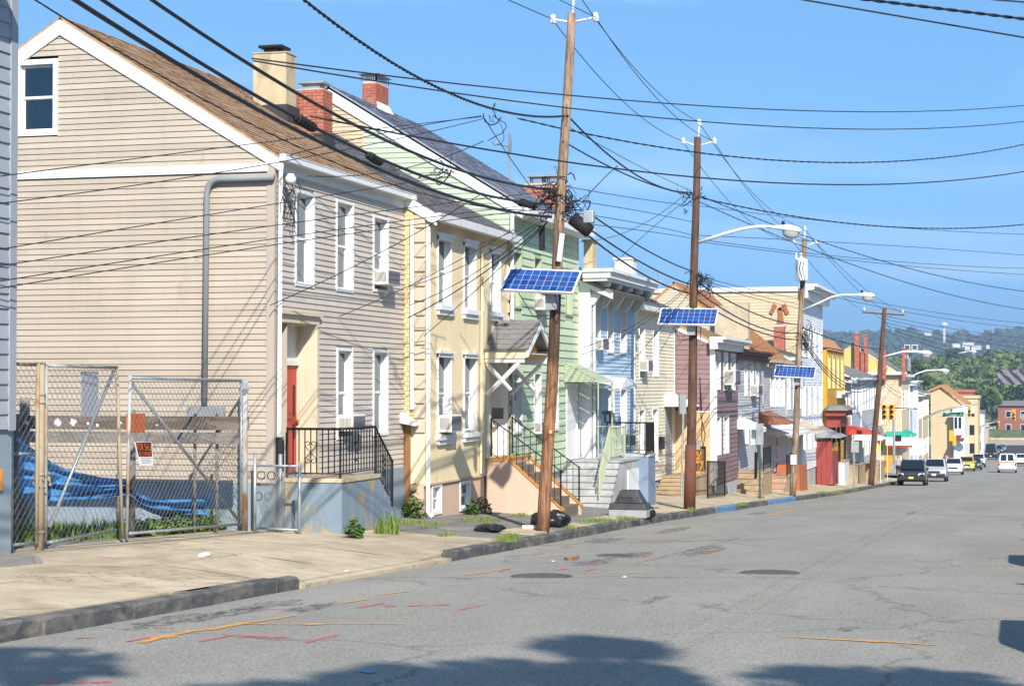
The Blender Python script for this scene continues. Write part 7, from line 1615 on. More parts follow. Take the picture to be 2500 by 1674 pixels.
# ================================================================== vacant lot: chain link gates, tarp, barrier
XF = -12.6
def fz(y): return sw(-12.9, y)
fy = lambda u: ax(u, 1250, XF).y
yA, yB, yC, yD = fy(97), fy(283), fy(316), fy(588)
def chain(par, y0, y1, z0f, z1f, x, e=.135, r=.0032, shear=0.0):
    m = MB(); W = y1 - y0; zlo = min(z0f(y0), z0f(y1)); zhi = max(z1f(y0), z1f(y1)); H = zhi - zlo; k = -H
    while k < W:
        for sg in (1, -1):
            pts = []
            n = 120
            for i in range(n + 1):
                s = i / n; yy = y0 + k + H * s; zz = zlo + H * (s if sg > 0 else 1 - s)
                if y0 <= yy <= y1 and z0f(yy) <= zz <= z1f(yy): pts.append((x + .006 * sg * math.sin(yy * 7), yy, zz))
            if len(pts) > 1: m.tube([pts[0], pts[-1]], r, 3, cap=False)
        k += e
    return m.build('chain_link_mesh', M_mesh, par, kind='stuff')
def tubes(par, name, pts, r, mat): return MB().tube(pts, r, 8).build(name, mat, par, smooth=True)
Z = lambda u, v: ax(u, v, XF).z
FP = thing('gate_post', 'thick rusty gate post with a chain wrapped round it', 'post', (XF, yA, fz(yA)), 'gate posts')
tubes(FP, 'shaft', [(XF, yA, fz(yA) - .1), (XF, yA, Z(110, 888))], .062, M_rust); tubes(FP, 'cap', [(XF, yA, Z(110, 889)), (XF, yA, Z(110, 884))], .068, M_rust)
tubes(FP, 'side_pipe', [(XF + .02, yA - .12, fz(yA) + .1), (XF + .02, yA - .10, Z(92, 885))], .027, M_rust)
tubes(FP, 'side_pipe', [(XF + .02, yA + .12, fz(yA) + .1), (XF + .02, yA + .11, Z(118, 890))], .025, M_rustgal)
for v in (965, 985, 1160, 1300): tubes(FP, 'clamp', [(XF, yA, Z(100, v)), (XF, yA, Z(100, v) + .03)], .072, M_rust)
m = MB(); t_ = random.Random(3)
for k in range(16): w = k * .8; p = Vector((XF + .1 * math.cos(w), yA + .11 * math.sin(w), Z(100, 1150) - k * .012)); m.tube([p, p + Vector((.02, .03, -.03))], .013, 4)
m.tube([(XF + .09, yA + .06, Z(100, 1160)), (XF + .1, yA + .09, Z(100, 1185))], .02, 4); m.build('chain', M_rust, FP, kind='stuff')
LG = thing('chain_link_gate', 'left chain link gate leaf with diagonal brace and grey sheet', 'gate', (XF, yA + .2, fz(yA)), 'chain link gate leaves')
ztl, ztr = Z(118, 892), Z(282, 897); g0, g1 = yA + .14, yB
zb0 = lambda y: fz(y) + .09; zt0 = lambda y: ztl + (ztr - ztl) * (y - g0) / (g1 - g0)
tubes(LG, 'top_rail', [(XF, g0, ztl), (XF, g1, ztr)], .024, M_rustgal); tubes(LG, 'stile', [(XF, g1, ztr + .03), (XF + .03, g1 + .15, fz(g1) + .05)], .026, M_rust); tubes(LG, 'stile', [(XF, g0, ztl), (XF, g0, zb0(g0))], .024, M_rustgal); tubes(LG, 'bottom_rail', [(XF, g0, zb0(g0)), (XF, g1, zb0(g1) + .1)], .022, M_galv)
tubes(LG, 'brace', [(XF - .02, g0 + .15, zb0(g0) + .2), (XF - .02, g1 - .05, ztr - .05)], .024, M_galv)
chain(LG, g0, g1, zb0, zt0, XF + .026)
a, b = ax(195, 907, XF - .06), ax(235, 1013, XF - .06); m = MB(); m.quad((XF - .03, a.y, b.z), (XF - .03, b.y, b.z), (XF - .03, b.y, a.z), (XF - .03, a.y, a.z)); m.box(XF - .045, XF - .032, a.y, b.y, b.z, a.z); m.build('grey_sheet', paint('grey_sheet', (.40, .41, .45, 1), var=.1), LG)
RG2 = thing('chain_link_gate', 'right chain link gate leaf carrying the for sale sign', 'gate', (XF, yC, fz(yC)), 'chain link gate leaves')
ztl2, ztr2 = Z(312, 922), Z(588, 929); g2, g3 = yC, yD
zt2 = lambda y: ztl2 + (ztr2 - ztl2) * (y - g2) / (g3 - g2); zb2 = lambda y: fz(y) + .12
tubes(RG2, 'top_rail', [(XF, g2, ztl2), (XF, g3, ztr2)], .024, M_galv); tubes(RG2, 'stile', [(XF, g2, ztl2 + .03), (XF + .02, g2 - .12, fz(g2) + .03)], .027, M_rustgal); tubes(RG2, 'stile', [(XF, g3, ztr2), (XF, g3, zb2(g3))], .026, M_galv); tubes(RG2, 'bottom_rail', [(XF, g2, zb2(g2)), (XF, g3, zb2(g3))], .022, M_galv); tubes(RG2, 'brace', [(XF - .02, g2 + .05, ztl2 - .05), (XF - .02, g3 - .03, zb2(g3) + .05)], .025, M_galv)
chain(RG2, g2, g3, zb2, zt2, XF + .026)
FP2 = thing('gate_post', 'weathered gate post at the right end of the chain link gate', 'post', (XF, yD + .12, fz(yD)), 'gate posts'); tubes(FP2, 'shaft', [(XF, yD + .16, fz(yD) - .1), (XF, yD + .14, Z(592, 930))], .055, M_rustgal); m = MB(); m.tube([(XF + .0, yD + .14, Z(592, 925)), (XF, yD + .12, Z(592, 950)), (XF, yD + .1, Z(588, 965))], [.03, .1, .03], 6); m.build('wire_knot', M_galv, FP2)
FP3 = thing('gate_post', 'rust orange post standing just behind the right gate post', 'post', (XF - .3, yD + .5, fz(yD)), 'gate posts'); q = ax(600, 972, XF - .15); tubes(FP3, 'shaft', [(XF - .15, q.y, fz(yD) - .1), (XF - .15, q.y, q.z)], .05, M_rust); m = MB(); c = ax(603, 1030, XF - .1); m.box(c.x - .02, c.x + .06, c.y - .1, c.y + .12, c.z - .1, c.z + .1); m.build('bracket_plate', M_greywood, FP3)
SF = thing('chain_link_fence', 'short strip of chain link fence beside the grey house', 'fence', (XF, fy(30), fz(fy(30)))); f0, f1 = fy(22), yA - .14
tubes(SF, 'top_rail', [(XF, f0, Z(30, 888)), (XF, f1, Z(90, 890))], .024, M_rust); tubes(SF, 'middle_rail', [(XF, f0, Z(30, 1107)), (XF, f1, Z(90, 1107))], .02, M_rustgal); tubes(SF, 'bottom_rail', [(XF, f0, fz(f0) + .1), (XF, f1, fz(f1) + .1)], .022, M_galv); tubes(SF, 'post', [(XF, f0 + .05, fz(f0)), (XF, f0 + .05, Z(15, 1040))], .03, M_galv)
chain(SF, f0, f1, lambda y: fz(y) + .1, lambda y: Z(30, 888), XF + .022)
# small side gate by the stoop
SGt = thing('chain_link_gate', 'low chain link gate beside the blue painted stoop', 'gate', (XF + .6, fy(615) + .3, fz(29)), 'chain link gate leaves'); XS = -12.55
yy0, yy1, yy2, yy3 = ax(622, 1250, XS).y, ax(632, 1250, XS).y, ax(680, 1250, XS).y, ax(731, 1250, XS + .3).y
S0, S1, S2 = (ay(622, 1300, 28.62), ay(684, 1293, 28.66), ay(731, 1306, 28.6)); XS = S0.x
zz = lambda v, x=XS: ax(650, v, x).z
for (p, vt, r) in ((S0, 1105, .03), (S1, 1108, .035), (S2, 1128, .03)): tubes(SGt, 'post', [(p.x, p.y, fz(p.y) - .05), (p.x, p.y, ay(680, vt, p.y).z)], r, M_galv)
h0 = ay(632, 1136, 28.62).z
tubes(SGt, 'top_rail', [(S0.x, S0.y, h0), (S2.x, S2.y, h0)], .02, M_galv); tubes(SGt, 'bottom_rail', [(S0.x, S0.y, fz(28.6) + .06), (S2.x, S2.y, fz(28.6) + .04)], .02, M_galv)
m = MB(); n = 26
for k in range(n):
    for sg in (1, -1):
        f0_, f1_ = k / n, (k + sg * 13) / n
        if not 0 <= f1_ <= 1: continue
        a = Vector((S0.x, S0.y - .02, fz(28.6) + .06)).lerp(Vector((S2.x, S2.y - .02, fz(28.6) + .06)), f0_); b = Vector((S0.x, S0.y - .02, h0)).lerp(Vector((S2.x, S2.y, h0)), f1_); m.tube([a, b], .0035, 3, cap=False)
m.build('chain_link_mesh', M_mesh, SGt, kind='stuff')
m = MB(); c = ay(650, 1160, 28.56)
for s in (-.09, .09): m.tube([(c.x + s + .07 * math.cos(k * .7), c.y, c.z + .07 * math.sin(k * .7)) for k in range(10)], .008, 4, cap=False)
m.build('scroll', M_black, SGt, kind='stuff')
# for sale sign
M_signor = plain('sign_orange', (.85, .13, .02, 1), .6)
SGN = thing('for_sale_sign', 'orange and black for sale by owner sign on the gate', 'sign', ax(350, 1100, XF + .05))
A0, A1, A2, A3 = [ax(u, v, XF + .05) for u, v in ((328, 1078), (371, 1078), (374, 1136), (342, 1136))]
m = MB(); m.hexa([A0 - Vector((.006, 0, 0)), A1 - Vector((.006, 0, 0)), A2 - Vector((.006, 0, 0)), A3 - Vector((.006, 0, 0))], [A0, A1, A2, A3]); m.build('sheet', M_paper, SGN)
def onq(s, t, h=.002): p = A0.lerp(A1, s).lerp(A3.lerp(A2, s), t); return p + Vector((h, 0, 0))
m = MB(); m.quad(onq(.05, .03), onq(.95, .03), onq(.95, .62), onq(.05, .62)); m.build('black_panel', M_black, SGN)
def sign_text(body, s0, s1, t0, t1, mat, par):
    cu = bpy.data.curves.new('lettering', 'FONT'); cu.body = body; cu.size = 1; o = bpy.data.objects.new('lettering', cu); COL.link(o)
    dg = bpy.context.evaluated_depsgraph_get(); me = bpy.data.meshes.new_from_object(o.evaluated_get(dg)); bpy.data.objects.remove(o)
    xs_ = [v.co.x for v in me.vertices]; ys_ = [v.co.y for v in me.vertices]; x0, x1, y0, y1 = min(xs_), max(xs_), min(ys_), max(ys_)
    L = org(par)
    for v in me.vertices:
        s = s0 + (s1 - s0) * (v.co.x - x0) / (x1 - x0); t = t1 - (t1 - t0) * (v.co.y - y0) / (y1 - y0); v.co = onq(s, t, .005) - L
    ob = bpy.data.objects.new('lettering', me); COL.link(ob); me.materials.append(mat); ob.parent = par; return ob
sign_text('FOR SALE', .07, .93, .07, .36, M_signor, SGN); sign_text('BY OWNER', .12, .88, .41, .59, M_signor, SGN)
for k in range(4): m = MB(); m.quad(onq(.15, .67 + .07 * k), onq(.9 - .1 * (k % 2), .67 + .07 * k), onq(.9 - .1 * (k % 2), .69 + .07 * k), onq(.15, .69 + .07 * k)); m.build('small_print', M_galv, SGN)
m = MB(); a, b = ax(309, 1010, XF - .08), ax(353, 1055, XF - .08); m.box(XF - .09, XF - .07, a.y, b.y, b.z, a.z); center(m, 'orange_plate', stained('rusty_orange', (.55, .13, .03, 1), (.35, .1, .04, 1), 6, .55), 'rusty orange plate behind the right gate leaf', 'sign', (XF - .08, a.y, b.z))
# plank barrier in front of the side wall
YB_ = 27.6; M_darkplank = stained('dark_plank', (.12, .088, .068, 1), (.19, .16, .135, 1), 1.6, .52, (.6, 2, 4), .95)
BR = thing('plank_barrier', 'weathered grey plank barrier on pipe posts behind the gate', 'barrier', (-15.3, YB_, fz(YB_)))
for vi, (v0, v1) in enumerate(((1014, 1050), (1052, 1084))):
    a, b = ay(46, v0, YB_), ay(584, v1, YB_); n = 3
    for k in range(n):
        x0, x1 = a.x + (b.x - a.x) * k / n, a.x + (b.x - a.x) * (k + 1) / n; m = MB(); m.box(x0 + .004, x1 - .004, YB_ - .03 + (.004 * k), YB_ + .05, b.z, a.z); m.build('plank', M_darkplank if vi == 0 else M_greywood, BR)
for u in (60, 290, 476, 530): q = ay(u, 1085, YB_ + .1); tubes(BR, 'post', [(q.x, YB_ + .1, fz(YB_) - .1), (q.x, YB_ + .1, ay(u, 1010 if u > 100 else 970, YB_).z)], .028 if u > 100 else .09, M_greywood)
for (u, v, r) in [(140, 1030, .07), (178, 1030, .06), (215, 1033, .03), (237, 1038, .03), (65, 1032, .04), (295, 1032, .02), (383, 1037, .02)]:
    q = ay(u, v, YB_ - .04); m = MB(); t_ = random.Random(u); n = 9; m.add([(q.x + r * t_.uniform(.6, 1.2) * math.cos(k * .698), YB_ - .034, q.z + r * t_.uniform(.6, 1.2) * math.sin(k * .698)) for k in range(n)], [tuple(range(n))]); m.build('torn_paper', M_paper, BR)
# blue tarp hung along the lot
XT = -13.4
TP = thing('blue_tarp', 'crumpled blue tarpaulin slung across the vacant lot', 'tarp', ax(200, 1250, XT))
topc = [(38, 1062), (60, 1080), (85, 1098), (110, 1118), (150, 1140), (190, 1152), (240, 1163), (285, 1168), (312, 1173), (325, 1190), (345, 1206), (370, 1216), (420, 1219), (470, 1218), (520, 1219), (560, 1224), (585, 1228)]
botc = [(42, 1212), (70, 1218), (100, 1220), (130, 1222), (170, 1224), (210, 1222), (250, 1217), (290, 1210), (312, 1206), (325, 1222), (345, 1240), (370, 1252), (400, 1262), (440, 1266), (490, 1270), (540, 1272), (585, 1268)]
def cur(c, t): f = t * (len(c) - 1); i = min(int(f), len(c) - 2); f -= i; return (c[i][0] + (c[i + 1][0] - c[i][0]) * f, c[i][1] + (c[i + 1][1] - c[i][1]) * f)
def tarp(a, b):
    p, q = cur(topc, a), cur(botc, a); u, v = p[0] + (q[0] - p[0]) * b, p[1] + (q[1] - p[1]) * b
    fold = .025 * math.sin(b * 47 + a * 33 + 2 * math.sin(a * 25)) + .10 * math.sin(b * 13 + a * 7 + 1.5 * math.sin(a * 11)) * (.35 + .65 * min(1, a * 3)) + .06 * math.sin(b * 29 + a * 21) + .05 * math.sin(a * 40 + b * 6)
    return tuple(ax(u, v, XT + fold * (.4 + .6 * b)))
m = MB(); m.grid(tarp, 120, 40); m.build('sheet', M_tarp, TP, smooth=True)
m = MB(); P = ax(38, 1062, XT); tubes(TP, 'support_post', [(XT, P.y, fz(P.y)), (XT, P.y, ax(38, 1010, XT).z)], .05, M_greywood); P = ax(322, 1150, XT); tubes(TP, 'support_post', [(XT, P.y, fz(P.y)), (XT, P.y, ax(330, 1000, XT).z)], .06, M_greywood)
# ================================================================== weeds and grass
def blades(label, name, spots, h, n, mat, seed, wide=.012, fn=None, cat='grass', kind='stuff'):
    t = random.Random(seed); m = MB()
    for (x, y, z, rx, ry, k) in spots:
        for q in range(int(n * k)):
            a = t.uniform(0, 6.28); rr = math.sqrt(t.random()); px_, py = x + rx * rr * math.cos(a), y + ry * rr * math.sin(a); zz = fn(px_, py) if fn else z
            hh = h * t.uniform(.4, 1.1) * (1.1 - .5 * rr); d = t.uniform(0, 6.28); ln = t.uniform(.1, .6) * hh; w = wide * t.uniform(.6, 1.4)
            dx, dy = math.cos(d), math.sin(d); b0 = (px_ - dy * w, py + dx * w, zz - .01); b1 = (px_ + dy * w, py - dx * w, zz - .01); md = (px_ + dx * ln * .4, py + dy * ln * .4, zz + hh * .65); tp = (px_ + dx * ln, py + dy * ln, zz + hh)
            m.add([b0, b1, (md[0] + dy * w * .7, md[1] - dx * w * .7, md[2]), (md[0] - dy * w * .7, md[1] + dx * w * .7, md[2]), tp], [(0, 1, 2, 3), (3, 2, 4)])
    o = center(m, name, mat, label, cat, spots[0][:3]); o['kind'] = kind; return o
def leaves(label, name, spots, h, n, mat, seed, size=.05, cat='weeds', kind='stuff', fn=None):
    t = random.Random(seed); m = MB()
    for (x, y, z, rx, ry, k) in spots:
        for q in range(int(n * k)):
            a = t.uniform(0, 6.28); rr = math.sqrt(t.random()); p = Vector((x + rx * rr * math.cos(a), y + ry * rr * math.sin(a), 0)); zz = fn(p.x, p.y) if fn else z; p.z = zz + h * t.random() * (1.15 - .7 * rr)
            u = Vector((t.uniform(-1, 1), t.uniform(-1, 1), t.uniform(-.5, .6))).normalized(); v = u.cross(Vector((t.uniform(-.4, .4), t.uniform(-.4, .4), 1))).normalized(); s = size * t.uniform(.6, 1.4)
            m.add([p - u * s, p + v * s * .55, p + u * s, p - v * s * .55 + Vector((0, 0, s * .3))], [(0, 1, 2, 3)])
    o = center(m, name, mat, label, cat, spots[0][:3]); o['kind'] = kind; return o
lz = lambda x, y: lotz(x, y)
def LP(u, v, x): p = ax(u, v, x); return p
sp = []
for (u, v, x, rx, ry, k) in [(60, 1262, -14.0, .5, .5, .6), (150, 1265, -14.0, .5, .7, 1.2), (240, 1270, -13.9, .5, .7, 1.2), (290, 1275, -13.7, .3, .5, .8), (110, 1258, -14.6, .6, .8, 1)]: p = ax(u, v, x); sp.append((p.x, p.y, 0, rx, ry, k))
blades('rank grass growing in the vacant lot', 'lot_grass', sp, .32, 420, M_grass, 11, .012, lz)
sp = []
for (u, v, x, rx, ry, k) in [(340, 1275, -13.5, .25, .5, 1), (430, 1285, -13.4, .25, .7, 1.3), (500, 1282, -13.35, .3, .7, 1.6), (560, 1285, -13.3, .22, .4, 1), (35, 1215, -13.8, .2, .25, .7), (60, 1262, -13.9, .4, .4, .6), (390, 1290, -13.4, .2, .5, .8)]: p = ax(u, v, x); sp.append((p.x, p.y, 0, rx, ry, k))
leaves('leafy weeds along the foot of the gate', 'lot_weeds', sp, .34, 260, leafmat('weed_green', (.12, .22, .03, 1), (.30, .42, .09, 1), 4), 12, .06, fn=lz)
SW = lambda x, y: sw(x, y)
sp = []
for (u, v, rx, ry, k) in [(985, 1280, .25, .5, .8), (1020, 1278, .15, .4, .5), (1060, 1285, .1, .6, .4), (1160, 1270, .22, .6, 1.0), (1195, 1274, .2, .4, .6), (1270, 1260, .15, .3, .5), (1090, 1307, .1, .3, .4), (1245, 1312, .2, .25, .6), (1230, 1320, .2, .2, .5), (1470, 1272, .3, .4, .9), (1440, 1275, .2, .4, .6), (1530, 1268, .2, .3, .7), (1395, 1290, .15, .2, .4), (1365, 1254, .1, .2, .3), (1690, 1245, .12, .2, .4), (1810, 1232, .12, .5, .5), (1858, 1215, .12, .2, .4), (2010, 1203, .3, 1.0, .9), (2045, 1203, .25, 1.5, 1.2), (2085, 1195, .2, 1.2, .7), (2110, 1168, .2, 1.2, .5)]:
    p = gnd(u, v); sp.append((p.x, p.y, 0, rx * 1.15, ry * 1.4, k))
blades('grass tufts growing from the pavement joints', 'pavement_grass', sp, .12, 210, M_grass, 13, .007, SW)
p = gnd(940, 1303); blades('tall grass clump at the right corner of the blue stoop', 'grass_clump', [(p.x, p.y + .1, 0, .22, .3, 1)], .5, 120, M_grass, 14, .012, SW, kind=None or 'stuff')
p = gnd(865, 1312); leaves('low green weed at the foot of the blue stoop', 'stoop_weed', [(p.x, p.y, 0, .16, .2, 1)], .34, 150, M_leaf, 15, .06, fn=SW)
p = gnd(1150, 1255); leaves('dark weeds under the cream basement window', 'basement_weed', [(X2 + .2, p.y - .3, 0, .15, .25, 1), (X2 + .2, p.y + .55, 0, .2, .3, 1)], .4, 170, M_leaf, 16, .05, fn=SW)
p = gnd(985, 1268); leaves('weeds in the narrow alley mouth beside the blue stoop', 'alley_weed', [(-11.9, 35.7, 0, .25, .25, 1), (-12.0, 36.0, 0, .2, .3, .8)], .65, 190, M_leaf, 17, .05, fn=SW)
# ================================================================== rubbish on the pavement
def bag(label, c, rx, ry, rz_, seed):
    t = random.Random(seed); m = MB(); N, Mr = 22, 14; ph = [t.uniform(0, 6.28) for _ in range(6)]
    def fn(a, b):
        w = a * 2 * math.pi; e = (b - .5) * math.pi; k = 1 + .13 * math.sin(4 * w + ph[0] + 3 * e) + .10 * math.sin(9 * w + ph[1]) * math.cos(e * 3 + ph[2]) + .07 * abs(math.sin(9 * w + ph[3] + e * 6)) + .05 * abs(math.sin(17 * w - e * 11))
        return (c[0] + rx * k * math.cos(w) * math.cos(e) ** .7, c[1] + ry * k * math.sin(w) * math.cos(e) ** .7, c[2] + rz_ * (.9 + math.sin(e) * k))
    m.grid(lambda a, b: fn(a, max(.02, min(.98, b))), 44, 22)
    return center(m, 'rubbish_bag', M_bag, label, 'rubbish bag', c, 'black rubbish bags', smooth=True)
p = gnd(1352, 1288); bag('full black rubbish bag behind the foot of the near pole', (p.x - .2, p.y + .55, sw(p.x, p.y) - .02), .34, .3, .16, 1)
p = gnd(1197, 1296); bag('small flat black bag lying on the pavement slabs', (p.x, p.y, sw(p.x, p.y) - .01), .24, .24, .07, 2)
p = gnd(1616, 1262); p.x -= .3; bag('little black and white bag beside the cardboard box', (p.x, p.y, sw(p.x, p.y) - .01), .12, .16, .12, 3)
p = gnd(1300, 1294); m = MB(); m.tube([(p.x - .2, p.y, p.z + .05), (p.x + .1, p.y + .05, p.z + .05)], [.05, .045], 8); m.box(p.x + .1, p.x + .22, p.y - .05, p.y + .08, p.z, p.z + .05); center(m, 'litter_bottle', plain('pale_pink_plastic', (.6, .5, .48, 1), .5), 'pale crumpled bottle lying left of the near pole', 'litter', p)
# old tube television face down
c = gnd(1555, 1262); c = Vector((c.x - .15, c.y + .3, sw(c.x, c.y)))
TV = thing('old_television', 'old tube television lying screen down near the kerb', 'television', c); w, d = .44, .4
x0, x1, y0_, y1_ = c.x - .52, c.x + .38, c.y - .35, c.y + .35
m = MB().box(x0, x1, y0_, y1_, c.z - .02, c.z + .17); m.build('screen_frame', M_galvp if 'M_galvp' in globals() else paint('grey_plastic', (.33, .34, .34, 1), rough=.6), TV, bevel=.015)
m = MB(); m.hexa([(x0 - .01, y0_ - .01, c.z + .171), (x1 + .01, y0_ - .01, c.z + .171), (x1 + .01, y1_ + .01, c.z + .171), (x0 - .01, y1_ + .01, c.z + .171)], [(x0 + .02, y0_ + .02, c.z + .32), (x1 - .06, y0_ + .04, c.z + .32), (x1 - .06, y1_ - .02, c.z + .32), (x0 + .02, y1_ - .02, c.z + .32)]); M_tvs = plain('tv_shell', (.045, .045, .047, 1), .5); m.build('shell_rim', M_tvs, TV, bevel=.015)
m = MB(); m.hexa([(x0 + .12, y0_ + .06, c.z + .321), (x1 - .10, y0_ + .08, c.z + .321), (x1 - .10, y1_ - .05, c.z + .321), (x0 + .12, y1_ - .05, c.z + .321)], [(x0 + .24, y0_ + .16, c.z + .62), (x1 - .26, y0_ + .16, c.z + .62), (x1 - .26, y1_ - .15, c.z + .62), (x0 + .24, y1_ - .15, c.z + .62)]); m.build('tube_housing', M_tvs, TV, bevel=.02)
for k in range(8): m = MB(); xx = x0 + .2 + k * .05; m.box(xx, xx + .02, y0_ + .06, y0_ + .075, c.z + .34, c.z + .5); m.build('vent_rib', M_tvs, TV)
c = gnd(1596, 1265); c.x -= .45; c.y += .75; c.z = sw(c.x, c.y); m = MB().box(c.x - .22, c.x + .02, c.y, c.y + .35, c.z, c.z + .42); BXo = thing('cardboard_box', 'open brown cardboard box next to the old television', 'box', c); m.build('carton', M_card, BXo); m = MB(); m.quad((c.x - .22, c.y, c.z + .42), (c.x - .22, c.y + .35, c.z + .42), (c.x - .3, c.y + .35, c.z + .58), (c.x - .3, c.y, c.z + .55)); m.build('flap', M_card, BXo)
# litter
for i, (u, v, s, mt, lb) in enumerate([(500, 1357, .22, M_paper, 'white paper scrap on the concrete near the gate'), (847, 1395, .06, M_paper, 'tiny white scrap near the driveway edge'), (1350, 1371, .07, M_paper, 'crumpled white litter on the road by the first manhole'), (1525, 1410, .08, M_paper, 'white crumpled cup lying on the open road'), (1796, 1230, .08, plain('pale_teal', (.4, .65, .6, 1), .5), 'pale teal bottle at the blue kerb'), (1395, 1365, .3, M_wood, 'pile of brown debris on the road near the first manhole')]):
    p = gnd(u, v) if i in (0, 1, 4) else rpt(u, v); t_ = random.Random(i); m = MB(); n = 8; z = p.z
    pts = [(p.x + s * .35 * t_.uniform(.6, 1.1) * math.cos(k * .785), p.y + s * t_.uniform(.6, 1.1) * math.sin(k * .785), z + .01) for k in range(n)]; top = [(a + t_.uniform(-.01, .01), b, c_ + s * .14 * t_.random() + .006) for a, b, c_ in pts]
    m.add(pts + top + [(p.x, p.y, z + s * (.25 if i < 5 else .1))], [(k, (k + 1) % n, n + (k + 1) % n, n + k) for k in range(n)] + [(n + k, n + (k + 1) % n, 2 * n) for k in range(n)]); center(m, 'litter', mt, lb, 'litter', p)
p = gnd(100, 1378); p = ax(55, 1385, -11.9); m = MB(); y = ax(78, 1378, -11.6).y; m.hexa([(-11.4, y - 3, sw(-11.5, y) - .02), (-11.4, y - .05, sw(-11.5, y) - .02), (-12.1, y, sw(-12, y) - .02), (-12.1, y - 3, sw(-12, y) - .02)], [(-11.42, y - 3, sw(-11.5, y) + .09), (-11.45, y - .1, sw(-11.5, y) + .09), (-12.1, y - .05, sw(-12, y) + .10), (-12.1, y - 3, sw(-12, y) + .10)]); center(m, 'step_stone', M_slab, 'grey stone door slab in front of the grey house', 'step', (-11.7, y, sw(-11.7, y)))
m = MB(); p = gnd(2052, 1172); TC = thing('trash_can', 'black trash can with red letters before the golden house', 'trash can', p); m.lathe(p, [(.25, 0), (.3, .75), (.33, .78), (.33, .84), (.26, .9)], 14); m.build('bin', M_rubber, TC); m = MB(); m.box(p.x - .2, p.x + .2, p.y - .3, p.y - .27, p.z + .3, p.z + .6); m.build('red_lettering', plain('red_print', (.5, .03, .02, 1), .6), TC)
# black cloth hung on the stair rail, white notice on the third pole
m = MB(); a = ax(1845, 1100, -9.55); m.grid(lambda s, t: (-9.55 + .05 * math.sin(s * 9), a.y - .3 + .6 * s * (1 - .6 * t) + .1 * t, a.z - .95 * t - .1 * math.sin(s * 3)), 8, 8); center(m, 'hung_coat', M_black, 'dark coat hanging on the stoop rail left of the green post', 'coat', (-9.5, a.y, a.z - 1), smooth=True)
q = on(b3, t3, 1122); m = MB().box(q.x - .13, q.x + .10, q.y - .16, q.y - .14, q.z - .18, q.z + .2); center(m, 'pole_notice', M_paper, 'white paper notice stapled on the third pole', 'notice', q)
q = on(b1, t1, 1055); m = MB().box(q.x + .05, q.x + .1, q.y - .12, q.y - .105, q.z - .02, q.z + .04); center(m, 'pole_tag', plain('yellow_tag', (.7, .6, .1, 1), .5), 'small yellow and white tag on the near pole', 'tag', q)
# ================================================================== street trees beside the camera (their shade falls on the road)
def tree(label, base, H, rx, seed, n=8500, lsz=.17):
    t = random.Random(seed); T_ = thing('street_tree', label, 'tree', base, 'street trees on the right pavement'); b = Vector(base)
    MB().tube([b, b + Vector((.05, .05, H * .25)), b + Vector((0, .1, H * .5)), b + Vector((.1, 0, H * .8))], [.17, .14, .1, .04], 8).build('trunk', M_pole1, T_, smooth=True)
    for k in range(6): a = k * 1.05; s = b + Vector((0, .05, H * (.38 + .05 * k))); MB().tube([s, s + Vector((math.cos(a) * rx * .5, math.sin(a) * rx * .5, H * .12)), s + Vector((math.cos(a) * rx * .8, math.sin(a) * rx * .8, H * .2))], [.06, .04, .015], 6).build('limb', M_pole1, T_)
    m = MB(); cl = [(b + Vector((t.gauss(0, rx * .42), t.gauss(0, rx * .42), H * .68 + t.gauss(0, H * .11))), t.uniform(.5, 1.0)) for _ in range(26)]
    for k in range(n):
        c, r = t.choice(cl); d = Vector((t.gauss(0, 1), t.gauss(0, 1), t.gauss(0, .8))).normalized() * (r * t.random() ** .4); p = c + d
        u = Vector((t.uniform(-1, 1), t.uniform(-1, 1), t.uniform(-.6, .6))).normalized(); v = u.orthogonal().normalized(); s = lsz * t.uniform(.7, 1.3); m.add([p - u * s, p + v * s * .6, p + u * s, p - v * s * .6], [(0, 1, 2, 3)])
    m.build('crown', M_leaf, T_, kind='stuff'); return T_
tree('street tree beside the camera at the right kerb', (4.6, -5.9, zr(-6) + .2), 14.5, 3.3, 21)
tree('second street tree just ahead on the right pavement', (6.6, -4.7, zr(-4) + .2), 14.2, 3.4, 22)
tree('third street tree behind the camera on the right', (8.8, -3.5, zr(-2) + .2), 14.0, 3.4, 23)
tree('fourth street tree furthest to the right behind the camera', (11.0, -2.2, zr(-2) + .2), 14.0, 3.4, 24)
# ================================================================== beyond the crossing: store, far houses, hills
CRW = MB(); yc = 151; CRW.box(-60, KX - .1, 145, 163, -6.2, -6.19)
vs = [(-70, 145, zr(145) - .01), (KX, 145, zr(145) - .01), (KX, 163, zr(163) - .01), (-70, 163, zr(163) - .01)]
m = MB(); m.quad(*[(p[0], p[1], p[2] + .5 if p[0] < -60 else p[2] + .43) for p in vs]); structure('side_street', m, M_asph)
Yst = 164.0; XST = -10.0
zgS = sw(XST, Yst); zeS = ay(2180, 912, Yst).z; zrS = ay(2080, 838, Yst).z; dS = 2 * abs(ay(2082, 838, Yst).x - XST)
ST_, T, S = rowhouse('corner_store', 'cream gabled corner store with yellow upper gable beyond the crossing', XST, Yst, Yst + 13, zgS + .3, zeS, lapmat('cream_clapboard', rgb(246, 222, 186, .66), .2), grid_wins(XST, Yst, Yst + 13, 4, [(zeS - 3.2, zeS - 1.4)], .4), 0, sidemat=lapmat('yellow_clapboard', rgb(245, 222, 140, .64), .16), ridge=zrS - zeS, depth=dS, far=True, eave=.35, roofm=M_roofgrey)
m = MB(); bx(m, S, XST - dS, XST, .005, .05, zgS, zeS - .1); m.build('lower_side_wall', lapmat('peach_clapboard', rgb(248, 218, 178, .66), .3), ST_)
m = MB(); bx(m, S, XST - 6, XST + .5, .01, .6, zeS - .1, zeS + .16); m.build('pent_cornice', M_white2, ST_)
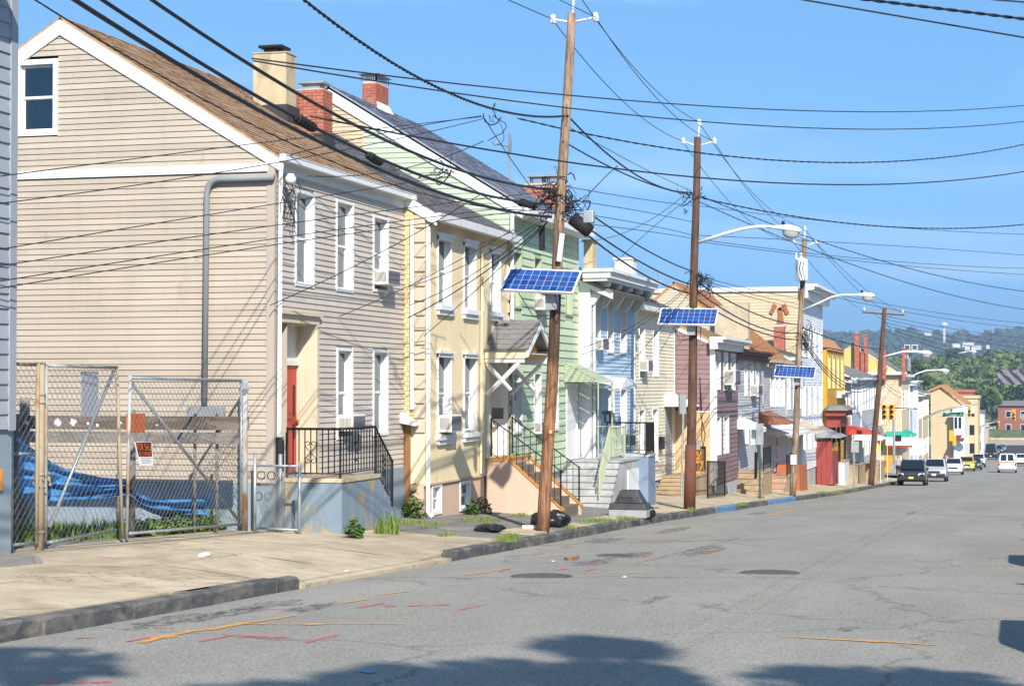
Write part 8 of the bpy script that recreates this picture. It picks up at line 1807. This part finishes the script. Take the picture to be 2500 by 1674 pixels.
qa, qb = ay(2150, 997, Yst), ay(2163, 1035, Yst); window(ST_, lambda a, d, z: S(a, d + .06, z), qa.x, qb.x, qb.z, qa.z, cas=.09, depth=.02)
qa, qb = ay(2148, 930, Yst), ay(2164, 964, Yst); window(ST_, lambda a, d, z: S(a, d + .06, z), qa.x, qb.x, qb.z, qa.z, cas=.09, depth=.02)
a, b = ay(2160, 1078, Yst), ay(2180, 1150, Yst); m = MB(); bx(m, S, a.x, b.x, .051, .07, zgS, a.z); m.build('orange_panel', M_orange, ST_)
a, b = ay(2142, 1066, Yst), ay(2159, 1100, Yst); m = MB(); bx(m, S, a.x, b.x, .051, .08, b.z, a.z); m.build('yellow_poster', plain('yellow_poster', (.75, .6, .02, 1), .6), ST_)
for q, (c_, f) in enumerate((((.4, .06, .05), .35), ((.1, .35, .05), .6), ((.05, .12, .35), .8))):
    zz = a.z + (b.z - a.z) * f; m = MB(); bx(m, S, a.x + .1 + .1 * q, b.x - .15, .081, .09, zz - .25, zz); m.build('poster_print', plain('print_%d' % q, (*c_, 1), .6), ST_)
AW2 = thing('store_awning', 'green and white awning over the corner store entrance', 'awning', (XST, Yst, zgS + 3)); za, zb_ = ay(2180, 1055, Yst).z, ay(2180, 1076, Yst).z
xa = ay(2164, 1060, Yst).x
m = MB(); m.hexa([(xa, Yst - 1.0, zb_ + .35), (XST + 1.0, Yst - 1.0, zb_ + .35), (XST + 1.0, Yst + 8, zb_ + .35), (xa, Yst + 8, zb_ + .35)], [(xa, Yst - .05, za + .1), (XST + .05, Yst - .05, za + .1), (XST + .05, Yst + 8, za + .1), (xa, Yst + 8, za + .1)]); m.build('green_canopy', plain('awning_green', (.02, .34, .22, 1), .7), AW2)
m = MB(); m.box(xa, XST + 1.0, Yst - 1.0, Yst - .96, zb_ - .35, zb_ + .349); m.build('white_valance', M_paper, AW2); m = MB(); m.box(xa, XST + 1.0, Yst - 1.01, Yst - .961, zb_ - .5, zb_ - .351); m.build('red_stripe', M_tail, AW2)
a = ay(2140, 1045, Yst); m = MB(); m.hexa([(a.x - 1.2, Yst - .8, a.z - .7), (xa - .1, Yst - .8, a.z - .7), (xa - .1, Yst - .02, a.z - .7), (a.x - 1.2, Yst - .02, a.z - .7)], [(a.x - 1.2, Yst - .1, a.z + .25), (xa - .4, Yst - .1, a.z + .25), (xa - .4, Yst - .02, a.z + .25), (a.x - 1.2, Yst - .02, a.z + .25)]); center(m, 'pent_roof', M_roofgrey, 'small grey shingle pent roof left of the store awning', 'roof', a)
for (u0, u1, vt, lb) in [(2086, 2098, 817, 'tall brick chimney at the left of the yellow gable'), (2110, 2118, 820, 'thin brick chimney second from the left on the yellow gable'), (2101, 2112, 862, 'short brown brick chimney low on the yellow gable'), (2152, 2163, 858, 'brick chimney with tin hood right of the fourth pole'), (2202, 2210, 852, 'grey and red chimney beside the small transformer')]:
    yq = Yst - .7; a, b = ay(u0, vt, yq), ay(u1, vt, yq); t = thing('brick_chimney', lb, 'chimney', (a.x, yq, zeS), 'far brick chimneys'); MB().box(a.x, b.x, yq, yq + .6, zeS - .6, a.z).build('stack', M_brick, t); MB().box(a.x - .05, b.x + .05, yq - .05, yq + .65, a.z, a.z + .12).build('stack_top', M_brick, t)
# narrow houses beyond the store
M_fb = lapmat('far_blue', rgb(190, 218, 236, .66), .14); M_fw = lapmat('far_white', (.74, .74, .73, 1), .14); M_fc = lapmat('far_cream', rgb(250, 224, 172, .66), .14); M_fp = lapmat('far_pink', rgb(236, 206, 180, .66), .14); M_fg = lapmat('far_grey', rgb(190, 194, 196, .64), .14); M_fbr = lapmat('far_brick', (.30, .12, .08, 1), .1)
for i, (u0, u1, vt, mt, lb, rg) in enumerate([(2206, 2218, 916, M_fg, 'grey narrow house first beyond the corner store', .1), (2218.4, 2228, 935, M_fb, 'pale blue narrow house second beyond the corner store', 1.2), (2228.4, 2240, 930, M_fw, 'white narrow house with pointed cornice beyond the store', .1), (2240.4, 2251, 962, M_fp, 'pinkish narrow house beyond the store', 1.0), (2251.4, 2266, 958, M_fc, 'cream narrow house left of the tan gable', 1.2)]):
    X = -10.2; ya, yb = ax(u0, 900, X).y, ax(u1, 900, X).y; zt = ax(u0, vt, X).z; z0 = sw(X, ya) + .4
    rowhouse('far_row_house', lb, X, ya, yb, z0, zt, mt, grid_wins(X, ya, yb, max(2, int((yb - ya) / 2.5)), [(zt - 2.6, zt - .8), (z0 + 1, z0 + 2.8)], .4), 0, ridge=rg, depth=9, far=True, eave=.3, wd=.04, cor=.6 if rg < .5 else 'eave', group='narrow far houses')
# tan gable building
Yk = 258.0; xk0, xk1 = ay(2272, 960, Yk).x, ay(2352, 960, Yk).x; zk = ay(2310, 990, Yk).z; zap = ay(2297, 945, Yk).z; xap = ay(2297, 945, Yk).x
KB = thing('tan_gable_building', 'tan gabled building with brown roof and white shopfront', 'building', (xk1, Yk, sw(xk1, Yk))); z0 = sw(-10, Yk) - .5
m = MB(); m.add([(xk0, Yk, z0), (xk1, Yk, z0), (xk1, Yk, zk), (xap, Yk, zap), (xk0, Yk, ay(2272, 957, Yk).z)], [(0, 1, 2, 3, 4)]); m.build('side_wall', lapmat('tan_far', rgb(240, 212, 166, .66), .2), KB)
m = MB(); m.quad((xk1, Yk, z0), (xk1, Yk + 22, z0), (xk1, Yk + 22, zk), (xk1, Yk, zk)); m.build('front_wall', M_fw, KB)
m = MB(); m.hexa([(xap, Yk - .4, zap + .05), (xk1 + .5, Yk - .4, zk - .1), (xk1 + .5, Yk + 22, zk - .1), (xap, Yk + 22, zap + .05)], [(xap, Yk - .4, zap + .4), (xk1 + .5, Yk - .4, zk + .2), (xk1 + .5, Yk + 22, zk + .2), (xap, Yk + 22, zap + .4)]); m.build('roof', M_roofor, KB)
m = MB(); m.hexa([(xk0 - .4, Yk - .35, ay(2270, 958, Yk).z), (xap, Yk - .35, zap + .0), (xap, Yk + 22, zap), (xk0 - .4, Yk + 22, ay(2270, 958, Yk).z)], [(xk0 - .4, Yk - .35, ay(2270, 958, Yk).z + .3), (xap - .01, Yk - .35, zap + .35), (xap - .01, Yk + 22, zap + .35), (xk0 - .4, Yk + 22, ay(2270, 958, Yk).z + .3)]); m.build('roof', M_roofor, KB)
m = MB(); a, b = ay(2325, 992, Yk - 2), ay(2378, 1003, Yk - 2); m.hexa([(a.x, Yk - 2, b.z - .3), (b.x, Yk - 2, b.z - .3), (b.x, Yk - .1, b.z - .3), (a.x, Yk - .1, b.z - .3)], [(a.x, Yk - 2, b.z), (b.x, Yk - 2, b.z), (b.x, Yk - .1, a.z), (a.x, Yk - .1, a.z)]); m.build('porch_roof', M_white, KB)
m = MB(); a, b = ay(2328, 1003, Yk - 1.8), ay(2356, 1100, Yk - 1.8); m.box(a.x, b.x, Yk - 1.8, Yk - .2, z0, a.z); m.build('shopfront', M_fw, KB)
for k, (u0, u1, v0, v1) in enumerate([(2331, 2337, 1018, 1045), (2341, 2347, 1018, 1045)]): a, b = ay(u0, v0, Yk - 1.85), ay(u1, v1, Yk - 1.85); w = MB(); w.box(a.x, b.x, Yk - 1.9, Yk - 1.81, b.z, a.z); w.build('window', M_cglass, KB)
a, b = ay(2333, 1062, Yk - 3), ay(2354, 1075, Yk - 3); m = MB(); m.grid(lambda s, t: (a.x + (b.x - a.x) * s, Yk - 1.9 - 1.6 * math.sin(t * 1.57), b.z + (a.z - b.z) * math.cos(t * 1.57)), 6, 5); center(m, 'shop_awning', plain('maroon_canvas', (.22, .02, .035, 1), .8), 'maroon barrel awning over the white shopfront', 'awning', a)
a, b = ay(2350, 1062, Yk - 3.2), ay(2358, 1082, Yk - 3.2); m = MB(); m.tube([(a.x + .25, Yk - 3.25, (a.z + b.z) / 2), (a.x + .25, Yk - 3.15, (a.z + b.z) / 2)], .55, 14); center(m, 'round_sign', M_white, 'white oval shop sign beside the maroon awning', 'sign', a)
# further blocks
for (u0, u1, v0, Y, mt, lb, rf) in [(2352, 2376, 957, 300, M_fbr, 'brown brick building with red roof behind the tan gable', M_brick), (2377, 2387, 972, 290, M_fc, 'narrow cream building edge beyond the tan gable', M_fc), (2388, 2401, 1008, 340, M_fw, 'white narrow house far down the left side', M_roofgrey), (2401, 2412, 1030, 370, M_fp, 'pale house furthest down the left side', M_roofgrey)]:
    a, b = ay(u0, v0, Y), ay(u1, v0, Y); t = thing('far_building', lb, 'building', (a.x, Y, sw(-10, Y))); MB().box(a.x - 3, b.x, Y, Y + 16, zr(Y) - .5, a.z).build('wall', mt, t); MB().box(a.x - 3.2, b.x + .2, Y - .2, Y + 16.2, a.z, a.z + .4).build('roof', rf, t)
    for k in range(3):
        zz = zr(Y) + 1.5 + k * 2.8
        if zz + 1.6 < a.z: MB().box(b.x - 1.2, b.x - .5, Y - .06, Y - .02, zz, zz + 1.5).build('window', M_cglass, t)
# brick building across the end of the street
Ye = 560.0; a, b = ay(2436, 990, Ye), ay(2540, 1055, Ye)
BB = thing('brick_mill', 'long red brick building across the end of the street', 'building', (a.x, Ye, -12)); MB().box(a.x, a.x + 60, Ye, Ye + 25, -14, a.z).build('wall', M_fbr, BB)
m = MB(); q = ay(2440, 978, Ye + 6); m.hexa([(a.x - 1, Ye - .8, a.z), (a.x + 61, Ye - .8, a.z), (a.x + 61, Ye + 26, a.z), (a.x - 1, Ye + 26, a.z)], [(a.x + 1, Ye + 5, q.z), (a.x + 59, Ye + 5, q.z), (a.x + 59, Ye + 20, q.z), (a.x + 1, Ye + 20, q.z)]); m.build('roof', M_roofgrey, BB)
for r, zz in enumerate((-11.5, -7.6)):
    for k in range(9): xx = a.x + 2.2 + k * 4.2; w = MB().box(xx, xx + 1.6, Ye - .08, Ye - .01, zz, zz + 2.0); wo = w.build('window', M_white, BB); MB().box(xx + .15, xx + 1.45, Ye - .12, Ye - .081, zz + .15, zz + 1.85).build('pane', M_cglass, wo)
m = MB(); m.hexa([(-40, 540, -13.3), (60, 540, -13.3), (60, 559, -13.3), (-40, 559, -13.3)], [(-40, 546, -11.2), (60, 546, -11.2), (60, 559, -11.2), (-40, 559, -11.2)]); structure('grass_bank', m, leafmat('bank_green', (.07, .11, .035, 1), (.14, .16, .07, 1), .4, 0))
m = MB(); m.box(-30, 40, 520, 520.4, -13.2, -12.4); center(m, 'guard_wall', M_concrete, 'pale low wall across the end of the street', 'wall', (0, 520, -13))
m = MB(); m.quad((-60, 470, -12.87), (60, 470, -12.87), (60, 540, -12.95), (-60, 540, -12.95)); structure('cross_road', m, M_concrete)
m = MB(); vs = []
for y in (345, 360, 400, 430, 470): vs += [(KX + .1, y, zr(y) + .004), (RXR, y, zr(y) + .004)]
m.add(vs, [(j, j + 1, j + 3, j + 2) for j in (0, 2, 4, 6)]); m.build('fresh_asphalt', M_asphdark, road)
# ---- hills
def hill(name, Y0, Y1, x0, x1, zf, mat, nx=60, ny=10):
    m = MB(); m.grid(lambda a, b: (x0 + (x1 - x0) * a, Y0 + (Y1 - Y0) * b, zf(x0 + (x1 - x0) * a, b)), nx, ny); return structure(name, m, mat, smooth=True)
def ridge_z(x, b): return -14 + (82 + 3.0 * math.sin(x * .011) + 2.0 * math.sin(x * .031 + 1) + 10 * math.sin(x * .0016 + 2.0)) * (b ** .8) * 1.0
def mid_z(x, b): return -14 + (23 + 2.5 * math.sin(x * .02 + .6) + 2 * math.sin(x * .051)) * min(1, b * 1.3) ** .9
M_farhill = leafmat('far_wood_green', (.05, .08, .035, 1), (.10, .14, .055, 1), .03, 0)
M_midhill = leafmat('hill_leaf_green', (.06, .10, .025, 1), (.18, .22, .055, 1), .06, 0)
hill('hill_far', 2300, 3300, -1700, 1500, ridge_z, M_farhill, 80, 12); hill('hill_mid', 640, 980, -520, 420, mid_z, M_midhill, 60, 10)
def wood(label, name, n, xr_, Y0, Y1, zf, rr, mat, seed, cardn, sz):
    t = random.Random(seed); m = MB(); ico = []
    for k in range(n):
        x = t.uniform(*xr_); b = t.random(); y = Y0 + (Y1 - Y0) * b; r = t.uniform(*rr); c = Vector((x, y, zf(x, b) + r * .75)); 
        for q in range(cardn):
            d = Vector((t.gauss(0, 1), t.gauss(0, 1), t.gauss(0, 1))).normalized(); d.z = abs(d.z) * 1.0 - .25; p = c + Vector((d.x * r, d.y * r, d.z * r * t.uniform(.8, 1.15))) * t.uniform(.72, 1.05)
            nrm = (d + Vector((t.gauss(0, .5), t.gauss(0, .5), t.gauss(0, .5)))).normalized(); u = nrm.orthogonal().normalized(); v = nrm.cross(u); s = r * sz * t.uniform(.6, 1.4); a = t.uniform(0, 3)
            u, v = u * math.cos(a) + v * math.sin(a), v * math.cos(a) - u * math.sin(a)
            m.add([p - u * s, p - v * s * .8, p + u * s, p + v * s * .8], [(0, 1, 2, 3)])
    o = center(m, name, mat, label, 'wood', ((xr_[0] + xr_[1]) / 2, Y0, 0)); o['kind'] = 'stuff'; return o
wood('far wooded ridge along the horizon', 'far_wood', 1700, (-620, 330), 2320, 3290, ridge_z, (9, 17), M_farhill, 31, 26, .42)
wood('greener wooded slope above the end of the street', 'hillside_wood', 760, (-170, 70), 645, 975, mid_z, (3, 6.2), M_midhill, 32, 100, .21)
M_bushr = leafmat('tree_leaf_dark', (.025, .06, .016, 1), (.075, .12, .032, 1), .3, 0)
def ftree(label, u, vb, vt, Y, seed, rx=None, mat=None, n=420):
    b, tp = ay(u, vb, Y), ay(u, vt, Y); t = random.Random(seed); T_ = thing('broadleaf_tree', label, 'tree', b, 'trees at the end of the street'); h = tp.z - b.z; rx = rx or h * .42
    MB().tube([b - Vector((0, 0, .5)), b + Vector((0, 0, h * .5)), b + Vector((.1, 0, h * .8))], [h * .03, h * .022, h * .008], 6).build('trunk', M_greywood, T_)
    m = MB()
    for k in range(n):
        d = Vector((t.gauss(0, 1), t.gauss(0, 1), t.gauss(0, 1))).normalized() * t.random() ** .3; lob = 1 + .25 * math.sin(5 * math.atan2(d.y, d.x) + seed); p = b + Vector((d.x * rx * lob, d.y * rx * lob, h * .62 + d.z * h * .38))
        nrm = Vector((t.gauss(0, 1), t.gauss(0, 1), t.gauss(0, 1))).normalized(); u_ = nrm.orthogonal().normalized(); v_ = nrm.cross(u_); s = h * .07 * t.uniform(.6, 1.4); m.add([p - u_ * s, p - v_ * s * .7, p + u_ * s, p + v_ * s * .7], [(0, 1, 2, 3)])
    m.build('crown', mat or M_bushr, T_, kind='stuff'); return T_
for i, (u, vb, vt, Y, lb) in enumerate([(2325, 905, 848, 1000, 'round tree standing above the others on the hill'), (2470, 990, 942, 640, 'dark round tree left of the two above the brick building'), (2496, 990, 938, 640, 'dark round tree at the right edge above the brick building'), (2398, 1010, 955, 600, 'tall bushy tree in the gap at the end of the street'), (2415, 1000, 950, 620, 'lighter tree right of the gap at the end of the street'), (2372, 985, 940, 560, 'tree behind the brown brick building'), (2428, 1000, 962, 560, 'small tree before the brick building'), (2360, 960, 905, 800, 'tree crown over the brown brick roof'), (2262, 950, 915, 420, 'tree behind the cream narrow house'), (2240, 930, 880, 600, 'tree between the narrow far houses and the hill')]):
    ftree(lb, u, vb, vt, Y, 40 + i)
m = MB(); t_ = random.Random(5)
def cliff(a, b): p = ay(2436 + 130 * a, 938 - 38 * b * (.95 + .06 * math.sin(a * 37)), 638 + 1.2 * math.sin(a * 31 + b * 9) + 6 * b); return (p.x, p.y, p.z)
m.grid(cliff, 40, 16); c_ = structure('rock_cliff', m, stained('cliff_rock', (.17, .15, .165, 1), (.25, .22, .21, 1), .35, .5, (1, 1, 2.5), .95, .6))
# water tower, mast and white buildings on the far ridge
p = ay(2305, 832, 2900); q = ay(2305, 800, 2900); WT = thing('water_tower', 'white ball-topped water tower on the far ridge', 'water tower', p); hgt = q.z - p.z
MB().lathe(p, [(3.0, -8), (2.0, 2), (1.9, hgt)], 12).build('column', M_white, WT, smooth=True); c = ay(2305, 793, 2900); rb = (ay(2305, 787, 2900).z - c.z) * 1.15
MB().lathe((c.x, c.y, c.z), [(rb * 1.3 * math.sin(k * math.pi / 10) + .05, -rb * math.cos(k * math.pi / 10)) for k in range(11)], 18).build('tank', M_white, WT, smooth=True)
p, q = ay(2348, 822, 2950), ay(2348, 794, 2950); RM = thing('radio_mast', 'thin lattice radio mast right of the water tower', 'mast', p)
for s in (-1, 1): MB().tube([p + Vector((s * 3.0, 0, -3)), q + Vector((s * 1.6, 0, 0))], .35, 4).build('leg', M_galv, RM)
for k in range(6): f = k / 6; f2 = (k + 1) / 6; MB().tube([p.lerp(q, f) + Vector((-3 + 1.4 * f, 0, 0)), p.lerp(q, f2) + Vector((3 - 1.4 * f2, 0, 0))], .25, 4).build('lattice_bar', M_galv, RM)
for i, (u0, u1, v0, v1, Y) in enumerate([(2326, 2345, 838, 843, 2350), (2350, 2378, 836, 842, 2355), (2356, 2368, 844, 849, 2340), (2372, 2396, 844, 848, 2345), (2408, 2416, 842, 846, 2350), (2258, 2274, 810, 815, 2900)]):
    a, b = ay(u0, v0, Y), ay(u1, v1, Y); t = thing('hill_building', ['left long white building on the far hillside', 'central white building on the far hillside', 'low white building below the central one', 'reddish roofed white building on the far hillside', 'small white house right of the hillside buildings', 'pale building strip on the ridge left of the tower'][i], 'building', b, 'white buildings on the far ridge'); MB().box(a.x, b.x, Y - 8, Y + 8, b.z - 3, a.z).build('wall', M_white, t); MB().box(a.x - .5, b.x + .5, Y - 8.5, Y + 8.5, a.z, a.z + .8).build('roof', M_roofgrey if i != 3 else M_roofor, t)

# ---- houses on the opposite side (they stand outside the frame and mirror in the windows)
OPP = 'houses on the opposite side of the street'
for i in range(14):
    ya = 14 + i * 8.4; z0 = zr(ya + 7) - .2; h = 6.4 + (i * 37 % 5) * .35; mt = [M_fw, M_fc, M_fbr, M_fg, M_fp, M_fb][i % 6]; xw = 7.2
    t = thing('opposite_house', ['white', 'cream', 'brick', 'grey', 'pink', 'blue'][i % 6] + ' house, ' + ['nearest', 'second', 'third', 'fourth', 'fifth', 'sixth', 'seventh', 'eighth', 'ninth', 'tenth', 'eleventh', 'twelfth', 'thirteenth', 'last'][i] + ' of the row on the opposite pavement outside the frame', 'house', (xw, ya, z0), OPP)
    MB().box(xw, xw + 9, ya, ya + 8.0, z0 - 1, z0 + h).build('wall', mt, t)
    m = MB(); m.hexa([(xw - .3, ya, z0 + h + .001), (xw + 9.3, ya, z0 + h + .001), (xw + 9.3, ya + 8, z0 + h + .001), (xw - .3, ya + 8, z0 + h + .001)], [(xw + 4.4, ya, z0 + h + 2.2), (xw + 4.6, ya, z0 + h + 2.2), (xw + 4.6, ya + 8, z0 + h + 2.2), (xw + 4.4, ya + 8, z0 + h + 2.2)]); m.build('roof', M_roofgrey, t)
    for zz in (z0 + 1.2, z0 + 4.0):
        for k in range(3): y = ya + 1.2 + k * 2.3; MB().box(xw - .04, xw - .005, y, y + .95, zz, zz + 1.6).build('window', M_cglass, t)
HAZE = .0003
# ---- air: far things fade towards blue
hz_ = MB(); hz_.box(-2800, 2800, -40, 3600, -16, 140)
M_haze = bpy.data.materials.new('haze'); M_haze.use_nodes = True; _hn = M_haze.node_tree.nodes; _hn.clear()
_ho = _hn.new('ShaderNodeOutputMaterial'); _hv = _hn.new('ShaderNodeVolumePrincipled'); _hv.inputs['Color'].default_value = (.62, .76, .95, 1); _hv.inputs['Density'].default_value = HAZE; _hv.inputs['Anisotropy'].default_value = .3
M_haze.node_tree.links.new(_hv.outputs[0], _ho.inputs['Volume'])
hzo = hz_.build('haze', M_haze); tag(hzo, 'thin bluish summer haze over the whole street', 'haze', kind='stuff')
